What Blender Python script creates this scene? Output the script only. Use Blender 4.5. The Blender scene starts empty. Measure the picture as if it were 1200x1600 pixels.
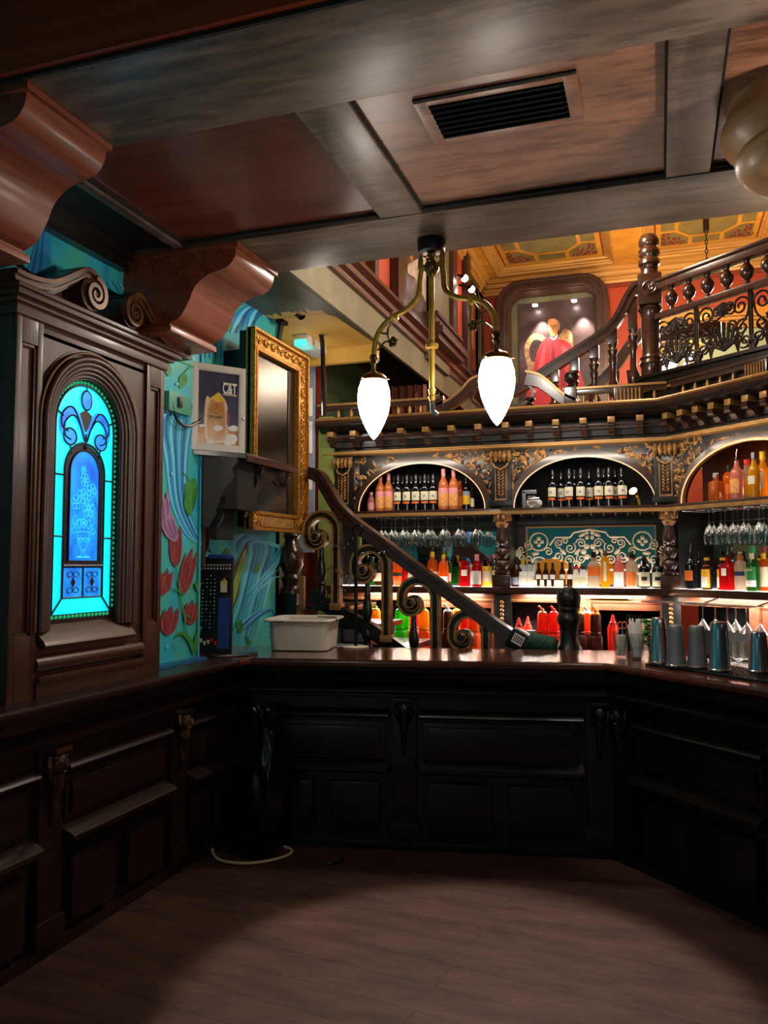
import bpy, bmesh, math, random
from math import sin, cos, pi, radians, sqrt, atan2
from mathutils import Vector, Matrix
random.seed(7)
SC = bpy.context.scene
COL = SC.collection
V = Vector

# ------------------------------------------------------------------ camera
FPX, EYE = 1275.0, 1.65
PITCH = math.atan(81 / FPX)
YAW = math.atan(430 / FPX * cos(PITCH))
FWD = V((-sin(YAW) * cos(PITCH), cos(YAW) * cos(PITCH), sin(PITCH)))
RGT = V((cos(YAW), sin(YAW), 0))
UPV = RGT.cross(FWD)
cam = bpy.data.cameras.new('camera')
cam.sensor_fit = 'VERTICAL'; cam.sensor_height = 36; cam.lens = FPX / 1600 * 36
cam.clip_start = 0.02
camo = bpy.data.objects.new('camera', cam); COL.objects.link(camo)
camo.location = (0, 0, EYE); camo.rotation_euler = (pi / 2 + PITCH, 0, YAW)
SC.camera = camo

def ray(x, y):
    return FWD + RGT * ((x - 600) / FPX) - UPV * ((y - 800) / FPX)
def on(x, y, axis, v):
    """survey sight line: the point of the room on the plane axis = v"""
    d = ray(x, y); e = V((0, 0, EYE)); i = 'XYZ'.index(axis)
    return e + d * ((v - e[i]) / d[i])
def onp(x, y, p, n):
    d = ray(x, y); e = V((0, 0, EYE)); n = V(n)
    return e + d * ((V(p) - e).dot(n) / d.dot(n))

# ------------------------------------------------------------------ materials
def srgb(h):
    if isinstance(h, str):
        h = h.lstrip('#'); c = [int(h[i:i + 2], 16) / 255 for i in (0, 2, 4)]
    else:
        c = [x / 255 for x in h]
    return tuple(((x / 12.92) if x <= .04045 else ((x + .055) / 1.055) ** 2.4) for x in c) + (1,)
MATS = {}
def nt(name):
    m = bpy.data.materials.new(name); m.use_nodes = True
    t = m.node_tree; b = t.nodes['Principled BSDF']; MATS[name] = m
    return m, t, b
def noise_to(t, b, c1, c2, scale, stretch=(1, 1, 1), detail=5, lo=.35, hi=.65, dist=0., bump=0., rough=None, coord='Object'):
    n = t.nodes; l = t.links
    tc = n.new('ShaderNodeTexCoord'); mp = n.new('ShaderNodeMapping'); mp.inputs['Scale'].default_value = stretch
    nz = n.new('ShaderNodeTexNoise'); nz.inputs['Scale'].default_value = scale; nz.inputs['Detail'].default_value = detail
    nz.inputs['Distortion'].default_value = dist
    cr = n.new('ShaderNodeValToRGB'); e = cr.color_ramp.elements
    e[0].position = lo; e[1].position = hi; e[0].color = c1; e[1].color = c2
    l.new(tc.outputs[coord], mp.inputs[0]); l.new(mp.outputs[0], nz.inputs[0]); l.new(nz.outputs[0], cr.inputs[0])
    l.new(cr.outputs[0], b.inputs['Base Color'])
    if bump:
        bp = n.new('ShaderNodeBump'); bp.inputs['Strength'].default_value = bump; bp.inputs['Distance'].default_value = .01
        l.new(nz.outputs[0], bp.inputs['Height']); l.new(bp.outputs[0], b.inputs['Normal'])
    if rough:
        mr = n.new('ShaderNodeMapRange'); mr.inputs[3].default_value = rough[0]; mr.inputs[4].default_value = rough[1]
        l.new(nz.outputs[0], mr.inputs[0]); l.new(mr.outputs[0], b.inputs['Roughness'])
    return nz, cr
def plain(name, c, rough=.5, metal=0., spec=.5, coat=0.):
    m, t, b = nt(name)
    b.inputs['Base Color'].default_value = srgb(c); b.inputs['Roughness'].default_value = rough
    b.inputs['Metallic'].default_value = metal; b.inputs['Specular IOR Level'].default_value = spec
    b.inputs['Coat Weight'].default_value = coat; b.inputs['Coat Roughness'].default_value = .12
    return m
def mottled(name, c1, c2, scale=6, stretch=(1, 1, 1), rough=.5, metal=0., bump=0., dist=0., lo=.3, hi=.7, coat=0., spec=.5):
    m, t, b = nt(name)
    b.inputs['Roughness'].default_value = rough; b.inputs['Metallic'].default_value = metal
    b.inputs['Coat Weight'].default_value = coat; b.inputs['Coat Roughness'].default_value = .15
    b.inputs['Specular IOR Level'].default_value = spec
    noise_to(t, b, srgb(c1), srgb(c2), scale, stretch, lo=lo, hi=hi, dist=dist, bump=bump)
    return m
def glow(name, c, s):
    m, t, b = nt(name)
    b.inputs['Base Color'].default_value = srgb(c); b.inputs['Emission Color'].default_value = srgb(c)
    b.inputs['Emission Strength'].default_value = s; b.inputs['Roughness'].default_value = .3
    return m
def liquid(name, c, tr=.6, rough=.12):
    """coloured bottle glass and its contents: light passes through diffusely, the surface stays glossy"""
    m, t, b = nt(name); n = t.nodes; l = t.links
    b.inputs['Base Color'].default_value = srgb(c); b.inputs['Roughness'].default_value = rough
    tl = n.new('ShaderNodeBsdfTranslucent'); tl.inputs[0].default_value = srgb(c)
    tp = n.new('ShaderNodeBsdfTransparent'); tp.inputs[0].default_value = srgb(c)
    m2 = n.new('ShaderNodeMixShader'); m2.inputs[0].default_value = .35
    l.new(tl.outputs[0], m2.inputs[1]); l.new(tp.outputs[0], m2.inputs[2])
    mx = n.new('ShaderNodeMixShader'); mx.inputs[0].default_value = tr
    l.new(b.outputs[0], mx.inputs[1]); l.new(m2.outputs[0], mx.inputs[2])
    l.new(mx.outputs[0], n['Material Output'].inputs[0])
    return m
def clear(name, tint='#f4f8f8', gl=.25, rough=.04):
    m, t, b = nt(name); n = t.nodes; l = t.links
    tp = n.new('ShaderNodeBsdfTransparent'); tp.inputs[0].default_value = srgb(tint)
    g = n.new('ShaderNodeBsdfGlossy'); g.inputs[0].default_value = (1, 1, 1, 1); g.inputs['Roughness'].default_value = rough
    lw = n.new('ShaderNodeLayerWeight'); lw.inputs[0].default_value = gl
    mx = n.new('ShaderNodeMixShader')
    l.new(lw.outputs['Facing'], mx.inputs[0]); l.new(tp.outputs[0], mx.inputs[1]); l.new(g.outputs[0], mx.inputs[2])
    l.new(mx.outputs[0], n['Material Output'].inputs[0])
    return m

def wood(name, c1, c2, axis='x', rough=.34, bump=.08, coat=.25, sc=5.):
    st = {'x': (.35, 5, 5), 'y': (5, .35, 5), 'z': (5, 5, .35)}[axis]
    return mottled(name, c1, c2, sc, st, rough, 0, bump, 1.2, .25, .75, coat)
wood('wood_x', '#1c0e0a', '#331b13', 'x'); wood('wood_y', '#1e0f0a', '#3a1f15', 'y'); wood('wood_z', '#1e0f0a', '#3c2016', 'z')
wood('frame_wood', '#2a130b', '#4c2718', 'z', .44, .08, .08); wood('frame_wood_y', '#2a130b', '#4e2818', 'y', .42, .08, .1); mottled('rim_wood', '#3c2212', '#7a4e26', 10, rough=.4, metal=.2)
wood('corbel_wood', '#5a2a1a', '#8e4a30', 'y', .42, .05, .15, 4)
wood('ceiling_red', '#4a2218', '#6e3626', 'x', .3, .05, .3, 3)
wood('ceiling_dark', '#2a1410', '#4a2219', 'x', .4, .06, .2, 3)
wood('top_wood', '#45251c', '#6b3a2c', 'x', .16, .03, .6, 4)
wood('stair_wood', '#2a1711', '#452a20', 'x', .28, .04, .5, 4)
wood('black_wood', '#070504', '#120c09', 'x', .38, .04, .2)
wood('cab_wood', '#55291a', '#7c4128', 'x', .34, .04, .3)
wood('pale_wood', '#7a5334', '#9a6f48', 'z', .45, .05, .1)
def worn(name, c1, c2, c3, sx):
    m, t, b = nt(name); n = t.nodes; l = t.links
    nz, cr = noise_to(t, b, srgb(c1), srgb(c2), 2.6, sx, 8, .28, .74, .8, .12, (.28, .5))
    n2 = n.new('ShaderNodeTexNoise'); n2.inputs['Scale'].default_value = 7; n2.inputs['Detail'].default_value = 8; n2.inputs['Roughness'].default_value = .7
    tc = n.new('ShaderNodeTexCoord'); mp = n.new('ShaderNodeMapping'); mp.inputs['Scale'].default_value = (.5, 2.2, 1)
    l.new(tc.outputs['Object'], mp.inputs[0]); l.new(mp.outputs[0], n2.inputs[0])
    r2 = n.new('ShaderNodeValToRGB'); r2.color_ramp.elements[0].position = .52; r2.color_ramp.elements[1].position = .72
    mx = n.new('ShaderNodeMixRGB'); mx.inputs[2].default_value = srgb(c3)
    ml = n.new('ShaderNodeMath'); ml.operation = 'MULTIPLY'; ml.inputs[1].default_value = .75
    l.new(n2.outputs[0], r2.inputs[0]); r2.color_ramp.elements[0].position = .46; r2.color_ramp.elements[1].position = .6; l.new(r2.outputs[0], ml.inputs[0]); l.new(ml.outputs[0], mx.inputs[0])
    l.new(cr.outputs[0], mx.inputs[1]); l.new(mx.outputs[0], b.inputs['Base Color'])
    b.inputs['Coat Weight'].default_value = .3; b.inputs['Coat Roughness'].default_value = .3
worn('ceiling_panel', '#6e4634', '#a8765c', '#4c2d20', (.6, 3, 1))
worn('ceiling_beam', '#42362f', '#85715f', '#33271f', (.5, 3.5, 1))
worn('ceiling_beam_y', '#4a3c35', '#8a7767', '#3a2d25', (3.5, .5, 1))
mottled('gold', '#7d5420', '#c28b3c', 30, rough=.32, metal=.75, bump=.1)
mottled('gilt_wood', '#5a3818', '#b8864a', 26, rough=.42, metal=.25, bump=.25)
mottled('gilt_edge', '#8d6535', '#c09256', 3, (.4, 8, 8), .4, .3)
mottled('frame_gold', '#a06a22', '#d79d45', 40, rough=.34, metal=.65, bump=.25)
mottled('brass', '#b98a2c', '#f0c860', 8, rough=.32, metal=.4)
plain('old_brass', '#8a6a45', .3, .9)
plain('black_metal', '#0b0b0c', .35, .6); plain('black_paint', '#0c0a0a', .45); plain('black_plastic', '#0d0d10', .3)
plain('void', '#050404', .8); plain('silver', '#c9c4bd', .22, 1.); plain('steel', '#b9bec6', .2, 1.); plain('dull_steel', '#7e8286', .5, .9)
plain('blue_plastic', '#1d3c8c', .4); plain('white_plastic', '#d4cfc2', .38, 0, .4); plain('white_card', '#efece4', .6)
plain('cream', '#d8cdaf', .55); plain('yellow_cap', '#e0b81e', .4); plain('red_cap', '#c22018', .4); plain('orange_label', '#d96a20', .5)
plain('rose_label', '#d98a90', .5); plain('navy', '#222b52', .5); plain('green_label', '#2f8a4c', .5); plain('yellow_label', '#e8b522', .5)
plain('grey_card', '#8c93a8', .5); plain('iron', '#2b211c', .42, .5); plain('dark_grey', '#242222', .5); plain('cable_white', '#d9cda6', .5)
plain('bag_plastic', '#07080c', .22, 0, .5); plain('green_paint', '#55603a', .6); plain('pink_plastic', '#c85a48', .4)
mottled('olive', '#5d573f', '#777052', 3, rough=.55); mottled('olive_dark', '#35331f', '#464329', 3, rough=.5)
mottled('soffit_yellow', '#b58a3c', '#d3a850', 2.5, rough=.55)
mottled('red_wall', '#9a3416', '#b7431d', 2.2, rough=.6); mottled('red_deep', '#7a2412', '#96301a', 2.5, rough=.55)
mottled('coffer', '#c07c22', '#d9962f', 5, rough=.45); mottled('coffer_gold', '#a9722c', '#dba14c', 3, (.5, 9, 9), .4, .2)
mottled('coffer_green', '#6a5a26', '#857238', 6, rough=.55); plain('coffer_red', '#7c3014', .5)
mottled('pale_green', '#8f9a72', '#a9b38a', 2, rough=.6)
mottled('pot_green', '#1e5c24', '#3f8a38', 30, rough=.6, bump=.4)
wood('fascia_red', '#74301c', '#96462c', 'x', .4, .05, .1, 3)
mottled('capital_wood', '#a8784a', '#d0a068', 3, (1, 1, 8), .42, .0, .03, .6, coat=.1)

# floor boards
m, t, b = nt('floor'); n = t.nodes; l = t.links
tc = n.new('ShaderNodeTexCoord'); mp = n.new('ShaderNodeMapping'); mp.inputs['Rotation'].default_value = (0, 0, radians(8))
br = n.new('ShaderNodeTexBrick'); br.inputs['Scale'].default_value = 1.; br.inputs['Brick Width'].default_value = 2.6
br.inputs['Row Height'].default_value = .19; br.inputs['Mortar Size'].default_value = .0035; br.inputs['Mortar Smooth'].default_value = .3
br.inputs['Color1'].default_value = srgb('#543a33'); br.inputs['Color2'].default_value = srgb('#4f362e'); br.inputs['Mortar'].default_value = srgb('#412b24')
nz = n.new('ShaderNodeTexNoise'); nz.inputs['Scale'].default_value = 3.2; nz.inputs['Detail'].default_value = 9; nz.inputs['Roughness'].default_value = .72
mp2 = n.new('ShaderNodeMapping'); mp2.inputs['Scale'].default_value = (.7, 2.4, 1); mp2.inputs['Rotation'].default_value = (0, 0, radians(8))
cr = n.new('ShaderNodeValToRGB'); e = cr.color_ramp.elements; e[0].position = .3; e[1].position = .68; e[0].color = (.3, .28, .27, 1); e[1].color = (1, 1, 1, 1)
mx = n.new('ShaderNodeMixRGB'); mx.blend_type = 'MULTIPLY'; mx.inputs[0].default_value = 1
l.new(tc.outputs['Object'], mp.inputs[0]); l.new(mp.outputs[0], br.inputs[0]); l.new(tc.outputs['Object'], mp2.inputs[0]); l.new(mp2.outputs[0], nz.inputs[0])
l.new(nz.outputs[0], cr.inputs[0]); l.new(br.outputs[0], mx.inputs[1]); l.new(cr.outputs[0], mx.inputs[2]); l.new(mx.outputs[0], b.inputs['Base Color'])
b.inputs['Roughness'].default_value = .62; b.inputs['Specular IOR Level'].default_value = .25
bp = n.new('ShaderNodeBump'); bp.inputs['Strength'].default_value = .25; bp.inputs['Distance'].default_value = .006
l.new(nz.outputs[0], bp.inputs['Height']); l.new(bp.outputs[0], b.inputs['Normal'])

# mural ground: brushed teal with blue and green passages
m, t, b = nt('mural_teal'); n = t.nodes; l = t.links
nz, cr = noise_to(t, b, srgb('#1f93b4'), srgb('#38bcd4'), 2.0, (1, 1.6, .9), 5, .3, .7, 1.5)
x = cr.color_ramp.elements.new(.42); x.color = srgb('#2ca9c4'); x = cr.color_ramp.elements.new(.58); x.color = srgb('#3fae9c')
b.inputs['Roughness'].default_value = .5
plain('mural_blue', '#2387c4', .5); plain('mural_light', '#66cbe6', .5); plain('mural_deep', '#175f92', .5)
plain('mural_mid', '#2ca0cc', .5)
mottled('tulip', '#6a1c26', '#9c4448', 14, (1, 4, 1), .55); mottled('lilac', '#7a5a8c', '#a080a8', 12, rough=.5)
mottled('leaf', '#1f6a2c', '#3f9440', 14, rough=.5); plain('stem', '#2f8a3c', .5)
mottled('petal_yellow', '#a89a3a', '#c8b95a', 30, rough=.5); mottled('blade', '#7d9a34', '#a5b84a', 10, (1, 1, .3), .5); plain('bark', '#4a3626', .5)
plain('socket_green', '#3f8f78', .45); plain('leaf_vein', '#59b060', .5); plain('tulip_dark', '#5c1418', .5)

# lit things
glow('shade_glow', '#fff3e4', 24.)
glow('pane_cyan', '#04dfee', 1.05); glow('bead_green', '#22b070', .55); glow('line_cyan', '#3fd0ff', .9)
m = glow('pane_blue', '#0a78e0', 1.); t = m.node_tree; b = t.nodes['Principled BSDF']
nz, cr = noise_to(t, b, srgb('#0a50c8'), srgb('#18a0f0'), 6, (1, 1, .7), 6, .3, .7, 2.)
t.links.new(cr.outputs[0], b.inputs['Emission Color'])
plain('lead', '#0b2440', .4, .3); plain('pane_dark', '#241019', .35)
glow('led', '#fff2e2', 6.); glow('led_warm', '#ffd0a0', .9); glow('spot_bulb', '#fff2e6', 40.); glow('sign_teal', '#4fe8d8', 1.1)
liquid('g_rose', '#e88a4a', .55); liquid('g_amber', '#c8641a', .6); liquid('g_orange', '#e8741c', .6); liquid('g_red', '#c01218', .55)
liquid('g_gold', '#e0a81c', .65); liquid('g_brown', '#3a1a0c', .25); liquid('g_green', '#1f5a1e', .4); liquid('g_pink', '#d88a78', .6)
liquid('j_yellow', '#f0a41c', .5, .3); liquid('j_green', '#46c828', .5, .3); liquid('j_orange', '#f06a1c', .5, .3); liquid('j_red', '#e03a22', .5, .3); liquid('j_brown', '#5a2416', .4, .3)
liquid('j_teal', '#2a9a9c', .4, .3); liquid('frost', '#d8dde0', .6, .35); liquid('smoke_clear', '#c8b8a8', .7, .2)
plain('g_black', '#0a0c12', .08, 0, .6); clear('glass', '#f4f7f7', .3); clear('glass_thick', '#eef2f2', .16)
plain('mirror', '#d8dcdc', .03, 1.); plain('tv_screen', '#0b0806', .22, 0, .8)
# ------------------------------------------------------------------ mesh builder
class B:
    def __init__(s, T=None):
        s.v = []; s.f = []; s.mi = []; s.names = []; s.cur = 0; s.T = T or Matrix.Identity(4)
    def m(s, name):
        if name not in s.names: s.names.append(name)
        s.cur = s.names.index(name); return s
    def add(s, vs, fs):
        o = len(s.v); s.v += [s.T @ V(p) for p in vs]
        for f in fs: s.f.append(tuple(o + i for i in f)); s.mi.append(s.cur)
        return s
    def box(s, x0, x1, y0, y1, z0, z1, M=None):
        p = [V((x, y, z)) for z in (z0, z1) for y in (y0, y1) for x in (x0, x1)]
        if M: p = [M @ q for q in p]
        return s.add(p, [(0, 2, 3, 1), (4, 5, 7, 6), (0, 1, 5, 4), (2, 6, 7, 3), (0, 4, 6, 2), (1, 3, 7, 5)])
    def cbox(s, x0, x1, y0, y1, z0, z1, c=.004):
        """box with chamfered vertical and horizontal edges"""
        bm = bmesh.new(); bmesh.ops.create_cube(bm, size=1)
        for q in bm.verts: q.co = V(((x0 + x1) / 2 + q.co.x * (x1 - x0), (y0 + y1) / 2 + q.co.y * (y1 - y0), (z0 + z1) / 2 + q.co.z * (z1 - z0)))
        c = min(c, .45 * min(x1 - x0, y1 - y0, z1 - z0))
        bmesh.ops.bevel(bm, geom=bm.edges[:], offset=c, segments=2, profile=.7, affect='EDGES')
        bm.verts.index_update(); s.add([q.co.copy() for q in bm.verts], [[q.index for q in f.verts] for f in bm.faces]); bm.free(); return s
    def prism(s, pts, fn, d0, d1):
        """solid from a 2-D outline; fn(a, b, d) gives the 3-D point"""
        n = len(pts); vs = [fn(a, c, d0) for a, c in pts] + [fn(a, c, d1) for a, c in pts]
        return s.add(vs, [tuple(range(n - 1, -1, -1)), tuple(range(n, 2 * n))] + [(i, (i + 1) % n, n + (i + 1) % n, n + i) for i in range(n)])
    def flat(s, pts3): return s.add(pts3, [tuple(range(len(pts3)))])
    def strip(s, path, th, fn, d0, d1, closed=False):
        """solid band of in-plane thickness th along a 2-D path, extruded from d0 to d1"""
        n = len(path); L = []; Rr = []
        for i, p in enumerate(path):
            a = path[i - 1] if i or closed else p; c = path[(i + 1) % n] if i < n - 1 or closed else p
            t = V((c[0] - a[0], c[1] - a[1])); t = t.normalized() if t.length > 1e-9 else V((1, 0)); w = (th[i] if isinstance(th, (list, tuple)) else th) / 2
            L.append((p[0] - t.y * w, p[1] + t.x * w)); Rr.append((p[0] + t.y * w, p[1] - t.x * w))
        vs = []
        for i in range(n): vs += [fn(*L[i], d0), fn(*Rr[i], d0), fn(*Rr[i], d1), fn(*L[i], d1)]
        fs = []
        for i in range(n if closed else n - 1):
            a, c = 4 * i, 4 * ((i + 1) % n)
            for k in range(4): fs.append((a + k, a + (k + 1) % 4, c + (k + 1) % 4, c + k))
        if not closed: fs += [(3, 2, 1, 0), (4 * n - 4, 4 * n - 3, 4 * n - 2, 4 * n - 1)]
        return s.add(vs, fs)
    def lathe(s, prof, c=(0, 0, 0), axis=(0, 0, 1), seg=20, caps=True):
        ax = V(axis).normalized(); q = V((0, 0, 1)).rotation_difference(ax); c = V(c); vs = []; fs = []
        for r, z in prof:
            for k in range(seg):
                a = 2 * pi * k / seg; vs.append(c + q @ V((max(r, 1e-5) * cos(a), max(r, 1e-5) * sin(a), z)))
        for i in range(len(prof) - 1):
            for k in range(seg): k2 = (k + 1) % seg; fs.append((i * seg + k, i * seg + k2, (i + 1) * seg + k2, (i + 1) * seg + k))
        if caps: fs += [tuple(range(seg - 1, -1, -1)), tuple((len(prof) - 1) * seg + k for k in range(seg))]
        return s.add(vs, fs)
    def tube(s, pts, r, seg=8, closed=False, sx=1., sy=1.):
        pts = [V(p) for p in pts]; n = len(pts); vs = []; fs = []; ref = V((0, 0, 1)); prev = None
        for i, p in enumerate(pts):
            a = pts[i - 1] if i or closed else p; c = pts[(i + 1) % n] if i < n - 1 or closed else p
            t = (c - a).normalized() if (c - a).length > 1e-9 else V((0, 0, 1))
            if prev is None:
                x = t.cross(ref); x = x if x.length > .1 else t.cross(V((1, 0, 0)))
            else: x = prev - t * prev.dot(t)
            x.normalize(); prev = x; y = t.cross(x); rr = r[i] if isinstance(r, (list, tuple)) else r
            for k in range(seg): g = 2 * pi * k / seg; vs.append(p + x * cos(g) * rr * sx + y * sin(g) * rr * sy)
        for i in range(n if closed else n - 1):
            j = (i + 1) % n
            for k in range(seg): k2 = (k + 1) % seg; fs.append((i * seg + k, i * seg + k2, j * seg + k2, j * seg + k))
        if not closed: fs += [tuple(range(seg - 1, -1, -1)), tuple((n - 1) * seg + k for k in range(seg))]
        return s.add(vs, fs)
    def ball(s, c, r, seg=12, rings=8, M=None):
        r = (r, r, r) if isinstance(r, (int, float)) else r; c = V(c); vs = []; fs = []
        for i in range(rings + 1):
            a = pi * i / rings
            for k in range(seg):
                g = 2 * pi * k / seg; p = V((r[0] * sin(a) * cos(g), r[1] * sin(a) * sin(g), r[2] * cos(a)))
                vs.append(c + (M @ p if M else p))
        for i in range(rings):
            for k in range(seg): k2 = (k + 1) % seg; fs.append((i * seg + k, (i + 1) * seg + k, (i + 1) * seg + k2, i * seg + k2))
        return s.add(vs, fs)
    def sweep(s, prof, path, closed=False):
        """moulding: profile (out, z) carried along a plan path; out points to the right of travel"""
        n = len(path); vs = []; fs = []; m = len(prof)
        for i, p in enumerate(path):
            d0 = V((p[0] - path[i - 1][0], p[1] - path[i - 1][1])).normalized() if i or closed else None
            d1 = V((path[(i + 1) % n][0] - p[0], path[(i + 1) % n][1] - p[1])).normalized() if i < n - 1 or closed else None
            d0 = d0 or d1; d1 = d1 or d0
            n0 = V((d0.y, -d0.x)); n1 = V((d1.y, -d1.x)); mt = (n0 + n1) / (1 + n0.dot(n1))
            for o, z in prof: vs.append((p[0] + mt.x * o, p[1] + mt.y * o, z))
        for i in range(n if closed else n - 1):
            j = (i + 1) % n
            for k in range(m): k2 = (k + 1) % m; fs.append((i * m + k, i * m + k2, j * m + k2, j * m + k))
        if not closed: fs += [tuple(range(m)), tuple((n - 1) * m + k for k in range(m - 1, -1, -1))]
        return s.add(vs, fs)
    def archplate(s, u0, u1, w0, w1, cu, a, b, wc, fn, d0, d1, wb=None, seg=28):
        """plate u0..u1 x w0..w1 with an arched opening of half width a and rise b springing at wc, open down to wb"""
        wb = w0 if wb is None else wb
        arc = [(cu - a * cos(pi * i / seg), wc + b * sin(pi * i / seg)) for i in range(seg + 1)]
        us = [p[0] for p in arc]
        for d, rev in ((d0, 0), (d1, 1)):
            qs = [[(u0, w0), (u0, w1), (us[0], w1), (us[0], w0)], [(us[-1], w0), (us[-1], w1), (u1, w1), (u1, w0)]]
            for i in range(seg): qs.append([arc[i], (arc[i][0], w1), (arc[i + 1][0], w1), arc[i + 1]])
            if wb > w0: qs.append([(us[0], w0), (us[0], wb), (us[-1], wb), (us[-1], w0)])
            for q in qs: s.flat([fn(x, y, d) for x, y in (q if rev else q[::-1])])
        rim = [(us[0], wb)] + arc + [(us[-1], wb)]
        for i in range(len(rim) - 1): s.flat([fn(*rim[i], d0), fn(*rim[i + 1], d0), fn(*rim[i + 1], d1), fn(*rim[i], d1)])
        out = [(u0, w0), (u0, w1), (u1, w1), (u1, w0)]
        for i in range(3): s.flat([fn(*out[i], d1), fn(*out[i + 1], d1), fn(*out[i + 1], d0), fn(*out[i], d0)])
        return s
    def build(s, name, mat=None, parent=None, smooth=40, kind=None):
        me = bpy.data.meshes.new(name); root = parent
        while root is not None and root.parent is not None: root = root.parent
        if root is not None:
            iv = (Matrix.Translation(root.location) @ root.rotation_euler.to_matrix().to_4x4()).inverted(); vs = [iv @ p for p in s.v]
        else: vs = s.v
        me.from_pydata([tuple(p) for p in vs], [], s.f)
        if mat: s.names = [mat]; s.mi = [0] * len(s.f)
        for k in s.names: me.materials.append(MATS[k])
        me.polygons.foreach_set('material_index', s.mi)
        bm = bmesh.new(); bm.from_mesh(me); bmesh.ops.remove_doubles(bm, verts=bm.verts, dist=1e-5); bmesh.ops.recalc_face_normals(bm, faces=bm.faces); bm.to_mesh(me); bm.free()
        if smooth:
            me.polygons.foreach_set('use_smooth', [True] * len(me.polygons)); me.set_sharp_from_angle(angle=radians(smooth))
        o = bpy.data.objects.new(name, me); COL.objects.link(o)
        if parent is not None: o.parent = parent
        if kind: o['kind'] = kind
        return o

def tag(o, label=None, cat=None, group=None, kind=None):
    if label: o['label'] = label
    if cat: o['category'] = cat
    if group: o['group'] = group
    if kind: o['kind'] = kind
    return o
def thing(name, label, cat, loc=(0, 0, 0), rz=0., group=None):
    o = bpy.data.objects.new(name, None); COL.objects.link(o); o.empty_display_size = .05
    o.location = loc; o.rotation_euler = (0, 0, rz)
    return tag(o, label, cat, group)
def struct(name): 
    o = bpy.data.objects.new(name, None); COL.objects.link(o); o['kind'] = 'structure'; return o
def dup(o, loc=None, rz=None, label=None, group=None, parent=None, scale=None):
    c = o.copy(); COL.objects.link(c)
    if parent is not None: c.parent = parent
    if loc is not None: c.location = loc
    if rz is not None: c.rotation_euler = (0, 0, rz)
    if scale is not None: c.scale = scale
    if label: c['label'] = label
    if group: c['group'] = group
    for ch in list(o.children): dup(ch, parent=c)
    return c
ORD = 'first second third fourth fifth sixth seventh eighth ninth tenth eleventh twelfth thirteenth fourteenth fifteenth sixteenth seventeenth eighteenth nineteenth twentieth'.split()
def text_mesh(txt, size, M, name, mat, parent, depth=.0008, sx=1.):
    cu = bpy.data.curves.new(name, 'FONT'); cu.body = txt; cu.size = size; cu.extrude = depth; cu.align_x = 'CENTER'; cu.align_y = 'CENTER'; cu.offset = size * .018
    o = bpy.data.objects.new(name, cu); COL.objects.link(o); dg = bpy.context.evaluated_depsgraph_get(); dg.update()
    me = o.evaluated_get(dg).to_mesh(); b = B(M @ Matrix.Diagonal((sx, 1, 1, 1)))
    b.add([v.co.copy() for v in me.vertices], [tuple(p.vertices) for p in me.polygons])
    bpy.data.objects.remove(o); bpy.data.curves.remove(cu)
    return b.build(name, mat, parent, smooth=0)
def frameT(o, u, v=None):
    """local frame: u along, v across, w up"""
    u = V((u[0], u[1], 0)).normalized(); v = V((v[0], v[1], 0)).normalized() if v else V((-u.y, u.x, 0))
    return Matrix(((u.x, v.x, 0, o[0]), (u.y, v.y, 0, o[1]), (0, 0, 1, o[2] if len(o) > 2 else 0), (0, 0, 0, 1)))
UW = lambda a, c, d: V((a, d, c))            # outline in the local u-w plane, extruded in v
YZ = lambda a, c, d: V((d, a, c))            # outline in the wall's y-z plane, extruded in x
def spiral(cx, cz, r0, r1, a0, turns, n=40):
    out = []
    for i in range(n + 1):
        t = i / n; a = a0 + turns * 2 * pi * t; r = r0 + (r1 - r0) * t ** .8; out.append((cx + r * cos(a), cz + r * sin(a)))
    return out
def smoothpath(p, n=6):
    out = []; k = len(p)
    for i in range(k - 1):
        a, b_, c, d = p[max(i - 1, 0)], p[i], p[i + 1], p[min(i + 2, k - 1)]
        for j in range(n):
            t = j / n; out.append(tuple(.5 * (2 * b_[q] + (c[q] - a[q]) * t + (2 * a[q] - 5 * b_[q] + 4 * c[q] - d[q]) * t * t + (-a[q] + 3 * b_[q] - 3 * c[q] + d[q]) * t ** 3) for q in range(len(b_))))
    out.append(tuple(p[-1])); return out
# ------------------------------------------------------------------ the room
XW, XR, XF = -2.55, -2.75, -2.18          # left wall, recess beyond it, mezzanine edge
b = B().m('floor'); b.box(-3.2, 2.6, -1.6, 11.0, -.08, 0); b.build('floor', kind='structure', smooth=0)

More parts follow.
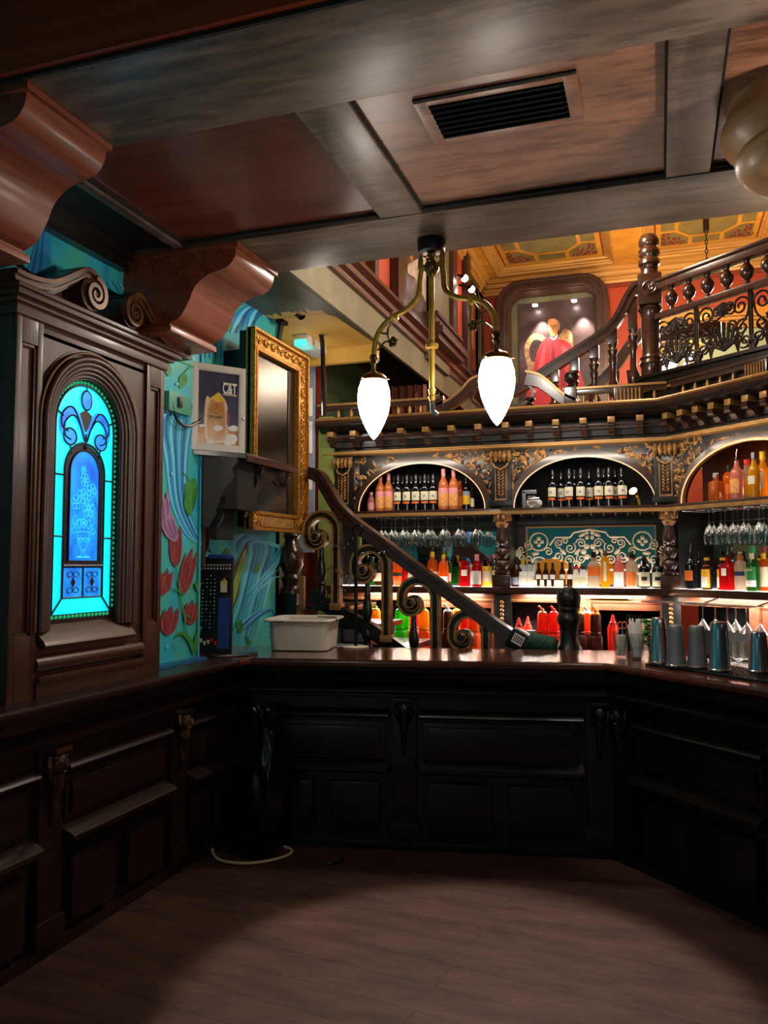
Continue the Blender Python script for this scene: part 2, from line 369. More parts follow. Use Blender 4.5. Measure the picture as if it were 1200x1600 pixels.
# left wall with its mural
def wallbox(name, mat, *a):
    o = B().box(*a).build(name, mat, smooth=0); o['kind'] = 'structure'; return o
wl = wallbox('wall_left', 'mural_teal', XW - .25, XW, -1.6, 4.17, 0, 3.5)
wr = wallbox('wall_recess', 'mural_teal', XR - .2, XR, 4.17, 5.66, 0, 3.6)
def mural(parent, X0):
    b = B(); lay = [0]
    P = lambda x, y: (lambda q: (q.y, q.z))(on(x, y, 'X', X0))
    def D(): lay[0] += 1; return X0 + .0006 + .00012 * lay[0]
    def blob(mat, pts, n=5, close=True):
        d = D(); pp = [P(*q) for q in pts]; k = len(pp)
        sm = smoothpath(pp + pp[:1], n)[:-1] if n > 1 else pp
        b.m(mat).flat([V((d, y, z)) for y, z in sm])
    def stroke(mat, pts, w, n=7):
        d = D(); pp = smoothpath([P(*q) for q in pts], n); k = len(pp)
        ws = [w * (.25 + .75 * sin(pi * (i + .5) / k)) for i in range(k)]
        L = []; R = []
        for i, p in enumerate(pp):
            a, c = pp[max(i - 1, 0)], pp[min(i + 1, k - 1)]; t = V((c[0] - a[0], c[1] - a[1])).normalized()
            L.append(V((d, p[0] - t.y * ws[i] / 2, p[1] + t.x * ws[i] / 2))); R.append(V((d, p[0] + t.y * ws[i] / 2, p[1] - t.x * ws[i] / 2)))
        b.m(mat); vs = []
        for q, r in zip(L, R): vs += [q, r]
        b.add(vs, [(2 * i, 2 * i + 1, 2 * i + 3, 2 * i + 2) for i in range(k - 1)])
    return b, blob, stroke
b, blob, stroke = mural(wl, XW)
# the long blue plume that falls down the wall
for i in range(15):
    t = i / 14; x0 = 312 - 52 * t
    stroke(['mural_blue', 'mural_light', 'mural_mid', 'mural_deep'][i % 4], [(318 - 6 * t, 612 - 10 * t + 22 * t * t), (x0 - 8, 650), (258 + 34 * (1 - t), 720), (268 + 36 * (1 - t) * .7, 790), (292 + 18 * (1 - t), 838), (318, 862 - 14 * t)], .028 - .008 * (i % 3))
for i in range(6):
    stroke(['mural_blue', 'mural_deep', 'mural_mid'][i % 3], [(0, 412 + 5 * i), (40, 430 + 3 * i), (85, 436 + i), (150, 452 + 3 * i), (215, 500 + 3 * i), (240, 540 + 2 * i)], .035)
for i in range(5): stroke(['mural_blue', 'mural_deep'][i % 2], [(30 + 8 * i, 470), (50 + 5 * i, 420), (62 + 3 * i, 370), (60 + 4 * i, 325)], .05)
for i in range(4): stroke(['mural_deep', 'mural_blue'][i % 2], [(2 + 4 * i, 500), (3 + 4 * i, 640), (2 + 3 * i, 800), (1 + 4 * i, 1000)], .03)
for i in range(7): stroke(['mural_light', 'mural_mid', 'mural_blue'][i % 3], [(130 + 9 * i, 440), (150 + 9 * i, 470), (178 + 8 * i, 500)], .02)
# yellow butterfly flower high on the wall
for q in ([(221, 437), (208, 428), (203, 415), (211, 409), (222, 424)], [(222, 425), (224, 413), (232, 411), (234, 427), (224, 440)],
          [(221, 444), (210, 452), (209, 470), (217, 474), (223, 456)], [(222, 446), (229, 450), (236, 464), (233, 476), (224, 462)]): blob('petal_yellow', q)
blob('lilac', [(218, 440), (221, 435), (226, 441), (224, 449), (219, 448)])
stroke('stem', [(224, 470), (226, 500), (236, 530), (258, 552), (285, 566), (312, 576)], .012)
for q in ([(276, 525), (283, 534), (284, 549), (277, 556), (275, 540)], [(279, 590), (286, 583), (292, 591), (287, 604), (279, 606)], [(262, 566), (256, 575), (262, 588), (267, 578)]): blob('leaf', q)
stroke('stem', [(312, 578), (296, 574), (282, 590)], .008)
# lower leaves
for q in ([(288, 755), (303, 748), (308, 770), (298, 800), (290, 784)], [(289, 768), (299, 780), (301, 795), (293, 806), (286, 788)]): blob('leaf', q)
stroke('leaf_vein', [(296, 755), (296, 780), (297, 799)], .006); stroke('stem', [(284, 738), (292, 746), (297, 760)], .008)
# tulips
def tulip(cx, cy, w, h, lean=0., mat='tulip'):
    f = lambda u, v: (cx + u * w + lean * v * h, cy + v * h)
    blob(mat, [f(-.12, .5), f(-.42, .3), f(-.5, -.05), f(-.36, -.45), f(-.22, -.24), f(0, -.55), f(.2, -.25), f(.4, -.47), f(.5, -.05), f(.4, .32), f(.1, .5)], 4)
    for u in (-.22, .02, .24): stroke('tulip_dark', [f(u * 1.1, -.35), f(u * 1.3, 0), f(u * .5, .42)], .007)
for a in ((273, 852, 20, 66), (291, 894, 23, 70, -.22), (263, 970, 27, 44, -.15), (297, 957, 23, 36, -.1), (256, 910, 22, 38, -.2)): tulip(*a)
for a in ((252, 795, 26, 60, .1, 'lilac'), (263, 824, 24, 44, .3, 'lilac')): tulip(*a)
stroke('stem', [(273, 884), (278, 920), (285, 960), (292, 1000), (302, 1026)], .014); stroke('stem', [(286, 930), (278, 924), (264, 918)], .01)
stroke('stem', [(285, 965), (292, 962), (297, 970)], .01)
for q in ([(301, 1026), (293, 1006), (282, 992), (270, 998), (272, 1018), (269, 1004), (276, 988), (291, 990), (302, 1010)], [(304, 1020), (301, 1000), (306, 985), (312, 978), (308, 1000)], [(301, 912), (308, 905), (312, 914), (306, 924)]): blob('leaf', q, 4)
for x, y in ((262, 888), (259, 1010), (300, 560), (268, 620), (275, 600), (266, 740), (310, 850), (213, 395), (222, 402)):
    blob('mural_light', [(x - 2, y), (x, y - 3), (x + 2, y), (x, y + 3)], 3)
mu = b.build('mural_painting', parent=wl, smooth=0)
b, blob, stroke = mural(wr, XR)
for i in range(9):
    stroke(['mural_light', 'mural_deep', 'mural_blue', 'mural_mid'][i % 4], [(352 + 6 * i, 1000), (372 + 5 * i, 950), (384 + 5 * i, 900), (392 + 6 * i, 860), (380 + 7 * i, 838 + 2 * i), (368 + 4 * i, 846), (366 + 3 * i, 862)], .03)
for i in range(6): stroke(['mural_light', 'mural_blue', 'mural_deep'][i % 3], [(366 + 3 * i, 985), (392 + 3 * i, 962), (415 + 2 * i, 955), (432, 968 + 4 * i), (420, 985 + 2 * i)], .022)
for i in range(5): stroke(['mural_light', 'mural_mid'][i % 2], [(385, 960 - 8 * i), (402 + 2 * i, 925 - 6 * i), (425 + 2 * i, 905 - 8 * i), (438, 900 - 14 * i)], .014)
blob('bark', [(346, 978), (352, 950), (361, 915), (364, 890), (374, 868), (385, 848), (386, 862), (378, 892), (372, 930), (360, 960)], 4)
blob('blade', [(349, 972), (356, 944), (364, 912), (372, 884), (382, 858), (384, 866), (378, 892), (370, 925), (360, 955)], 4)
for k in range(5): stroke('leaf', [(352 + 2 * k, 962 - 3 * k), (362 + 2 * k, 920), (378 + k, 868)], .006)
for q in ([(344, 872), (352, 856), (358, 862), (352, 880)], [(348, 905), (353, 892), (357, 900), (352, 915)], [(368, 975), (376, 968), (379, 982), (372, 990)], [(384, 992), (390, 1000), (392, 1006), (385, 1005)], [(397, 885), (403, 880), (404, 892), (398, 896)]): blob('leaf', q)
for i in range(6): stroke(['mural_blue', 'mural_light', 'mural_deep'][i % 3], [(352 + 8 * i, 520), (372 + 6 * i, 492), (392 + 6 * i, 484), (414 + 4 * i, 494 + 3 * i)], .05)
blob('leaf', [(350, 512), (356, 500), (362, 508), (356, 518)])
for i in range(4): stroke(['mural_deep', 'mural_blue'][i % 2], [(318 + 9 * i, 560), (322 + 8 * i, 530), (330 + 8 * i, 505)], .04)
blob('leaf', [(322, 800), (330, 790), (334, 810), (326, 822)])
b.build('mural_painting', parent=wr, smooth=0)
b = B(); b.box(XW - .08, XW + .012, 4.165, 4.185, 1.1, 3.5); b.build('trim_1', 'mural_teal', smooth=0, kind='structure')

# low timber ceiling: panels, beams and cross ribs
CZ = 3.2
b = B()
b.m('ceiling_red').box(-2.55, -1.06, 2.40, 3.5, 3.228, 3.3); b.m('ceiling_panel').box(-1.06, 2.4, 2.40, 3.5, 3.228, 3.3)
b.m('ceiling_dark').box(-2.55, 2.4, -1.6, 2.1, 3.52, 3.56)
b.build('ceiling', kind='structure', smooth=0)
beam1 = B().cbox(-2.55, 2.4, 3.40, 3.86, CZ, 3.62, .006).build('ceiling_beam', 'ceiling_beam', kind='structure')
b = B(); b.m('ceiling_beam').cbox(-2.55, 2.4, 2.02, 2.475, CZ, 3.55, .006)
b.m('fascia_red').box(-2.55, 2.4, 1.99, 2.02, CZ + .012, 3.55)
b.m('void').box(-2.55, 2.4, 2.012, 2.024, CZ - .002, CZ + .01); b.build('ceiling_beam', kind='structure')
for x0, x1 in ((-1.16, -.965), (.057, .222), (1.25, 1.42)):
    B().cbox(x0, x1, 2.475, 3.40, CZ + .004, 3.27, .005).build('ceiling_beam', 'ceiling_beam_y', kind='structure')
b = B(); b.m('black_paint').box(-2.55, -2.22, 2.475, 3.40, 3.222, 3.3); b.m('ceiling_beam_y').cbox(-2.24, -2.19, 2.475, 3.40, 3.2, 3.26, .006)
b.m('black_wood'); b.box(-2.55, -2.47, 2.475, 3.40, 3.17, 3.25); b.box(-2.55, -2.50, 2.475, 3.40, 3.12, 3.17)
b.build('trim_2', kind='structure')
b = B().m('black_wood')                      # dark bead around the sunk panels
for x0, x1 in ((-2.19, -1.16), (-.965, .057), (.222, 1.25)):
    b.m('void').box(x0, x1, 3.378, 3.40, 3.212, 3.229); b.box(x0, x0 + .010, 2.475, 3.378, 3.216, 3.229); b.box(x1 - .008, x1, 2.475, 3.378, 3.216, 3.229)
b.build('trim_3', kind='structure', smooth=0)

# ---- the tall hall behind the bar
YB = 10.6
wb = wallbox('wall_back', 'red_wall', -3.2, 3.2, YB, YB + .2, 0, 5.6)
wallbox('wall_right', 'wood_z', 2.4, 2.55, -1.6, 11.0, 0, 5.6)
wallbox('wall_front', 'mural_teal', -2.6, 2.55, -1.75, -1.6, 0, 3.6)
wallbox('wall_left_hall', 'green_paint', -3.2, -3.05, 5.5, 10.6, 0, 5.4)
o = wallbox('wall_recess_end', 'black_paint', -3.1, XR, 5.60, 5.66, 0, 3.6)
# mezzanine slab: soffit in two paints, olive edge, timber cap
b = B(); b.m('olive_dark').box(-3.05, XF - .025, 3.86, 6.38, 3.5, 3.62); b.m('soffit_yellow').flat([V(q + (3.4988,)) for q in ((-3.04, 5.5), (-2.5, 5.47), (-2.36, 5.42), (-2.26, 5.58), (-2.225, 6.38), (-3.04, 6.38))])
rng = random.Random(3)
for k in range(24):
    x = -3.0 + k * .029; b.m('soffit_yellow').flat([V((x, 5.5, 3.4985)), V((x + .036, 5.5, 3.4985)), V((x + .03, 5.45 - rng.random() * .14, 3.4985)), V((x + .004, 5.45 - rng.random() * .1, 3.4985))])
b.build('ceiling_mezzanine', kind='structure', smooth=0)
b = B(); b.m('olive').box(XF - .03, XF, 3.86, YB, 3.5, 3.76); b.build('trim_4', kind='structure', smooth=0)
b = B().m('stair_wood'); b.sweep([(0, 3.74), (.03, 3.75), (.035, 3.79), (.07, 3.81), (.075, 3.85), (.12, 3.88), (.12, 3.91), (0, 3.92)], [(XF, 3.86), (XF, YB)]); b.build('trim_5', kind='structure')
b = B(); b.m('soffit_yellow').box(-3.05, XF - .03, 6.38, 6.44, 3.36, 3.62); b.build('trim_6', kind='structure', smooth=0)
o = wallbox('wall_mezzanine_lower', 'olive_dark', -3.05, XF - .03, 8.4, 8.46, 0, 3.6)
wm = struct('wall_mezzanine')
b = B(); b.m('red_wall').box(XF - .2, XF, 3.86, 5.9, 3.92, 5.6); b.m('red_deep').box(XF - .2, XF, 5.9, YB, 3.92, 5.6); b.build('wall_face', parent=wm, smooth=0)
def hallstrip(name, mat, xa, xb, depth, za=3.92, zb=5.4, parent=wm):
    ya, yb = on(xa, 480, 'X', XF).y, on(xb, 480, 'X', XF).y
    return B().cbox(XF, XF + depth, ya, yb, za, zb, .01).build(name, mat, parent)
hallstrip('pilaster', 'wood_z', 606, 621, .10); hallstrip('pilaster', 'olive', 664, 696, .05, 3.7); hallstrip('pilaster', 'frame_wood', 695, 702, .10)
hallstrip('pilaster', 'wood_z', 718, 724, .10); hallstrip('pilaster', 'frame_wood', 572, 578, .08); hallstrip('panel', 'red_wall', 578, 606, .02); hallstrip('panel', 'red_wall', 702, 718, .03)
hallstrip('panel', 'olive', 741, 764, .02)
ya, yb = on(660, 480, 'X', XF).y, on(697, 480, 'X', XF).y                         # stepped foot of the olive pier
b = B().m('frame_wood_y')
for k, (z0, z1, o_) in enumerate(((3.92, 3.99, .22), (3.99, 4.03, .19), (4.03, 4.1, .15), (4.1, 4.14, .17), (3.86, 3.92, .18))): b.cbox(XF, XF + o_, ya - .04, yb + .1, z0, z1, .008)
b.build('pier_base', parent=wm)
def picture(name, label, xa, xb, za, zb, canvas, dabs, group=None):
    ya, yb = on(xa, 480, 'X', XF).y, on(xb, 480, 'X', XF).y
    t = thing(name, label, 'painting', (XF + .021, (ya + yb) / 2, za))
    b = B().m('wood_z')
    for p in ((ya, ya + .07, za, zb), (yb - .07, yb, za, zb), (ya + .07, yb - .07, za, za + .08), (ya + .07, yb - .07, zb - .08, zb)): b.cbox(XF + .005, XF + .07, *p, .01)
    b.build('picture_frame', parent=t)
    b = B().m(canvas); b.box(XF + .006, XF + .03, ya + .05, yb - .05, za + .05, zb - .05)
    for k, (mt, pts) in enumerate(dabs):
        b.m(mt).flat([V((XF + .0305 + .0004 * k, ya + (yb - ya) * u, za + (zb - za) * w)) for u, w in pts])
    b.build('canvas', parent=t, smooth=0); return t
mottled('canvas_dark', '#1f1512', '#5d4a42', 3, rough=.35, dist=2., coat=.3); mottled('canvas_flesh', '#6b2f14', '#c07838', 6, rough=.35, dist=1.); mottled('canvas_mist', '#8a7a74', '#cabdb2', 5, rough=.35)
mottled('canvas_brown', '#3a1c0e', '#8a4c24', 4, (1, 1, .3), .3, dist=1.5)
picture('hall_painting', 'large dark painting with a flame-coloured figure and pale sky, hung on the mezzanine wall', 620, 665, 3.95, 5.35, 'canvas_dark',
        [('canvas_mist', [(.1, .25), (.5, .1), (.9, .15), (.92, .6), (.9, .92), (.7, .92), (.72, .5), (.3, .35)]), ('canvas_flesh', [(.22, .45), (.4, .36), (.5, .6), (.62, .8), (.5, .92), (.36, .84), (.3, .66)]), ('canvas_dark', [(.05, .05), (.95, .05), (.95, .2), (.5, .3), (.05, .25)])])
picture('hall_painting', 'narrow brown painting under two small spotlights beside the red back wall', 723, 741, 3.95, 5.2, 'canvas_brown', [('canvas_flesh', [(.2, .3), (.8, .3), (.75, .9), (.3, .85)])])
# cornice of the hall and the coffered ceiling
corn = [(0, 5.22), (.02, 5.22), (.03, 5.25), (.045, 5.255), (.05, 5.29), (.08, 5.30), (.09, 5.345), (.115, 5.355), (.12, 5.40), (.135, 5.41), (.135, 5.43), (0, 5.43)]
b = B().m('coffer_gold'); b.sweep(corn, [(XF, 3.9), (XF, YB), (2.4, YB)]); b.build('trim_7', kind='structure')
b = B().m('coffer_red'); b.sweep([(0, 5.16), (.02, 5.16), (.02, 5.22), (0, 5.22)], [(XF, 3.9), (XF, YB), (2.4, YB)]); b.build('trim_8', kind='structure', smooth=0)
cz = 5.42
hc = struct('ceiling_hall')
b = B().m('coffer'); cof = [(-1.94, -.45), (-.10, 1.30)]; rows = [(8.75, 10.46), (6.7, 8.4), (4.6, 6.3)]
xs = [XF, -1.94, -.45, -.10, 1.30, 2.4]; ys = [3.86, 4.6, 6.3, 6.7, 8.4, 8.75, 10.46, YB]
for i in range(5):
    for j in range(7):
        if i in (1, 3) and j in (1, 3, 5): continue
        b.box(xs[i], xs[i + 1], ys[j], ys[j + 1], cz, cz + .05)
b.build('ceiling_field', parent=hc, smooth=0)
def coffer(x0, x1, y0, y1):
    b = B().m('coffer_gold')
    b.sweep([(0, cz - .01), (.025, cz), (.03, cz + .02), (.055, cz + .03), (.06, cz + .045), (.085, cz + .055), (.09, cz + .075), (.12, cz + .085), (.12, cz + .12), (0, cz + .12)], [(x0, y0), (x0, y1), (x1, y1), (x1, y0)], True)
    a0, a1, c0, c1 = x0 + .11, x1 - .11, y0 + .11, y1 - .11; z = cz + .085
    b.m('coffer_red').box(a0, a1, c0, c1, z, z + .02); b.m('coffer').box(a0 + .03, a1 - .03, c0 + .03, c1 - .03, z - .006, z)
    cx, cy = (a0 + a1) / 2, (c0 + c1) / 2; hx, hy = (a1 - a0) / 2 - .07, (c1 - c0) / 2 - .07
    G = lambda pts, dz=.008: b.flat([V((cx + p * hx, cy + q * hy, z - dz)) for p, q in pts])
    b.m('coffer_green'); G([(.33, .6), (.6, .33), (.6, -.33), (.33, -.6), (-.33, -.6), (-.6, -.33), (-.6, .33), (-.33, .6)])
    for sx, sy in ((1, 0), (-1, 0), (0, 1), (0, -1)):
        r_ = lambda p, q: (p * sx + q * sy, p * sy + q * sx)
        b.m('coffer_green'); G([r_(.97, -.29), r_(.97, .29), r_(.68, .29), r_(.68, -.29)])
    for sx in (-1, 1):
        for sy in (-1, 1):
            b.m('coffer_green'); G([(.38 * sx, .97 * sy), (.97 * sx, .97 * sy), (.97 * sx, .38 * sy), (.68 * sx, .38 * sy), (.38 * sx, .68 * sy)])
            b.m('coffer_red')
            for k, (px_, py_, r0, tn) in enumerate(((.84, .82, .075, 1.7), (.66, .84, .05, -1.6), (.85, .6, .05, -1.6), (.62, .66, .05, 1.5), (.5, .86, .04, 1.4), (.86, .46, .04, 1.4))):
                b.tube([(p, q, z - .011) for p, q in spiral(cx + sx * px_ * hx, cy + sy * py_ * hy, r0, .01, k * 1.3, tn * sx * sy, 20)], .010, 4)
    b.build('coffer', parent=hc)
for c0 in cof:
    for r0 in rows: coffer(*c0, *r0)
B().box(-3.2, 3.2, 3.6, 11, 5.72, 5.76).build('ceiling_slab', 'void', hc, 0)
# pale arch with a yellow surround in the back wall, glimpsed behind the landing railing
b = B(); fn = lambda a, c, d: V((a, YB - d, c))
b.m('coffer').archplate(-.02, 1.75, 2.8, 4.75, .86, .62, .16, 4.34, fn, 0, .10, 2.8); b.m('coffer_gold')
for rr in (0, .05, .1): b.strip([(.86 - .66 - rr, 2.9), (.86 - .66 - rr, 4.34)] + [(.86 - (.66 + rr) * cos(pi * i / 20), 4.34 + (.2 + rr) * sin(pi * i / 20)) for i in range(21)] + [(.86 + .66 + rr, 2.9)], .03, fn, .1, .13 + .02 * (rr > .04))
b.m('pale_green').box(.2, 1.5, YB - .012, YB, 2.8, 4.56); b.build('trim_9', parent=None, kind='structure')
# ------------------------------------------------------------------ stained glass window in its carved surround
XS = -2.42
win = struct('window_1'); win.location = (XS, 3.1, 1.1)
tag(win, 'arched blue stained-glass window in dark carved surround with broken scroll pediment', 'window')
yc, zs, ra = 3.06, 2.26, .325
def W(*a): return None
b = B().m('frame_wood'); b.archplate(2.72, 3.47, 1.27, 2.62, yc, ra + .0, ra, zs, YZ, XW + .001, -2.435, 1.36); b.build('back_panel', parent=win)
for nm, y0, y1 in (('pilaster', 2.58, 2.73), ('pilaster', 3.46, 3.61)):
    b = B().m('frame_wood'); b.cbox(XW, XS - .02, y0, y1, 1.10, 2.69, .004)
    for p in ((y0, y0 + .03, 1.1, 2.69), (y1 - .03, y1, 1.1, 2.69), (y0 + .03, y1 - .03, 2.55, 2.69), (y0 + .03, y1 - .03, 1.1, 1.36)): b.cbox(XS - .022, XS, *p, .004)
    for p in ((y0 + .03, y0 + .042, 1.36, 2.55), (y1 - .042, y1 - .03, 1.36, 2.55), (y0 + .03, y1 - .03, 1.36, 1.372), (y0 + .03, y1 - .03, 2.538, 2.55)): b.box(XS - .022, XS - .008, *p)
    b.build(nm, parent=win)
b = B().m('frame_wood_y')
b.cbox(XW, XS - .015, 2.73, 3.46, 2.60, 2.66, .004); b.cbox(XW, XS - .03, 2.73, 3.46, 2.575, 2.60, .004)
b.cbox(XW, XS + .012, 2.565, 3.625, 2.655, 2.70, .004); b.cbox(XW, XS + .03, 2.545, 3.655, 2.70, 2.72, .006); b.cbox(XW, XS + .055, 2.525, 3.69, 2.72, 2.745, .008); b.cbox(XW, XS + .065, 2.515, 3.70, 2.745, 2.765, .006)
b.build('cornice', parent=win)
for k, s in enumerate((1, -1)):
    c0, ye = (2.985, 2.515) if s > 0 else (3.275, 3.70); cz_ = 2.855; r0 = .078
    f = lambda t, z: (c0 + s * t, z)
    S = (c0 - ye) * s
    path = smoothpath([f(-S, 2.79), f(-S * .8, 2.79), f(-S * .55, 2.815), f(-S * .3, 2.885), f(-.06, cz_ + r0 + .004), f(0, cz_ + r0)], 6)
    vol = spiral(c0, cz_, r0, .012, pi / 2, -1.9 * s, 44)
    b = B().m('frame_wood_y')
    b.strip(path, [.05 - .006 * (i / len(path)) for i in range(len(path))], YZ, XW, XS + .045); b.strip([(p, q - .03) for p, q in path[:-3]], .03, YZ, XW, XS + .01)
    b.m('rim_wood'); b.strip([(p, q + .012) for p, q in path], .018, YZ, XS + .04, XS + .058); b.strip([(p, q - .02) for p, q in path[:-4]], .008, YZ, XS + .04, XS + .05)
    b.m('frame_wood_y').prism([f(-S, 2.765), f(-S, 2.8)] + [(p, q - .02) for p, q in path[2:-8]] + [f(-.12, 2.83), f(-.1, 2.765)][:2 if s > 0 else 2], YZ, XW, XS - .03)
    scr = b.build('pediment_scroll', parent=win)
    b = B().m('frame_wood'); b.lathe([(r0 - .004, 0), (r0 - .004, .165), (r0 - .02, .172)], (XW, c0, cz_), (1, 0, 0), 28)
    b.m('rim_wood').strip(vol, [.026 - .014 * i / 44 for i in range(45)], YZ, XS + .03, XS + .062); b.ball((XS + .05, c0, cz_), .014)
    b.build('volute', parent=scr)
# arch mouldings, stepping inwards to the glass
b = B().m('frame_wood')
for k, (rr, xx, th) in enumerate(((.338, -2.418, .030), (.312, -2.412, .028), (.29, -2.418, .024), (.27, -2.426, .022), (.252, -2.433, .02), (.236, -2.442, .018))):
    p = [(yc - rr, 1.37), (yc - rr, zs)] + [(yc - rr * cos(pi * i / 30), zs + rr * sin(pi * i / 30)) for i in range(1, 30)] + [(yc + rr, zs), (yc + rr, 1.37)]
    b.m('rim_wood' if k == 0 else 'frame_wood'); b.tube([(xx, y, z) for y, z in p], th / 2 * (.45 if k == 0 else 1), 10)
    if k == 0: b.m('frame_wood').strip(p, .03, YZ, -2.47, -2.43)
    elif k > 0: b.strip(p, .024, YZ, -2.53, xx)
b.build('arch_moulding', parent=win)
b = B().m('frame_wood_y')
b.prism([(-2.55, 1.30), (-2.40, 1.30), (-2.39, 1.312), (-2.40, 1.33), (-2.50, 1.415), (-2.55, 1.41)], lambda a, c, d: V((a, d, c)), 2.755, 3.365); b.cbox(XW, -2.43, 2.73, 3.46, 1.27, 1.31, .004); b.build('sill', parent=win)
b = B().m('frame_wood_y'); b.cbox(XW, -2.45, 2.73, 3.46, 1.10, 1.28, .004)
b.lathe([(.036, 0), (.036, .73)], (-2.44, 2.73, 1.235), (0, 1, 0), 16); b.cbox(XW, -2.395, 2.73, 3.46, 1.165, 1.19, .006); b.cbox(XW, -2.41, 2.73, 3.46, 1.10, 1.165, .004); b.build('base_moulding', parent=win)
# the glass itself
XG = -2.468; GY0, GY1, GZ0 = 2.846, 3.286, 1.412; gr = (GY1 - GY0) / 2; gc = (GY0 + GY1) / 2; gs = 2.262
def gp(r, zb, cz2=gs, n=28): return [(gc - r, zb)] + [(gc - r * cos(pi * i / n), cz2 + r * sin(pi * i / n)) for i in range(n + 1)] + [(gc + r, zb)]
b = B().m('pane_dark'); b.prism(gp(gr + .03, GZ0 - .03), YZ, XG - .008, XG - .004)
b.m('pane_cyan').flat([V((XG - .003, y, z)) for y, z in gp(gr - .022, GZ0 + .018)]); b.build('glass_pane', parent=win, smooth=0)
b = B().m('bead_green')
pr_ = gp(gr - .008, GZ0 + .02, gs, 40); acc = 0; step = .0245
for i in range(len(pr_) - 1):
    a, c = V(pr_[i]), V(pr_[i + 1]); L = (c - a).length; t = step - acc if i else 0
    while t <= L: q = a + (c - a) * (t / L); b.ball((XG - .002, q.x, q.y), .0085, 8, 5); t += step
    acc = (L - (t - step)) if L > 0 else acc
for i in range(15): b.ball((XG - .002, GY0 + .03 + i * .0265, GZ0 + .006), .0085, 8, 5)
b.build('bead_border', parent=win)
ic, ir, iz0, izs = gc, .118, 1.665, 2.062
def ip(r, zb): return [(ic - r, zb)] + [(ic - r * cos(pi * i / 20), izs + r * sin(pi * i / 20)) for i in range(21)] + [(ic + r, zb)]
b = B().m('pane_dark'); b.flat([V((XG - .001, y, z)) for y, z in ip(.128, 1.625)]); b.m('pane_blue').flat([V((XG + .0005, y, z)) for y, z in ip(.1, iz0)])
for s in (-1, 1): b.flat([V((XG + .0005, ic + s * a, z)) for a, z in ((.006, 1.50), (.122, 1.50), (.122, 1.635), (.006, 1.635))])
b.m('pane_blue').prism([(ic + .034 * cos(i * pi / 10), 2.395 + .044 * sin(i * pi / 10)) for i in range(20)], YZ, XG - .002, XG + .004)
b.m('pane_dark').flat([V((XG, ic + p, q)) for p, q in ((0, 2.352), (.042, 2.33), (.03, 2.29), (0, 2.245), (-.03, 2.29), (-.042, 2.33))])
for s in (-1, 1):                                                   # comma-shaped blue lobes
    sp = [(ic + s * p, q) for p, q in smoothpath([(.0, 2.2), (.03, 2.27), (.07, 2.325), (.115, 2.325), (.15, 2.285), (.145, 2.235), (.115, 2.225)], 6)]
    b.m('pane_blue').strip(sp, [.012 + .03 * min(1, i / 14) for i in range(len(sp))], YZ, XG - .001, XG + .001)
    b.prism([(ic + s * (.105 + .04 * cos(i * pi / 9)), 2.215 + .034 * sin(i * pi / 9)) for i in range(18)], YZ, XG - .001, XG + .0015)
b.build('blue_panes', parent=win, smooth=0)
b = B().m('lead'); ld = lambda pts, r=.0045: b.tube([(XG + .002, y, z) for y, z in pts], r, 6)
ld(gp(gr - .022, GZ0 + .018)); ld(ip(.134, 1.50), .006); ld(ip(.1, iz0), .004); ld([(ic - .134, 1.50), (ic + .134, 1.50)]); ld([(ic - .134, 1.64), (ic + .134, 1.64)], .009); ld([(ic, 1.50), (ic, 1.64)])
for s in (-1, 1):
    ld([(ic + s * .134, 1.5), (ic + s * (gr - .022), GZ0 + .018)])
    for z in (1.77, 2.04): ld([(ic + s * .134, z), (ic + s * (gr - .022), z)])
    for off in (.018, -.018): ld([(ic + s * (p + off * .5), q + off) for p, q in smoothpath([(.0, 2.19), (.035, 2.27), (.075, 2.325), (.115, 2.325), (.152, 2.285), (.146, 2.235), (.11, 2.22)], 5)], .004)
    ld([(ic + s * (.105 + .042 * cos(i * pi / 12)), 2.215 + .037 * sin(i * pi / 12)) for i in range(25)], .004); ld([(ic + s * .105, 2.18), (ic + s * .09, 2.14)], .004); ld([(ic + s * .152, 2.3), (ic + s * .19, 2.32)], .004)
    for dz in (-1, 1):                                              # tracery of the two little panes
        for dy in (-1, 1):
            cx_ = ic + s * .064; ld([(cx_ + dy * (.02 + .018 * cos(a * pi / 8)) , 1.568 + dz * (.035 + .012 * sin(a * pi / 8))) for a in range(17)], .0022)
    cx_ = ic + s * .064; b.m('pane_dark').flat([V((XG + .002, cx_ + p, 1.568 + q)) for p, q in ((-.016, 0), (0, -.026), (.016, 0), (0, .026))]); b.m('lead')
ld([(ic + .034 * cos(i * pi / 12), 2.395 + .044 * sin(i * pi / 12)) for i in range(25)], .004); ld([(ic, 2.44), (ic, 2.47)], .003); ld([(ic, 2.24), (ic, 2.19)], .004)
b.build('lead_lines', parent=win)
b = B().m('line_cyan'); q = lambda pts, r=.0016: b.tube([(XG + .0012, ic + y, z) for y, z in pts], r, 4)
def flower(y, z, r, n=5, a0=0.):
    for k in range(n):
        a = a0 + 2 * pi * k / n; cx2, cz2 = y + .6 * r * cos(a), z + .6 * r * sin(a)
        q([(cx2 + .42 * r * cos(t * pi / 6), cz2 + .42 * r * sin(t * pi / 6)) for t in range(13)])
    q([(y + .22 * r * cos(t * pi / 5), z + .22 * r * sin(t * pi / 5)) for t in range(11)])
for a in ((0, 2.03, .03, 6), (.048, 1.985, .032), (-.015, 1.955, .034), (-.055, 1.925, .032, 5, .4), (.03, 1.905, .042, 6), (.0, 1.835, .022), (-.01, 2.075, .018)): flower(*a)
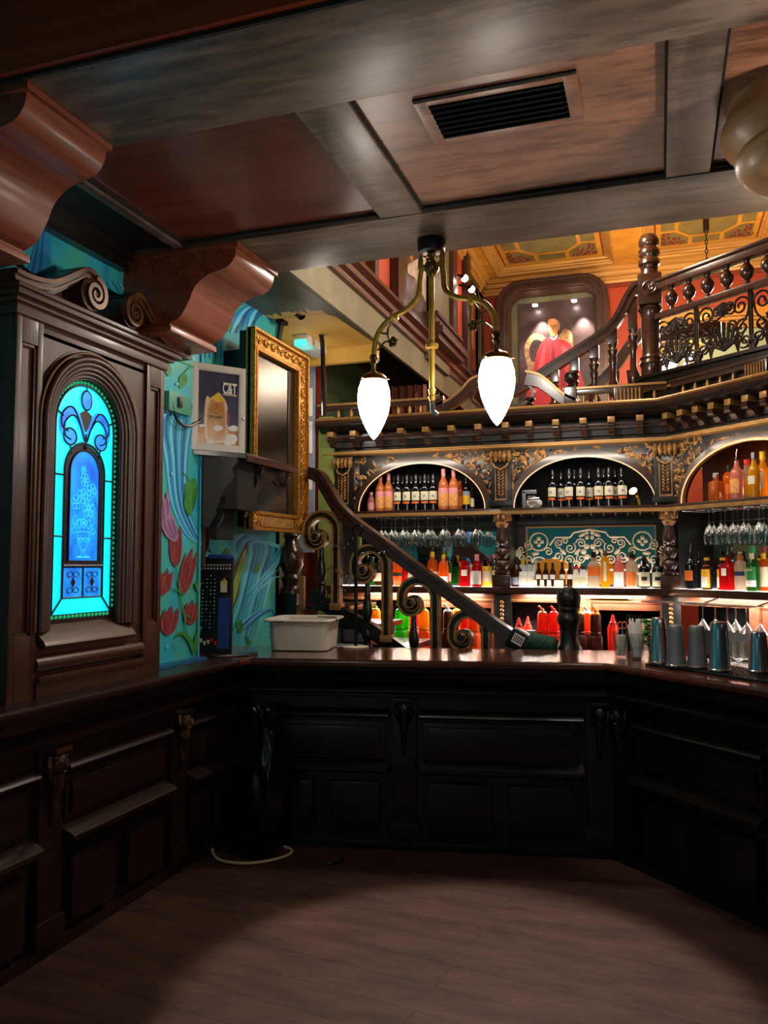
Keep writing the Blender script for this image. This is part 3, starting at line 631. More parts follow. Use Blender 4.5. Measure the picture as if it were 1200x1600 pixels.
for s in (-1, 1):
    for y, z, h in ((.055, 1.845, .05), (.03, 1.83, .045), (.062, 1.80, .03)): q([(s * (y + .018 * sin(t * pi / 8)), z - h / 2 + h * t / 8) for t in range(9)]); q([(s * (y - .012 * sin(t * pi / 8)), z - h / 2 + h * t / 8) for t in range(9)])
    q([(s * p, z) for p, z in ((.04, 1.795), (.042, 1.77), (.03, 1.74), (.012, 1.715), (.008, 1.70), (.012, 1.69), (.035, 1.682))])
    q([(s * p, z) for p, z in ((.0, 1.76), (.02, 1.745), (.028, 1.765), (.038, 1.75))])
q([(-.042, 1.795), (.042, 1.795)]); q([(-.042, 1.765), (.042, 1.765)]); q([(-.012, 1.712), (.012, 1.712)]); q([(-.045, 1.68), (.045, 1.68)], .003)
b.build('etched_bouquet', parent=win)

# ------------------------------------------------------------------ panelled dado (left wall) and the bar front share one design
def leafy_mask(b, c, n, s=1.):
    """small carved mask on a scrolled bracket; c = back centre at the top, n = outward, in plan"""
    u = V((-n[1], n[0], 0)); n = V((n[0], n[1], 0)); M = Matrix((( u.x, n.x, 0, c[0]), (u.y, n.y, 0, c[1]), (0, 0, 1, c[2]), (0, 0, 0, 1)))
    o = b.T; b.T = o @ M
    b.cbox(-.06 * s, .06 * s, 0, .085 * s, -.03 * s, 0, .005); b.ball((0, .05 * s, -.085 * s), (.045 * s, .04 * s, .06 * s), 12, 8)
    for sx in (-1, 1):
        b.ball((sx * .035 * s, .045 * s, -.05 * s), (.022 * s, .03 * s, .02 * s), 8, 6); b.ball((sx * .02 * s, .085 * s, -.075 * s), (.01 * s, .008 * s, .008 * s), 6, 5)
        b.tube([(sx * .05 * s, .03 * s, -.04 * s), (sx * .06 * s, .04 * s, -.09 * s), (sx * .04 * s, .03 * s, -.15 * s), (sx * .015 * s, .03 * s, -.19 * s)], [.014 * s, .018 * s, .014 * s, .008 * s], 6)
    b.ball((0, .09 * s, -.095 * s), (.012 * s, .018 * s, .02 * s), 8, 6); b.ball((0, .075 * s, -.125 * s), (.022 * s, .016 * s, .008 * s), 8, 6)
    b.tube([(0, .04 * s, -.14 * s), (0, .05 * s, -.2 * s), (0, .02 * s, -.27 * s), (0, .035 * s, -.33 * s), (0, .01 * s, -.4 * s)], [.035 * s, .028 * s, .02 * s, .016 * s, .006 * s], 8)
    b.T = o
def panel_front(T, length, piers, parent, mat_x, back=.14, z1=1.0, masks=None):
    """local u along, v outward; face of the boarding at v = 0"""
    b = B(T).m(mat_x); b.box(0, length, -back, 0, 0, z1); b.build('boarding', parent=parent, smooth=0)
    b = B(T).m(mat_x); b.cbox(0, length, 0, .03, 0, .05, .006); b.build('skirting', parent=parent)
    b = B(T).m(mat_x); b.prism([(0, .895), (.10, .90), (.112, .912), (.112, .922), (.10, .93), (.06, .94), (0, .965)], lambda a, c, d: V((d, a, c)), 0, length); b.cbox(0, length, 0, .05, .87, .9, .006); b.build('upper_rail', parent=parent)
    edges = [0] + [p for p in piers] + [length]
    for p in piers:
        b = B(T).m(mat_x); b.cbox(p - .07, p + .07, 0, .035, .05, .895, .006); b.cbox(p - .085, p + .085, 0, .05, .05, .16, .006); pier = b.build('pier', parent=parent)
        q = B(T).m((masks or {}).get(p, mat_x)); leafy_mask(q, (p, .03, .875), (0, 1), .82); q.build('carved_mask', parent=pier)
    for i in range(len(edges) - 1):
        u0 = edges[i] + (.09 if i else .02); u1 = edges[i + 1] - (.09 if i < len(edges) - 2 else .02)
        if u1 - u0 < .15: continue
        b = B(T).m(mat_x)
        b.prism([(0, .745), (.05, .75), (.06, .765), (.05, .78), (.02, .79), (0, .80)], lambda a, c, d: V((d, a, c)), u0, u1); b.build('rail', parent=parent)
        b = B(T).m(mat_x)
        b.prism([(0, .43), (.06, .44), (.085, .455), (.085, .475), (.06, .49), (0, .51)], lambda a, c, d: V((d, a, c)), u0, u1); b.build('rail', parent=parent)
        b = B(T).m(mat_x); b.cbox(u0 + .05, u1 - .05, 0, .03, .55, .70, .012); b.cbox(u0 + .02, u1 - .02, 0, .014, .525, .725, .006); b.build('panel', parent=parent)
        k = 2 if u1 - u0 > .5 else 1; w = (u1 - u0) / k
        for j in range(k):
            b = B(T).m(mat_x); b.cbox(u0 + j * w + .05, u0 + (j + 1) * w - .05, 0, .04, .09, .385, .02); b.build('panel', parent=parent)
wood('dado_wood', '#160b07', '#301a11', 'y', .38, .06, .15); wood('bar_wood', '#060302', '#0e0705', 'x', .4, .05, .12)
mottled('lion_gilt', '#1c0d06', '#8a5c1e', 14, rough=.45, metal=.2, lo=.45, hi=.75)
mottled('carved_red', '#241009', '#542818', 20, rough=.45)
da = struct('wall_left_dado')
T = frameT((-2.50, 1.2, 0), (0, 1), (1, 0)); T = T
panel_front(T, 3.30, [.72, 1.70, 2.68], da, 'dado_wood', .06, 1.06, {1.70: 'carved_red', 2.68: 'lion_gilt'})
b = B().m('dado_wood')
b.sweep([(-.09, .97), (0, .97), (.06, .985), (.07, 1.02), (.10, 1.035), (.12, 1.06), (.15, 1.065), (.155, 1.085), (.15, 1.1), (-.09, 1.1)], [(-2.445, 1.2), (-2.445, 4.2)]); b.build('ledge', 'dado_wood', da)
B().box(-2.55, -2.48, 3.62, 4.17, 1.1, 1.115).build('ledge_board', 'mural_deep', da, 0)

# ------------------------------------------------------------------ corbels under the beams
prof = smoothpath([(-1.905, 3.2), (-1.915, 3.13), (-1.96, 3.085), (-2.06, 3.06), (-2.13, 3.01), (-2.165, 2.94), (-2.21, 2.87), (-2.27, 2.84)], 5)
def corbel(y0, y1, label):
    t = thing('corbel', label, 'corbel', (-2.4, (y0 + y1) / 2, 2.8))
    b = B().m('corbel_wood'); fn = lambda a, c, d: V((a, d, c))
    b.prism([(-2.55, 3.2)] + prof + [(-2.28, 2.80), (-2.55, 2.80)], fn, y0 + .015, y1 - .015); b.build('scroll_block', parent=t)
    b = B().m('corbel_wood'); b.cbox(-2.55, -2.255, y0, y1, 2.795, 2.825, .006); b.build('base_plate', parent=t)
    b = B().m('corbel_wood'); b.cbox(-2.55, -1.89, y0, y1, 3.175, 3.2, .006); b.build('top_plate', parent=t); 
    b = B().m('black_wood'); b.box(-2.55, -2.4, y0 + .02, y1 - .02, 2.76, 2.795); b.build('foot', parent=t)
    return t
corbel(3.41, 3.85, 'red-brown scrolled corbel beside the gold frame, under the beam with the lamp')
corbel(2.03, 2.46, 'red-brown scrolled corbel above the left end of the scroll pediment, cut by the picture edge')

# junction box and cables on the mural
t = thing('junction_box', 'green painted junction box with a black cable beside the stained-glass window', 'junction box', (XW, 3.95, 1.97))
ys_, zt, zb_ = (on(256, 620, 'X', XW).y, on(291, 620, 'X', XW).y), on(272, 616, 'X', XW).z, on(272, 646, 'X', XW).z
B().cbox(XW, XW + .035, ys_[0], ys_[1], zb_, zt, .006).build('cover', 'socket_green', t)
b = B().m('black_plastic'); b.cbox(XW + .035, XW + .045, ys_[0] + .08, ys_[0] + .12, zb_ + .03, zt - .02, .004); b.build('clip', parent=t)
cab = [on(x, y, 'X', XW + .03) for x, y in ((269, 628), (271, 640), (276, 655), (285, 664), (296, 666), (308, 661), (316, 655))]
b = B().m('black_plastic'); b.tube(smoothpath(cab, 4), .008, 7); b.tube(smoothpath([on(x, y, 'X', XW + .03) for x, y in ((268, 640), (262, 645), (256, 643), (258, 636), (266, 637))], 4), .004, 6); b.build('cable', parent=t)
b = B().m('black_plastic'); b.tube(smoothpath([on(x, y, 'X', XW + .015) for x, y in ((-10, 395), (20, 405), (42, 424), (60, 434), (90, 430), (125, 432), (170, 455), (200, 470))], 5), .01, 6)
tag(b.build('power_cable'), 'black cable running along the mural above the window pediment', 'cable')
# ------------------------------------------------------------------ corner shelf, poster and gold-framed television
t = thing('wall_shelf', 'black corner shelf on scrolled brackets under the white poster frame', 'shelf', (-2.6, 4.4, 2.31))
A_, B_ = V((-2.545, 4.10)), V((-2.345, 4.36))
b = B().m('black_wood'); fnz = lambda a, c, d: V((a, c, d))
outl = [(-2.545, 4.10), (-2.345, 4.36), (-2.345, 5.08), (-2.45, 5.08), (-2.45, 4.66), (-2.74, 4.66), (-2.74, 4.2), (-2.545, 4.2)]
b.prism(outl, fnz, 2.285, 2.31); b.build('board', parent=t, smooth=20)
b = B().m('stair_wood'); b.sweep([(0, 2.268), (.006, 2.268), (.012, 2.29), (.006, 2.315), (0, 2.315)], [(-2.345, 5.08), (-2.345, 4.36)][::-1]); b.build('edge_moulding', parent=t)
def console(b, base, d, h, reach, w):
    """scrolled bracket: base = wall point at the top, d = plan direction outwards"""
    d = V((d[0], d[1], 0)).normalized(); s_ = V((-d.y, d.x, 0)); p0 = V(base)
    pr = smoothpath([(reach, 0), (reach, -.03), (reach * .86, -.07), (reach * .9, -.12), (reach * .62, -.2), (reach * .4, -.3 * h / .4), (reach * .42, -.8 * h), (reach * .2, -h)], 5)
    b.prism([(0, 0)] + pr + [(0, -h)], lambda a, c, e: p0 + d * a + s_ * e + V((0, 0, c)), -w / 2, w / 2)
b = B().m('void'); b.prism([(-2.548, 4.19), (-2.40, 4.36), (-2.40, 4.62), (-2.74, 4.62), (-2.74, 4.19)], fnz, 1.98, 2.285); b.prism([(-2.60, 4.23), (-2.50, 4.30), (-2.50, 4.5), (-2.74, 4.5), (-2.74, 4.23)], fnz, 1.80, 1.98); b.build('carcass', parent=t, smooth=20)
b = B().m('black_paint'); b.cbox(-2.585, -2.535, 4.19, 4.235, 1.62, 2.2, .006); b.build('back_post', parent=t)
for base, d, h, r, w in (((-2.545, 4.20, 2.285), (.55, .45), .42, .20, .05), ((-2.60, 4.26, 2.05), (.8, .3), .36, .16, .05), ((-2.50, 4.6, 2.285), (1, .05), .34, .13, .05)):
    b = B().m('black_paint'); console(b, base, d, h, r, w); b.build('bracket', parent=t)
b = B().m('black_wood'); b.prism([(4.36, 2.285), (5.05, 2.285), (5.03, 2.22), (4.96, 2.16), (4.86, 2.2), (4.74, 2.17), (4.66, 2.1), (4.55, 2.06), (4.44, 2.1), (4.36, 2.12)], YZ, -2.43, -2.405); b.build('apron', parent=t, smooth=0)
b = B().m('stair_wood'); 
for y in (4.62, 5.0): b = B().m('stair_wood'); b.tube(smoothpath([(-2.38, y, 2.285), (-2.365, y, 2.25), (-2.38, y, 2.2), (-2.41, y, 2.17)], 4), .014, 8); b.build('scroll', parent=t)

u = (B_ - A_).normalized(); TP = frameT((A_.x - .012, A_.y - .012, 2.312), (u.x, u.y), (u.y, -u.x))
t = thing('poster_frame', 'white lockable frame with a food poster reading C&T on the corner shelf', 'poster', TP.to_translation())
PWd, PHt = .338, .515
b = B(TP).m('white_plastic')
for p in ((0, .036, 0, PHt), (PWd - .036, PWd, 0, PHt), (.036, PWd - .036, 0, .036), (.036, PWd - .036, PHt - .036, PHt)): b.cbox(p[0], p[1], -.02, .006, p[2], p[3], .003)
for p in ((.034, .042, .034, PHt - .034), (PWd - .042, PWd - .034, .034, PHt - .034), (.042, PWd - .042, .034, .042), (.042, PWd - .042, PHt - .042, PHt - .034)): b.cbox(p[0], p[1], -.01, .003, p[2], p[3], .001)
b.build('frame', parent=t)
mottled('poster_navy', '#2a2a44', '#454662', 5, rough=.25, coat=.4); mottled('poster_bag', '#b07a42', '#d9a468', 12, rough=.3, dist=1.); mottled('poster_chips', '#8a4a1a', '#e0962e', 26, (1, 1, 2.2), .3, dist=1.5)
mottled('poster_skin', '#d8b48c', '#ecd2b0', 10, rough=.3)
b = B(TP); lv = [0]
def pp(mat, pts):
    lv[0] += 1; b.m(mat).flat([TP.inverted() @ TP @ V((x * PWd, -.004 + .0003 * lv[0], z * PHt)) for x, z in pts])
b.m('poster_navy').box(.036, PWd - .036, -.01, -.004, .036, PHt - .036)
pp('poster_chips', [(.11, .075), (.89, .075), (.89, .26), (.75, .3), (.6, .26), (.4, .28), (.25, .24), (.11, .3)])
pp('poster_skin', smoothpath([(.27, .13), (.24, .3), (.25, .52), (.29, .63), (.36, .6), (.44, .65), (.5, .68), (.58, .64), (.66, .55), (.69, .35), (.68, .15), (.5, .1), (.27, .13)], 3))
pp('poster_bag', smoothpath([(.31, .14), (.29, .32), (.31, .5), (.36, .6), (.46, .63), (.58, .6), (.62, .46), (.63, .3), (.61, .16), (.46, .12), (.31, .14)], 3))
pp('yellow_label', [(.33, .6), (.5, .69), (.62, .59), (.48, .57)])
pp('poster_chips', [(.34, .5), (.42, .56), (.58, .55), (.6, .47), (.5, .42), (.38, .44)])
pp('tulip', [(.66, .5), (.72, .42), (.7, .3), (.66, .33)])
for q in ([(.14, .29), (.26, .3), (.24, .27), (.16, .265)], [(.4, .27), (.47, .3), (.58, .29), (.56, .25), (.45, .235)], [(.68, .29), (.78, .32), (.88, .3), (.86, .26), (.72, .25)], [(.28, .11), (.33, .14), (.42, .12), (.4, .085), (.3, .08)], [(.6, .1), (.66, .2), (.8, .21), (.86, .17), (.8, .1), (.66, .08)]): pp('white_card', smoothpath(q + q[:1], 3)[:-1])
for x0, z0 in ((.33, .40), (.43, .395), (.49, .40)):
    for k in range(3): pp('dark_grey', [(x0 + .028 * k, z0 - .018), (x0 + .028 * k + .012, z0 - .018), (x0 + .028 * k + .018, z0 + .014), (x0 + .028 * k + .006, z0 + .014)])
sheet = b.build('poster_sheet', parent=t, smooth=0)
MX = TP @ Matrix.Translation((.70 * PWd, .0002, .735 * PHt)) @ Matrix.Rotation(pi / 2, 4, 'X') @ Matrix.Diagonal((1, 1, 1, 1))
text_mesh('C&T', .09, MX, 'lettering', 'white_card', sheet, sx=.52)
b = B(TP).m('poster_skin')
for z, x0, x1 in ((.80, .58, .84), (.668, .58, .84)): b.box(x0 * PWd, x1 * PWd, -.003, .0006, (z - .006) * PHt, (z + .008) * PHt)
b.build('caption_bar', parent=sheet, smooth=0)
b = B(TP).m('steel'); b.lathe([(.009, 0), (.009, .006), (.005, .008)], (PWd - .018, .006, .40 * PHt), (0, 1, 0), 14); b.build('lock', parent=t)

t = thing('framed_television', 'dark television screen in a gilt carved frame on the mural wall', 'television', (-2.52, 5.15, 1.9))
ty0, ty1, tz0, tz1 = 4.72, 5.60, 1.87, 3.21; XT = -2.5
b = B().m('gold')
b = B().m('frame_gold'); fw = .115
for p in ((ty0, ty0 + .05, tz0, tz1), (ty1 - .14, ty1, tz0, tz1), (ty0 + .05, ty1 - .14, tz0, tz0 + .115), (ty0 + .05, ty1 - .14, tz1 - .13, tz1)): b.cbox(XT - .05, XT, *p, .012)
for p in ((ty0, ty0 + .018, tz0, tz1), (ty1 - .02, ty1, tz0, tz1), (ty0, ty1, tz0, tz0 + .02), (ty0, ty1, tz1 - .02, tz1)): b.cbox(XT - .04, XT + .022, *p, .008)
tvf = b.build('frame', parent=t)
b = B().m('frame_gold')
for p in ((ty0 + .048, ty0 + .07, tz0 + .11, tz1 - .12), (ty1 - .17, ty1 - .138, tz0 + .11, tz1 - .12), (ty0 + .05, ty1 - .14, tz0 + .105, tz0 + .13), (ty0 + .05, ty1 - .14, tz1 - .145, tz1 - .122)): b.cbox(XT - .03, XT + .012, *p, .008)
b.build('inner_slip', parent=tvf)
b = B().m('frame_gold')
def sprig(y, z, a, s=1.):
    for k in (-1, 0, 1):
        an = a + k * .75; M = Matrix.Rotation(an, 3, 'X'); b.ball((XT + .006, y + .018 * s * -sin(an), z + .018 * s * cos(an)), (.008, .009 * s, .022 * s), 6, 5, M)
    b.tube([(XT + .004, y + .02 * s * cos(g), z + .02 * s * sin(g)) for g in [i * .6 for i in range(9)]], .0035, 4)
for i in range(24): sprig(ty1 - .08, tz0 + .05 + i * (tz1 - tz0 - .1) / 23, (i % 2) * pi)
for i in range(14): sprig(ty0 + .06 + i * (ty1 - ty0 - .16) / 13, tz1 - .07, pi / 2 * (1 if i % 2 else -1) if i % 3 else 0)
for i in range(14): sprig(ty0 + .033, tz0 + .05 + i * (tz1 - tz0 - .1) / 13, (i % 2) * pi, .6)
for y in (ty0 + .05, ty0 + .1, ty1 - .18, ty1 - .13): sprig(y, tz0 + .06, 0, 1.1)
b.build('carved_ornament', parent=tvf)
b = B().m('gilt_edge'); b.cbox(XT, XT + .006, ty0 + .14, ty1 - .24, tz0 + .03, tz0 + .095, .003); b.build('name_plate', parent=tvf)
B().box(XT - .045, XT - .03, ty0 + .06, ty1 - .15, tz0 + .11, tz1 - .13).build('screen', 'tv_screen', t, 0)
b = B().m('dado_wood'); b.box(XT - .046, XT - .028, ty1 - .24, ty1 - .15, tz0 + .115, tz1 - .13); b.m('black_paint').box(XT - .047, XT - .026, ty1 - .275, ty1 - .24, tz0 + .115, tz1 - .13); b.build('screen_bezel', parent=t, smooth=0)
b = B().m('green_paint'); b.box(XT - .1, XT - .05, ty0 + .01, ty1 - .02, tz0 + .02, tz1 - .02); b.build('casing', 'black_paint', t, 0)
b = B().m('black_paint'); b.cbox(XR + .002, XT - .1, ty0 + .06, ty1 - .2, 2.2, 3.08, .01); b.build('wall_mount', parent=t)

# mixing console standing on end in the corner
t = thing('mixing_console', 'audio mixing console stood on end with rows of knobs and blue sections', 'mixing console', (-2.6, 4.5, 1.1))
TM = Matrix.Translation((-2.735, 4.40, 1.101)) @ Matrix.Rotation(radians(24), 4, 'Z') @ Matrix.Rotation(radians(-7), 4, 'X')
b = B(TM).m('black_plastic'); b.cbox(0, .25, 0, .07, 0, .60, .008); b.build('case', parent=t)
b = B(TM).m('blue_plastic'); b.cbox(.09, .245, -.003, .05, .585, .612, .006); b.build('blue_end_cap', parent=t)
b = B(TM).m('blue_plastic'); b.box(.165, .235, -.003, .0, .03, .34); b.build('blue_panel', parent=t)
b = B(TM).m('white_plastic')
for r_ in range(2):
    for k in range(12): b.lathe([(.006, 0), (.006, .004)], (.02 + k * .019, 0, .545 - r_ * .022), (0, -1, 0), 6)
b.build('sockets', parent=t, smooth=0)
k_ = 0
b = B(TM); rg = random.Random(5)
for r_ in range(15):
    for k in range(6):
        z = .475 - r_ * .023; x = .02 + k * .024
        b.m('black_plastic').lathe([(.0085, 0), (.007, .014), (.006, .015)], (x, 0, z), (0, -1, 0), 8); b.m('white_plastic' if rg.random() < .75 else 'blue_plastic').box(x - .003, x + .003, -.0165, -.013, z - .001, z + .006)
b.build('knobs', parent=t)
b = B(TM)
for k in range(7):
    x = .02 + k * .022; b.m('void').box(x - .002, x + .002, -.001, 0, .02, .13); b.m('white_plastic' if k < 5 else 'red_cap').cbox(x - .007, x + .007, -.012, 0, .05 + .008 * (k % 3), .075 + .008 * (k % 3), .002)
b.build('faders', parent=t)
b = B(TM); b.m('black_plastic').cbox(.16, .24, -.002, 0, .36, .46, .003); b.m('cream').box(.175, .215, -.004, -.002, .375, .445); b.m('yellow_cap').box(.19, .205, -.005, -.003, .43, .46); b.build('meter_window', parent=t, smooth=0)
b = B().m('black_plastic'); b.tube(smoothpath([(-2.62, 4.43, 1.72), (-2.64, 4.43, 1.75), (-2.66, 4.44, 1.78), (-2.68, 4.46, 1.79)], 5), .006, 6)
for k in range(4): b.tube(smoothpath([(-2.62 + .05 * k, 4.40 - .02 * k, 1.108), (-2.56 + .02 * k, 4.33 - .03 * k, 1.108), (-2.48 + .02 * k, 4.30, 1.108), (-2.40 + .03 * k, 4.37 + .02 * k, 1.108), (-2.36, 4.46 + .03 * k, 1.108)], 5), .006, 6)
tag(b.build('audio_cable'), 'tangle of black cables at the foot of the mixing console', 'cable')

# fittings on the mezzanine soffit
p = on(486, 534, 'Z', 3.49)
t = thing('emergency_light', 'slim emergency light with a teal lens under the yellow soffit', 'emergency light', (p.x, p.y, 3.5))
b = B().m('white_plastic'); b.cbox(p.x - .06, p.x + .06, p.y - .2, p.y + .2, 3.43, 3.5, .012); b.build('housing', parent=t)
b = B().m('frost'); b.cbox(p.x - .055, p.x + .055, p.y - .19, p.y + .19, 3.405, 3.432, .01); b.build('diffuser', parent=t)
b = B().m('sign_teal'); b.cbox(p.x - .06, p.x + .05, p.y - .204, p.y - .06, 3.41, 3.46, .006); b.build('teal_lens', parent=t)
p = on(462, 498, 'Y', 5.6)
t = thing('stage_spotlight', 'small black spotlight on a bracket above the gold frame', 'spotlight', p)
b = B().m('black_metal'); b.cbox(p.x - .12, p.x - .06, 5.5, 5.6, p.z - .05, p.z + .1, .008); b.tube([(p.x - .08, 5.55, p.z + .05), (p.x, 5.5, p.z + .06), (p.x + .06, 5.46, p.z + .02)], .016, 8); b.build('bracket', parent=t)
M0 = V((.8, -.35, -.5)).normalized(); b = B().m('black_metal'); b.lathe([(.028, 0), (.034, .05), (.034, .12), (.042, .15), (.036, .15), (.03, .13)], V((p.x, 5.5, p.z + .05)), M0, 14); b.build('lamp_head', parent=t)
b = B().m('black_plastic'); b.tube(smoothpath([(p.x - .09, 5.58, p.z + .02), (p.x - .12, 5.57, p.z - .12), (p.x - .13, 5.58, p.z - .4), (p.x - .13, 5.59, p.z - 1.5)], 5), .02, 8)
b.tube(smoothpath([tuple(on(*q, 'Y', 6.0)) for q in ((468, 522), (482, 516), (496, 517), (503, 530), (505, 580), (506, 650))], 5), .02, 8); tag(b.build('black_conduit'), 'black conduit bending down beside the gold frame', 'conduit')

# the way through to the left of the shelves
t = thing('notice_board', 'narrow pale blue notice board seen at the edge of the gold frame', 'notice board', (-2.92, 6.55, 1.7))
B().box(-3.04, -2.85, 6.55, 6.57, 1.75, 3.44).build('board', 'grey_card', t, 0)
b = B().m('white_card')
for z0, z1 in ((2.95, 3.2), (2.62, 2.9), (2.3, 2.5)): b.box(-2.98, -2.87, 6.545, 6.55, z0, z1)
b.build('paper', parent=t, smooth=0)
mottled('lime_wall', '#6f7a3a', '#8a934c', 3, rough=.55)
wallbox('wall_stair_end', 'lime_wall', -2.84, -2.70, 6.62, 6.66, .9, 2.95)
wallbox('wall_passage', 'red_deep', -3.05, -2.84, 6.75, 6.8, 0, 3.6)

t = thing('turned_post', 'dark turned timber post behind the white tub, below the gold frame', 'post', (-2.70, 5.76, 0))
b = B().m('black_wood'); b.cbox(-2.78, -2.62, 5.70, 5.84, 0, 1.42, .006); b.build('square_base', parent=t)
b = B().m('stair_wood'); b.lathe([(.09, 1.42), (.09, 1.45), (.065, 1.48), (.075, 1.52), (.08, 1.54), (.06, 1.57), (.07, 1.6), (.095, 1.64), (.1, 1.72), (.09, 1.76), (.06, 1.8), (.05, 1.84), (.07, 1.87), (.05, 1.9), (.055, 2.0), (.065, 2.1), (.05, 2.2)], (-2.70, 5.77, 0)); b.build('turned_shaft', parent=t)

# white tub
TT = frameT((-2.205, 4.93, 1.101), (.98, .2))
t = thing('storage_tub', 'white plastic tub with a broad rim standing on the bar beside the mural', 'tub', TT.to_translation())
def rrect(hx, hy, r, z, n=6):
    o = []
    for cx_, cy_, a0 in ((hx - r, hy - r, 0), (-hx + r, hy - r, pi / 2), (-hx + r, -hy + r, pi), (hx - r, -hy + r, 3 * pi / 2)):
        for k in range(n + 1): a = a0 + pi / 2 * k / n; o.append((cx_ + r * cos(a), cy_ + r * sin(a), z))
    return o
def loft(b, secs, cap0=True, cap1=True):
    n = len(secs[0]); vs = [p for s in secs for p in s]; fs = []
    for i in range(len(secs) - 1):
        for k in range(n): k2 = (k + 1) % n; fs.append((i * n + k, i * n + k2, (i + 1) * n + k2, (i + 1) * n + k))
    if cap0: fs.append(tuple(range(n - 1, -1, -1)))
    if cap1: fs.append(tuple((len(secs) - 1) * n + k for k in range(n)))
    return b.add(vs, fs)
b = B(TT).m('white_plastic')
loft(b, [rrect(.175, .19, .05, 0), rrect(.183, .2, .055, .006), rrect(.196, .215, .055, .19), rrect(.19, .209, .05, .19), rrect(.177, .194, .05, .012)]); b.build('body', parent=t)
b = B(TT).m('white_plastic'); loft(b, [rrect(.192, .211, .052, .186), rrect(.222, .242, .06, .184), rrect(.226, .246, .06, .192), rrect(.22, .24, .06, .2), rrect(.198, .217, .055, .198), rrect(.188, .207, .05, .19)], False, False); b.build('rim', parent=t)
b = B(TT).m('steel'); b.tube([(-.15, -.25, .188), (-.08, -.252, .19), (-.075, -.25, .17)], .003, 6); b.tube([(-.02, -.252, .19), (-.018, -.25, .165)], .003, 6); b.build('clip', parent=t)
b = B(TT).m('black_plastic'); b.tube(smoothpath([(.08, .02, .203), (.16, -.05, .206), (.215, -.08, .205), (.232, -.1, .18)], 5), .004, 6); tag(b.build('thin_cable'), 'thin black cable lying over the rim of the white tub', 'cable')
# ------------------------------------------------------------------ bar counter
P0, P1, P2 = V((-2.29, 4.33)), V((-.30, 4.73)), V((1.25, 3.18))
bar = thing('bar_counter', 'dark panelled bar counter with a polished red-brown top, angled at the right', 'bar counter', (-1.2, 4.8, 0))
dA, dB = (P1 - P0).normalized(), (P2 - P1).normalized(); nA, nB = V((dA.y, -dA.x)), V((dB.y, -dB.x))
P0b, P1b, P2b = V((-2.43, 5.0)), V((-.079, 5.47)), P2 - nB * .68
b = B().m('top_wood'); top = [(-2.745, 4.195), (-2.30, 4.215), tuple(P0), tuple(P1), tuple(P2), tuple(P2b), tuple(P1b), tuple(P0b), (-2.745, 4.94)]
b.prism(top, fnz, 1.06, 1.10); b.build('counter_top', parent=bar, smooth=0)
b = B().m('bar_wood'); b.sweep([(-.02, .975), (0, .985), (.02, .99), (.03, 1.02), (.045, 1.03), (.05, 1.06), (-.02, 1.06)], [tuple(P0 - nA * .06), tuple(P1 - (nA + nB) / (1 + nA.dot(nB)) * .06), tuple(P2 - nB * .06)]); b.build('nosing', parent=bar)
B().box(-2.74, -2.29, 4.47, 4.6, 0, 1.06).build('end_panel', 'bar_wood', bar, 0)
b = B().m('top_wood'); b.sweep([(-.01, 1.062), (.008, 1.064), (.014, 1.08), (.008, 1.097), (-.01, 1.0985)], [(-2.30, 4.215), tuple(P0), tuple(P1), tuple(P2)]); b.build('top_edge', parent=bar)
oA = P0 - nA * .13; oB = P1 - nB * .13
LA = (P1 - P0).length; LB = (P2 - P1).length
mA = (P1 - (nA + nB) / (1 + nA.dot(nB)) * .13 - oA).dot(dA)
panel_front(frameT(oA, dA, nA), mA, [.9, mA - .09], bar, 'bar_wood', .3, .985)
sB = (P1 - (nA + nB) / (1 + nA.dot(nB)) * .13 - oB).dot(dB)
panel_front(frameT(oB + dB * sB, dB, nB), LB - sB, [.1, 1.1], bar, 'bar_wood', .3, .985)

# dark corner: bin bag and the pale lead on the floor
t = thing('bin_bag', 'glossy black plastic bag slumped against the panelling in the dark corner', 'bag', (-2.15, 4.16, 0))
b = B().m('bag_plastic'); bm = bmesh.new(); bmesh.ops.create_icosphere(bm, subdivisions=4, radius=1)
from mathutils import noise as mnoise
for v in bm.verts:
    p = v.co; r = 1 + .16 * mnoise.noise(p * 2.1) + .09 * mnoise.noise(p * 5.3); h = (p.z + 1) / 2
    w = .155 * (1 - .55 * h ** 2.2); v.co = V((-2.15 + p.x * w * r, 4.255 + p.y * w * .72 * r, max(.004, .005 + h * .74 * (1 + .05 * mnoise.noise(p * 3)))))
bm.verts.index_update(); b.add([v.co.copy() for v in bm.verts], [[v.index for v in f.verts] for f in bm.faces]); bm.free(); b.build('sack', parent=t, smooth=60)
b = B().m('bag_plastic')
for k in range(7): a = k * .9; b.tube([(-2.15, 4.255, .72), (-2.15 + .03 * cos(a), 4.255 + .03 * sin(a), .78), (-2.15 + .07 * cos(a), 4.255 + .06 * sin(a), .83)], [.03, .02, .012], 6)
b.build('knot', parent=t)
b = B().m('cable_white'); b.tube(smoothpath([tuple(on(x, y, 'Z', .01)) for x, y in ((341, 1318), (333, 1322), (333, 1334), (344, 1344), (365, 1348), (390, 1349), (420, 1345), (446, 1338), (456, 1331), (452, 1326), (444, 1323))], 6), .0085, 8)
tag(b.build('power_lead'), 'cream power lead looped on the floor in front of the black bag', 'cable')
b = B().m('black_plastic'); b.tube(smoothpath([tuple(on(x, y, 'Z', .008)) for x, y in ((500, 1350), (520, 1349), (534, 1345), (537, 1341))], 6), .008, 8)
tag(b.build('power_lead'), 'short black lead on the floor at the foot of the bar', 'cable')

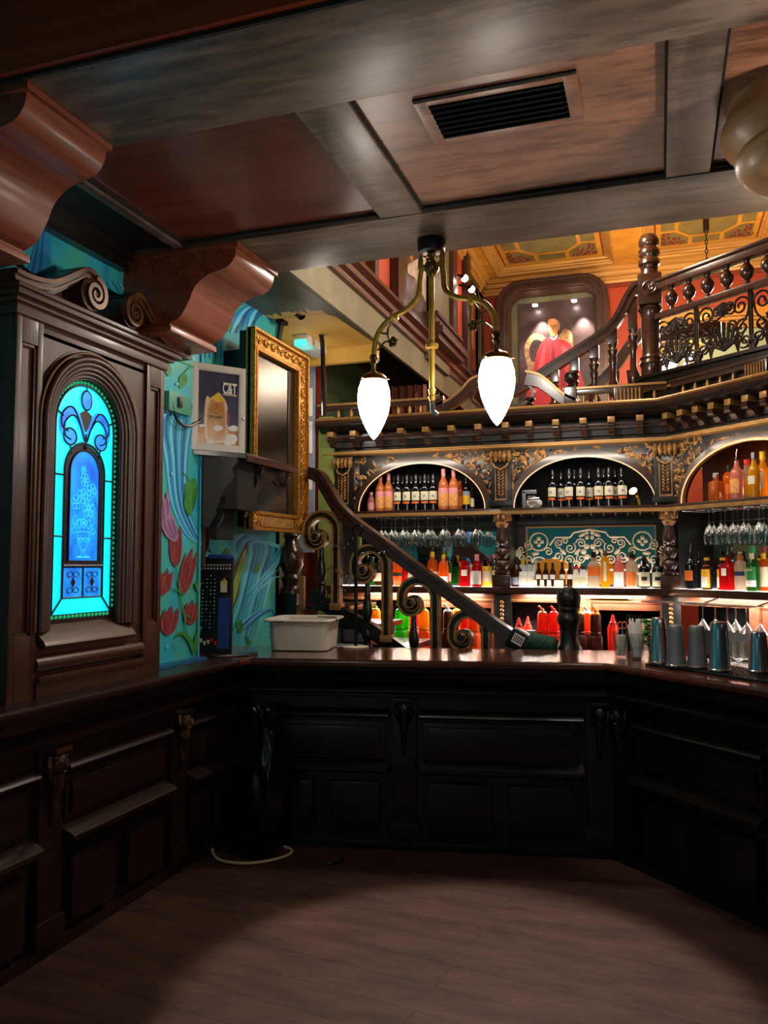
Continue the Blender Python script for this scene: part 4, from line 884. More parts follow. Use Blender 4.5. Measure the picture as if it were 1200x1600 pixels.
# ------------------------------------------------------------------ things on the bar
def at(px, py, z=1.10): return on(px, py, 'Z', z)
CT = 1.1005
mp = [on(1002, 1040, 'Z', 1.1), on(1200, 1064, 'Z', 1.1)]
o_ = V((-.085, 4.70)); TMt = frameT((o_.x, o_.y, CT), (dB.x, dB.y))
b = B(TMt).m('black_plastic'); b.cbox(0, .95, 0, .33, 0, .012, .004)
for i in range(46):
    for j in range(15): b.lathe([(.005, 0), (.004, .004)], (.03 + i * .0195, .03 + j * .0195, .012), (0, 0, 1), 5)
bm_ = b.build('bar_mat'); tag(bm_, 'black ribbed rubber bar mat under the steel shaker tins', 'bar mat')
MZ = CT + .0165
def tin(label, px, py, h, r, dull):
    p = at(px, py, MZ); t = thing('shaker_tin', label, 'shaker', p, 0, 'shaker tins on the bar mat')
    b = B(Matrix.Translation(p)).m('dull_steel' if dull else 'steel')
    b.lathe([(r * .70, 0), (r * .72, .004), (r * .98, h * .93), (r, h * .97), (r * 1.0, h)][:0] or [(r, 0), (r * 1.03, .003), (r, .008), (r * .80, h * .82), (r * .76, h * .95), (r * .7, h * .985), (r * .55, h)], (0, 0, 0), (0, 0, 1), 28); b.build('cup', parent=t)
    b = B(Matrix.Translation(p)).m('silver'); b.lathe([(r * .99, .002), (r * 1.045, .004), (r * 1.045, .009), (r * .98, .012)], (0, 0, 0), (0, 0, 1), 28, False); b.build('rolled_rim', parent=t)
for a in (('tall shiny shaker tin standing at the left end of the row, beside the mint', 1030, 1036, .245, .048, 0), ('dull grey shaker tin second along, just right of the tall shiny one', 1057, 1041, .215, .05, 1), ('dull grey shaker tin in the middle of the row of five', 1090, 1043, .215, .05, 1),
          ('tallest shiny shaker tin at the front of the mat, catching blue light', 1125, 1048, .245, .052, 0), ('shiny shaker tin beside the strainer, at the right end of the mat', 1186, 1050, .20, .05, 0)): tin(*a)
p = at(1158, 1035, MZ); t = thing('cocktail_strainer', 'coiled cocktail strainer lying between the tallest tin and the last tin', 'strainer', p)
b = B(Matrix.Translation(p)).m('steel'); b.lathe([(.001, .012), (.03, .012), (.042, .014), (.042, .018), (.03, .016), (.001, .016)], seg=20); b.tube([(.042 * cos(i * .4), .042 * sin(i * .4), .012 + .006 * sin(i * 2.2)) for i in range(16)], .004, 6, True); b.build('plate', parent=t)
b = B(Matrix.Translation(p)).m('steel'); b.tube([(-.03, .01, .016), (-.08, .03, .03), (-.11, .03, .05)], [.008, .006, .008], 8); b.build('handle', parent=t)
def tumbler(label, slabel, px, py, straws, sc):
    p = at(px, py, CT); t = thing('straw_glass', label, 'glass', p)
    b = B(Matrix.Translation(p)).m('glass_thick'); b.lathe([(.03, 0), (.034, .004), (.036, .03), (.044, .15), (.042, .15), (.0345, .03), (.03, .012), (.001, .012)], seg=24, caps=False); b.lathe([(.036, .055), (.0385, .06), (.0385, .07), (.038, .075)], seg=24, caps=False); b.build('tumbler', parent=t)
    b = B(Matrix.Translation(p)).m('white_card'); rg = random.Random(px)
    for k in range(straws):
        a = rg.random() * 6.3; r0 = .022 * sqrt(rg.random()); a2 = a + rg.uniform(-.6, .6); r1 = r0 + sc * rg.uniform(.2, 1); h = rg.uniform(.19, .235) if sc > .01 else .13
        b.tube([(r0 * cos(a), r0 * sin(a), .014), (r1 * cos(a2) - (.012 if sc > .01 else 0), r1 * sin(a2), h)], .0046, 6)
    o = b.build('straws'); tag(o, slabel, 'straws'); o['kind'] = 'stuff'
tumbler('short glass holding frosted stirrers and the red-handled scissors', 'short frosted stirrers in the glass with the scissors', 970, 1027, 26, .004); tumbler('glass packed with clear straws, on the bar beside the mint', 'long clear straws fanning out of the glass beside the mint', 996, 1030, 52, .02)
p = at(972, 1026, CT); t = thing('scissors', 'scissors with coral red handles standing in the glass of stirrers', 'scissors', p)
b = B(Matrix.Translation(p)).m('pink_plastic')
for s in (-1, 1): b.tube([(.004 + s * .012 + .013 * cos(i * pi / 6), 0, .185 + .02 * sin(i * pi / 6)) for i in range(12)], .0045, 6, True)
b.build('handles', parent=t); b = B(Matrix.Translation(p)).m('steel'); b.box(.0, .009, -.002, .002, .03, .168); b.build('blades', parent=t)
p = at(988, 1018, CT) ; t = thing('straw_caddy', 'black caddy of short black straws behind the two glasses', 'caddy', p)
b = B(Matrix.Translation(p + V((0, .05, 0)))).m('black_plastic'); b.cbox(-.04, .05, 0, .05, 0, .15, .006); b.build('box', parent=t)
b = B(Matrix.Translation(p + V((0, .05, 0)))).m('black_plastic'); rg = random.Random(4)
for k in range(30): x = -.035 + rg.random() * .08; b.tube([(x, .025, .1), (x * 1.25 + .004, .02 + rg.random() * .03, .215 + rg.random() * .015)], .0032, 5)
b.build('black_straws', parent=t)
p = at(1012, 1026, CT); t = thing('mint_bunch', 'bunch of fresh green mint standing behind the tall tin', 'herbs', p + V((.02, .10, 0)))
b = B(Matrix.Translation(p + V((.02, .10, 0)))).m('pot_green'); rg = random.Random(9)
for k in range(110):
    a = rg.random() * 6.3; r = .055 * sqrt(rg.random()); z = rg.uniform(.06, .21); M = Matrix.Rotation(rg.random() * 6.3, 3, 'Z') @ Matrix.Rotation(rg.uniform(-.9, .9), 3, 'X')
    b.ball((r * cos(a), r * sin(a), z), (.019, .012, .0035), 6, 4, M)
for k in range(8): b.tube([(.01 * cos(k), .01 * sin(k), .0), (.03 * cos(k), .03 * sin(k), .15)], .003, 5)
b.build('leaves', parent=t)
p = at(556, 1011, CT)
t = thing('pole_stand', 'thin black pole stand with a ring top and white disc foot on the bar', 'stand', p)
b = B(Matrix.Translation(p)).m('black_metal'); b.tube([(0, 0, .006), (0, 0, .74)], .0125, 10); b.build('pole', parent=t)
b = B(Matrix.Translation(p)).m('black_metal'); b.tube([(.036 * cos(i * pi / 10) + .01, 0, .775 + .036 * sin(i * pi / 10)) for i in range(20)], .007, 7, True); b.build('ring', parent=t)
b = B(Matrix.Translation(p)).m('white_plastic'); b.lathe([(.085, 0), (.088, .003), (.08, .006), (.02, .009)], (0, 0, 0), (0, 0, 1), 28); b.build('foot', parent=t)
t = thing('string_lights', 'wire of tiny unlit lights strung from the pole stand to the stair scrolls', 'string lights', p + V((0, 0, .4)))
b = B().m('black_metal'); bb = B().m('glass_thick'); rg = random.Random(2)
for z0, z1, dx in ((.72, .66, -.32), (.46, .52, -.36), (.43, .36, -.3), (.60, .62, .16)):
    pts = [(p.x + dx * i / 6, p.y + .02 + .34 * i / 6 * (1 if dx < 0 else .6), CT + z0 + (z1 - z0) * i / 6 + .02 * sin(i * 1.7)) for i in range(7)]
    b.tube(smoothpath(pts, 3), .0028, 5)
    for q in pts[1:6]: bb.ball((q[0], q[1], q[2] - .008), (.007, .007, .012), 6, 5)
w_ = b.build('wire', parent=t); bb.build('bulbs', 'silver', w_)
# ------------------------------------------------------------------ stair balustrade behind the bar
YS = 5.52
st = thing('stair_balustrade', 'stair balustrade with a sloping dark handrail and gilt-edged scroll balusters', 'balustrade', (-1.6, YS, 0))
S = lambda x, y: (lambda q: (q.x, q.z))(on(x, y, 'Y', YS))
hr = smoothpath([S(*q) for q in ((484, 740), (492, 742), (502, 749), (516, 772), (532, 797), (556, 820), (600, 852), (660, 897), (720, 940), (775, 979), (812, 1004))], 5)
b = B().m('stair_wood'); b.strip(hr, .085, UW, YS - .045, YS + .045); b.build('handrail', parent=st)
b = B().m('stair_wood'); b.strip([(x + .012, z + .03) for x, z in hr], .03, UW, YS - .06, YS + .06); b.build('rail_cap', parent=st)
def scrollbal(post, top, cx_, cy_, bot, r_):
    x0 = S(post, top)[0]; zt_ = S(post, top)[1]; c = S(cx_, cy_); zb2 = S(post, bot)[1]; r = r_
    rad = (x0 - c[0]) / 2 + .0; 
    path = [(x0, zb2), (x0, zb2 + (zt_ - zb2) * .5)]
    mx_ = (x0 + c[0] - r) / 2; hw = (x0 - (c[0] - r)) / 2; zc_ = zt_ - hw
    path += [(mx_ + hw * cos(a), zc_ + hw * sin(a)) for a in [pi * i / 14 for i in range(0, 12)]]
    sp = spiral(c[0], c[1], r, .014, pi, 1.75, 40)
    ent = [(mx_ + hw * cos(a), zc_ + hw * sin(a)) for a in (pi * 12 / 14, pi * 13 / 14)]
    full = path + ent + [p for p in sp if True]
    n = len(full); th = [.066 if i < len(path) else max(.016, .066 - .05 * (i - len(path)) / 24) for i in range(n)]
    b = B().m('black_wood'); b.strip(full, th, UW, YS - .03, YS + .03)
    b.m('gilt_edge')
    for s in (-1, 1):
        off = []
        for i in range(n - 18 if s > 0 else n - 26):
            a = full[max(i - 1, 0)]; c2 = full[min(i + 1, n - 1)]; tt = V((c2[0] - a[0], c2[1] - a[1])).normalized(); w = th[i] / 2 - .008
            off.append((full[i][0] - s * tt.y * w, full[i][1] + s * tt.x * w))
        b.strip(off, .016, UW, YS - .036, YS - .028)
    b.ball((c[0], YS - .03, c[1]), (.02, .018, .02)); b.m('black_wood').lathe([(r * .62, 0), (r * .5, .03), (.02, .045)], (c[0], YS - .028, c[1]), (0, -1, 0), 20)
    b.m('gilt_edge').tube([(c[0] + q * cos(a), YS - .035 - (.045 - .001 * k), c[1] + q * sin(a)) for k, (q, a) in enumerate([(.04 - .0012 * k, k * .45) for k in range(26)])], .005, 5)
    b.m('gilt_edge').cbox(x0 - .045, x0 + .045, YS - .042, YS + .042, zb2 - .0, zb2 + .05, .008)
    b.build('scroll_baluster', parent=st)
for a in ((527, 804, 497, 840, 953, .082), (605, 857, 571, 892, 1003, .08), (681, 907, 645, 943, 1030, .078), (760, 959, 724, 996, 1060, .076)): scrollbal(*a)
bp = [(.03, 0), (.036, .02), (.024, .05), (.03, .08), (.04, .11), (.034, .15), (.022, .18), (.03, .2), (.02, .22), (.03, .26), (.036, .3), (.03, .36), (.02, .42), (.024, .43), (.018, .45), (.016, .56)]
for px, y0, y1 in ((502, 945, 852), (574, 1015, 905), (647, 1052, 957), (726, 1090, 1010)):
    q0, q1 = S(px, y0), S(px, y1); h = (q1[1] - q0[1]) / .56
    b = B().m('black_wood'); b.lathe([(r * 1.05, z * h) for r, z in bp], (q0[0], YS, q0[1]), (0, 0, 1), 16); b.build('turned_baluster', parent=st)
q = [S(488, 930), S(520, 952), S(580, 985), S(644, 1030), S(700, 1072), S(760, 1117)]
b = B().m('black_wood'); b.strip(q, .10, UW, YS - .03, YS + .05); b.build('stringer', parent=st)
b = B().m('stair_wood')
for k, (x, y) in enumerate(((482, 946), (525, 975), (575, 1008), (630, 1046))): q0 = S(x, y); b.cbox(q0[0] - .06, q0[0] + .3, YS + .055, YS + .65, q0[1] - .04, q0[1], .006)
b.build('treads', parent=st)
b = B().m('pale_wood'); q0 = S(474, 900); b.cbox(q0[0] - .025, q0[0] + .012, YS - .02, YS + .02, q0[1] - .25, q0[1], .012); b.build('wooden_stile', parent=st)
nx, ny = -.575, 5.55
b = B().m('black_wood'); z = 1.0
b.lathe([(.085, .6), (.085, 1.02), (.078, 1.03), (.082, 1.06), (.09, 1.075), (.082, 1.1), (.07, 1.12), (.066, 1.16), (.058, 1.2), (.064, 1.24), (.078, 1.27), (.078, 1.30), (.06, 1.33), (.066, 1.345), (.066, 1.36), (.058, 1.37), (.074, 1.385), (.08, 1.42), (.074, 1.46), (.055, 1.488), (.02, 1.497)], (nx, ny, 0), (0, 0, 1), 28); b.build('newel_post', parent=st)
# wrapped lower end of the handrail
e0 = V((S(806, 997)[0], YS - .03, S(806, 997)[1]))
t = thing('rail_sleeve', 'dark sleeve with white label and green ribbed end on the handrail foot', 'sleeve', e0)
dr = V((.80, -.10, -.42)).normalized(); M = Matrix.Translation(e0) @ V((1, 0, 0)).rotation_difference(dr).to_matrix().to_4x4()
b = B(M).m('black_plastic'); b.cbox(-.03, .13, -.075, .07, -.062, .07, .02); b.build('sleeve', parent=t)
b = B(M).m('white_card'); b.box(.0, .075, -.078, -.074, -.015, .05); b.m('dark_grey')
for k in range(5): b.box(.008 + .013 * k, .015 + .013 * k, -.0785, -.0775, -.005, .042)
b.build('label', parent=t, smooth=0)
gq = V((S(852, 1000)[0], YS - .06, 1.115)); M2 = Matrix.Translation(gq) 
mottled('knit_green', '#0c3324', '#1d5a40', 60, rough=.7, bump=.4)
b = B().m('knit_green')
for k in range(9): b.lathe([(.062, 0), (.066, .006), (.066, .012), (.062, .018)], gq + V((-.095 + .018 * k, .0, .02 - .003 * k)), (1, -.05, -.16), 20)
b.lathe([(.06, 0), (.05, .012), (.001, .014)], gq + V((.067, 0, -.007)), (1, -.05, -.16), 20); b.build('ribbed_end', parent=t)
# ------------------------------------------------------------------ back bar: three cabinets under one cornice
T1 = frameT((-2.8, 6.7, 0), (1, 0)); T2 = frameT((.10, 6.7, 0), (1, -1), (1, 1))
UE = 2.9
ZM, ZL = 2.105, 1.46                                               # middle shelf, lit lower shelf
def foliage(b, u0, u1, w0, w1, cu, a, bb, wc, seed):
    """carved leaves filling the spandrel outside the arch"""
    rg = random.Random(seed); k = 0; tries = 0
    while k < 105 and tries < 6000:
        tries += 1; u = rg.uniform(u0, u1); w = rg.uniform(w0, w1)
        e = ((u - cu) / (a + .055)) ** 2 + ((w - wc) / (bb + .05)) ** 2
        if e < 1 or (abs(u - (u0 if u0 < cu - .3 else u1)) > .34 and rg.random() < .5): continue
        an = rg.random() * 6.3; M = Matrix.Rotation(an, 3, 'Y') @ Matrix.Rotation(rg.uniform(-.5, .5), 3, 'X'); s = rg.uniform(.8, 1.35)
        b.m('gilt_wood' if rg.random() < .8 else 'stair_wood').ball((u, -.012, w), (.013 * s, .013, .042 * s), 7, 5, M); k += 1
    for q in range(9):
        u = rg.uniform(u0 + .05, u1 - .05); w = rg.uniform(w0 + .05, w1 - .03)
        if ((u - cu) / (a + .07)) ** 2 + ((w - wc) / (bb + .07)) ** 2 < 1: continue
        b.m('gilt_wood').tube([(p, -.012, q2) for p, q2 in spiral(u, w, .04, .008, rg.random() * 6, 1.2, 14)], .007, 5)
def capital_bracket(T, u, parent):
    b = B(T).m('black_wood'); b.cbox(u - .085, u + .085, -.06, .06, 2.12, 2.585, .006); b.cbox(u - .10, u + .10, -.075, .06, 2.12, 2.17, .006); pl_ = b.build('pilaster', parent=parent)
    b = B(T).m('gilt_wood')
    for k in range(5): x = u - .07 + .035 * k; b.ball((x, -.085 - .01 * (k in (1, 3)), 2.53), (.022, .035, .05), 8, 6); b.tube([(x, -.09, 2.57), (x, -.115, 2.52), (x, -.1, 2.485)], [.012, .014, .008], 6)
    for s in (-1, 1): b.tube([(u + s * .06, -.07, 2.48), (u + s * .05, -.08, 2.45), (u, -.085, 2.42)], .009, 6)
    for k in range(8):
        z = 2.40 - k * .026
        for s in (-1, 1): b.ball((u + s * .014, -.066, z), (.009, .012, .018), 6, 5, Matrix.Rotation(s * .6, 3, 'Y'))
    for s in (-1, 1): b.box(u + s * .045 - .004, u + s * .045 + .004, -.066, -.058, 2.18, 2.44)
    b.cbox(u - .05, u + .05, -.07, -.05, 2.165, 2.185, .004); b.build('carved_capital', parent=pl_)
def column(T, u, parent):
    b = B(T).m('stair_wood'); b.cbox(u - .075, u + .075, -.095, .055, ZL, ZL + .1, .008)
    b.lathe([(.062, 1.555), (.07, 1.57), (.07, 1.585), (.045, 1.60), (.058, 1.62), (.066, 1.645), (.058, 1.67), (.036, 1.685), (.05, 1.70), (.064, 1.73), (.06, 1.76), (.036, 1.785), (.052, 1.80), (.046, 1.815), (.054, 1.83), (.05, 1.87), (.038, 1.95)], (u, -.02, 0), (0, 0, 1), 18); tc_ = b.build('turned_column', parent=parent)
    b = B(T).m('gilt_wood'); b.lathe([(.038, 1.945), (.05, 1.965), (.058, 1.98), (.05, 1.995), (.062, 2.01), (.072, 2.05), (.078, 2.06)], (u, -.02, 0), (0, 0, 1), 18)
    for k in range(10): a = k * pi / 5; b.ball((u + .064 * cos(a), -.02 + .064 * sin(a), 2.025), (.016, .016, .03), 7, 5)
    b.build('gilded_capital', parent=tc_)
def pattern_mirror(T, parent, u0, u1, w0, w1, v):
    b = B(T); b.m('mirror').box(u0, u1, v, v + .01, w0, w1); mg_ = b.build('mirror_glass', parent=parent, smooth=0)
    b = B(T).m('gilt_edge')
    for p in ((u0 - .012, u0, w0, w1), (u1, u1 + .012, w0, w1), (u0 - .012, u1 + .012, w1, w1 + .012)): b.box(p[0], p[1], v - .008, v, p[2], p[3])
    b.build('mirror_edge', parent=mg_, smooth=0)
    cu, cw = (u0 + u1) / 2 , (w0 + w1) / 2 + .035; H = (u1 - u0) / 2 * .80
    b = B(T).m('cream'); t_ = lambda pts, r=.006: b.tube([(cu + p, v - .003, cw + q) for p, q in pts], r, 5, sy=1)
    for s in (-1, 1):
        t_([(s * .16, .12), (s * .28, .12), (s * .33, .055)], .009); t_([(s * .16, .12), (s * .13, .16), (0, .185)], .009); t_([(s * .16, -.15), (s * .30, -.15)], .009)
        for cx_ in (.42,):
            for dz in (.085, -.12):
                t_([(s * cx_ + .075 * cos(a * pi / 10), dz + .075 * sin(a * pi / 10)) for a in range(21)], .007)
                for k in range(4): a = k * pi / 2; b.ball((cu + s * cx_ + .026 * cos(a), v - .003, cw + dz + .026 * sin(a)), (.018, .004, .018), 8, 5)
        for k, (x, z, r, tn) in enumerate(((.07, .07, .045, 1.6), (.07, -.06, .045, -1.6), (.16, .03, .05, 1.5), (.17, -.07, .045, -1.5), (.25, .07, .04, 1.5), (.26, -.04, .05, -1.5), (.34, .0, .04, 1.4), (.50, .05, .045, -1.5), (.50, -.06, .045, 1.5), (.57, .02, .035, 1.3), (.57, -.05, .035, -1.3), (.2, .09, .03, 1.5), (.11, -.11, .035, 1.5), (.33, -.11, .03, -1.5))):
            t_([(s * p, q) for p, q in spiral(x, z, r, .008, k * 1.1, tn, 22)], .0055)
        for k in range(5): b.ball((cu + s * (.585 + .018 * k), v - .003, cw - .01), (.016, .004, .045 - .008 * k), 8, 5)
        for x, z, an in ((.1, .0, .8), (.22, .0, -.8), (.3, -.06, .8), (.45, -.015, 0), (.06, .14, .5)): b.ball((cu + s * x, v - .003, cw + z), (.034, .004, .015), 8, 5, Matrix.Rotation(an * s, 3, 'Y'))
    for k in range(6): a = k * pi / 3; b.ball((cu + .05 * cos(a), v - .003, cw + .05 * sin(a)), (.024, .004, .024), 8, 5)
    for k in range(4): a = k * pi / 2 + .78; b.ball((cu + .03 * cos(a), v - .003, cw + .14 + .03 * sin(a)), (.016, .004, .02), 8, 5)
    b.build('etched_pattern', parent=mg_)
def cabinet(T, u0, u1, ac, aw, label, pil=(), cols=(), seed=1, warm=False, mirror=True, rail=False, bl=0, br_=0):
    t = thing('back_bar_cabinet', label, 'cabinet', (T @ V(((u0 + u1) / 2, .2, 0))))
    P = dict(parent=t)
    rise = .405
    b = B(T).m('black_wood'); b.archplate(u0, u1, 2.105, 2.60, ac, aw, rise, 2.108, UW, -.02, .02, seg=36); b.build('arch_panel', **P)
    arc = lambda d: [(ac - (aw + d) * cos(pi * i / 40), 2.108 + (rise + d) * sin(pi * i / 40)) for i in range(41)]
    b = B(T).m('stair_wood' if not warm else 'gilt_edge'); b.strip(arc(.0), .022, UW, -.045, -.015); b.m('stair_wood').strip(arc(.03), .045, UW, -.034, -.018); b.build('arch_moulding', **P)
    b = B(T).m('led_warm'); b.tube([(p, -.046, q) for p, q in arc(-.003)], .0035, 6); b.build('led_strip', **P)
    for k, (a0, a1) in enumerate(((u0 + .03, ac), (ac, u1 - .03))):
        b = B(T); foliage(b, a0, a1, 2.15, 2.575, ac, aw, rise, 2.108, seed * 10 + k); b.build('carved_spandrel', **P)
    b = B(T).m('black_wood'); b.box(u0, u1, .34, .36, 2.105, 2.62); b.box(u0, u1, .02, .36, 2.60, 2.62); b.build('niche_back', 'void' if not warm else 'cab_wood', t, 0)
    b = B(T); b.m('stair_wood').cbox(u0, u1, -.075, .36, 2.06, 2.105, .004); b.m('gilt_edge').cbox(u0, u1, -.092, -.07, 2.055, 2.082, .004); b.build('shelf', **P)
    b = B(T).m('black_wood'); b.box(u0, u1, .30, .33, 1.40, 2.06); b.box(u0, u0 + .06, .0, .3, 1.46, 2.06); b.cbox(u0, u1, .25, .3, 1.975, 2.06, .005); b.build('middle_back', smooth=0, **P)
    if mirror: pattern_mirror(T, t, u0 + .16, u1 - .13, 1.48, 1.955, .285)
    else:
        b = B(T).m('mirror'); b.box(u0 + .14, u1 - .1, .285, .298, 1.48, 1.93); b.build('mirror_glass', smooth=0, **P)
    b = B(T).m('stair_wood'); b.cbox(u0, u1, -.09, .30, 1.405, 1.45, .006); b.m('stair_wood').cbox(u0, u1, -.1, -.085, 1.41, 1.462, .004); b.build('lower_shelf', **P)
    b = B(T).m('led'); b.cbox(u0 + .02, u1 - .02, -.082, .27, 1.45, 1.4595, .002); b.build('light_panel', **P)
    # framed fronts between the lit shelf and the work top
    w = (u1 - u0) / 2
    b = B(T).m('cab_wood'); b.box(u0, u1, -.02, .02, 1.34, 1.405)
    for k in range(3): x = u0 + k * w; b.cbox(x - .045 if k else x, x + .045 if k < 2 else x, -.025, .02, .92, 1.35, .005)
    b.m('gilt_edge').box(u0 + .03, u1 - .03, -.028, -.02, 1.352, 1.36); b.build('front_frame', **P)
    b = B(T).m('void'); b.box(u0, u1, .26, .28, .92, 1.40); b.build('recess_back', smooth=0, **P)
    for k in range(2):
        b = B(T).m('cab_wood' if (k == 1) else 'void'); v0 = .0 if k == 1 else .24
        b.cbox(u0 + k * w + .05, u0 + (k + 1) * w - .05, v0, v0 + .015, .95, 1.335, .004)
        if k: 
            for p in ((u0 + k * w + .05, u0 + k * w + .1, .95, 1.335), (u0 + (k + 1) * w - .1, u0 + (k + 1) * w - .05, .95, 1.335), (u0 + k * w + .1, u0 + (k + 1) * w - .1, 1.285, 1.335)): b.cbox(p[0], p[1], -.012, .0, p[2], p[3], .004)
        b.build('door_panel', **P)
    
    b = B(T).m('black_wood'); b.box(u0 + bl, u1 - br_, -.42, .28, 0, .90); b.build('base', smooth=0, **P)
    b = B(T).m('dull_steel'); b.cbox(u0 + bl, u1 - br_, -.44, .28, .90, .93, .004); b.build('work_top', **P)
    for u in pil: capital_bracket(T, u, t)
    for u in cols: column(T, u, t)
    for u in cols:
        b = B(T).m('black_wood'); b.cbox(u - .07, u + .07, -.06, .02, .93, 1.405, .005); b.m('gilt_wood')
        for k in range(9): b.ball((u, -.062, 1.34 - k * .034), (.018, .012, .014), 6, 5, Matrix.Rotation(.6, 3, 'Y'))
        b.build('carved_stile', **P)
    b = B(T).m('silver')
    if rail:
        n_ = 12
        for k in range(n_):
            u = u0 + .16 + (u1 - u0 - .3) * k / (n_ - 1); b.tube([(u - .03, -.05, 2.045), (u, -.05, 2.048), (u, .2, 2.048)], .005, 5); b.tube([(u, -.05, 2.06), (u, -.05, 2.03)], .005, 5)
    else:
        for k in range(10): u = u0 + .16 + (u1 - u0 - .26) * k / 9; b.tube([(u, -.06, 2.048), (u, .26, 2.048)], .005, 5)
    b.build('glass_rails', **P)
    return t
cabinet(T1, 0.02, 1.58, .885, .56, 'left back-bar cabinet with an arched niche of rosé and red wine bottles', (.19, 1.58), (1.58,), 1, mirror=False)
cabinet(T1, 1.58, 2.9, 2.235, .555, 'middle back-bar cabinet with a white-etched mirror under its arched niche', (2.86,), (2.88,), 2, rail=True, br_=.18)
cabinet(T2, .0, 1.5, .74, .60, 'angled right back-bar cabinet with a glowing niche of amber spirit bottles', (), (), 3, True, False, bl=.18)

# cornice
cp = [(-2.8, 6.7), (.10, 6.7), (1.45, 5.35)]
co = thing('cornice', 'dark shelf-top cornice with gilt edges and a row of small gilded brackets', 'cornice', (-1, 6.7, 2.6))
b = B().m('black_wood'); b.sweep([(-.36, 2.6), (.02, 2.6), (.02, 2.66), (.035, 2.67), (.035, 2.79), (.12, 2.80), (.15, 2.83), (.21, 2.845), (.215, 2.87), (-.36, 2.9)], cp); b.build('core', parent=co)
b = B().m('gilt_edge'); b.sweep([(0, 2.595), (.07, 2.595), (.085, 2.605), (.085, 2.615), (.075, 2.62), (.075, 2.632), (0, 2.64)], cp); b.build('lower_gilt_band', parent=co)
b = B().m('gilt_edge'); b.sweep([(.2, 2.885), (.225, 2.885), (.235, 2.897), (.225, 2.908), (-.3, 2.91), (-.3, 2.9)], cp); b.build('upper_gilt_band', parent=co)
b = B().m('stair_wood'); b.sweep([(.03, 2.72), (.06, 2.725), (.07, 2.75), (.07, 2.77), (.03, 2.78)], cp); b.sweep([(.2, 2.85), (.22, 2.852), (.226, 2.868), (.22, 2.884), (.2, 2.885)], cp); b.build('moulding', parent=co)
def modillion(T, u):
    b = B(T).m('gilt_edge'); b.cbox(u - .027, u + .027, -.155, -.03, 2.755, 2.80, .004)
    b.m('silver' if False else 'stair_wood'); pr2 = smoothpath([(-.15, 2.755), (-.165, 2.735), (-.15, 2.71), (-.11, 2.70), (-.09, 2.68), (-.08, 2.665)], 4); b.prism([(-.02, 2.755)] + pr2 + [(-.02, 2.665)], lambda a, c, d: V((d, a, c)), u - .024, u + .024); b.build('modillion', parent=co)
wood('modillion_wood', '#2c1c14', '#4a3326', 'x', .16, 0, .8)
for px in (516, 551, 588, 625, 664, 704, 746, 789, 826, 868, 911, 955, 1000):
    modillion(T1, on(px, 665, 'Y', 6.55).x + 2.8)
for k in range(9): modillion(T2, .10 + k * .145)

# low gilt gallery and broken pediment on top of the cornice
TG1 = frameT((-2.8, 6.62, 0), (1, 0)); 
ga = thing('gallery_rail', 'low gilt-railed gallery on the cornice with a split curved pediment', 'gallery', (-1, 6.62, 2.91))
gu = lambda px, y=630: on(px, y, 'Y', 6.62).x + 2.8
def minibal(T, u, parent, z0=2.91, z1=3.03):
    h = z1 - z0; b = B(T).m('gilt_edge'); b.lathe([(.012, 0), (.013, .1 * h), (.008, .2 * h), (.016, .45 * h), (.008, .7 * h), (.008, .85 * h), (.014, h)], (u, 0, z0), (0, 0, 1), 10); b.build('gilt_baluster', parent=parent)
for a, c in ((498, 690), (880, 1042)):
    b = B(TG1); b.m('gilt_edge').cbox(gu(a), gu(c), -.045, .03, 3.035, 3.055, .005); b.m('stair_wood').cbox(gu(a), gu(c), -.03, .03, 3.0, 3.035, .004); b.build('rail', parent=ga)
    b = B(TG1); b.m('black_wood').cbox(gu(a), gu(c), -.03, .03, 2.91, 2.93, .004); b.build('plinth', parent=ga)
for px in (529, 549, 606, 622, 640, 657, 912, 932, 951, 1023): minibal(TG1, gu(px), ga)
for px in (686, 892): b = B(TG1).m('stair_wood'); b.cbox(gu(px) - .05, gu(px) + .05, -.05, .04, 2.91, 3.06, .006); b.build('block', parent=ga)
b = B(TG1); b.m('stair_wood').cbox(gu(960), gu(1005), -.04, .04, 2.91, 3.035, .005); b.m('gilt_edge')
for k in range(7): u = gu(965) + (gu(1000) - gu(965)) * k / 6; b.tube([(u, -.046, 2.925), (u, -.046, 3.02)], .008, 6)
b.build('fluted_block', parent=ga)
for pts in (((684, 638), (702, 632), (722, 617), (735, 603), (748, 597)), ((905, 633), (880, 622), (860, 606), (842, 594), (822, 590))):
    pth = smoothpath([(gu(x, y), on(x, y, 'Y', 6.62).z - .015) for x, y in pts], 6)
    b = B(TG1); b.m('stair_wood').strip(pth, [.06 + .05 * i / len(pth) for i in range(len(pth))], UW, -.04, .03); b.m('gilt_edge').strip([(x, z + .04 + .02 * i / len(pth)) for i, (x, z) in enumerate(pth)], .02, UW, -.05, .035)
    e = pth[-1]; sg = 1 if pts[0][0] < 760 else -1
    b.m('stair_wood').strip(smoothpath([(e[0] - sg * .02, e[1] - .05), (e[0] - sg * .06, e[1] - .12), (e[0], e[1] - .19), (e[0] + sg * .12, e[1] - .22)], 5), .022, UW, -.03, .02); b.m('gilt_edge').box(min(e[0], e[0] - sg * .32), max(e[0], e[0] - sg * .32), -.03, .02, 2.912, 2.928); b.build('pediment_scroll', parent=ga)
b = B(TG1).m('black_wood'); u = gu(828); b.lathe([(.045, 0), (.045, .02), (.025, .035), (.02, .05), (.045, .07), (.04, .085), (.015, .1)], (u, 0, 2.912), (0, 0, 1), 14); b.build('small_urn', parent=ga)
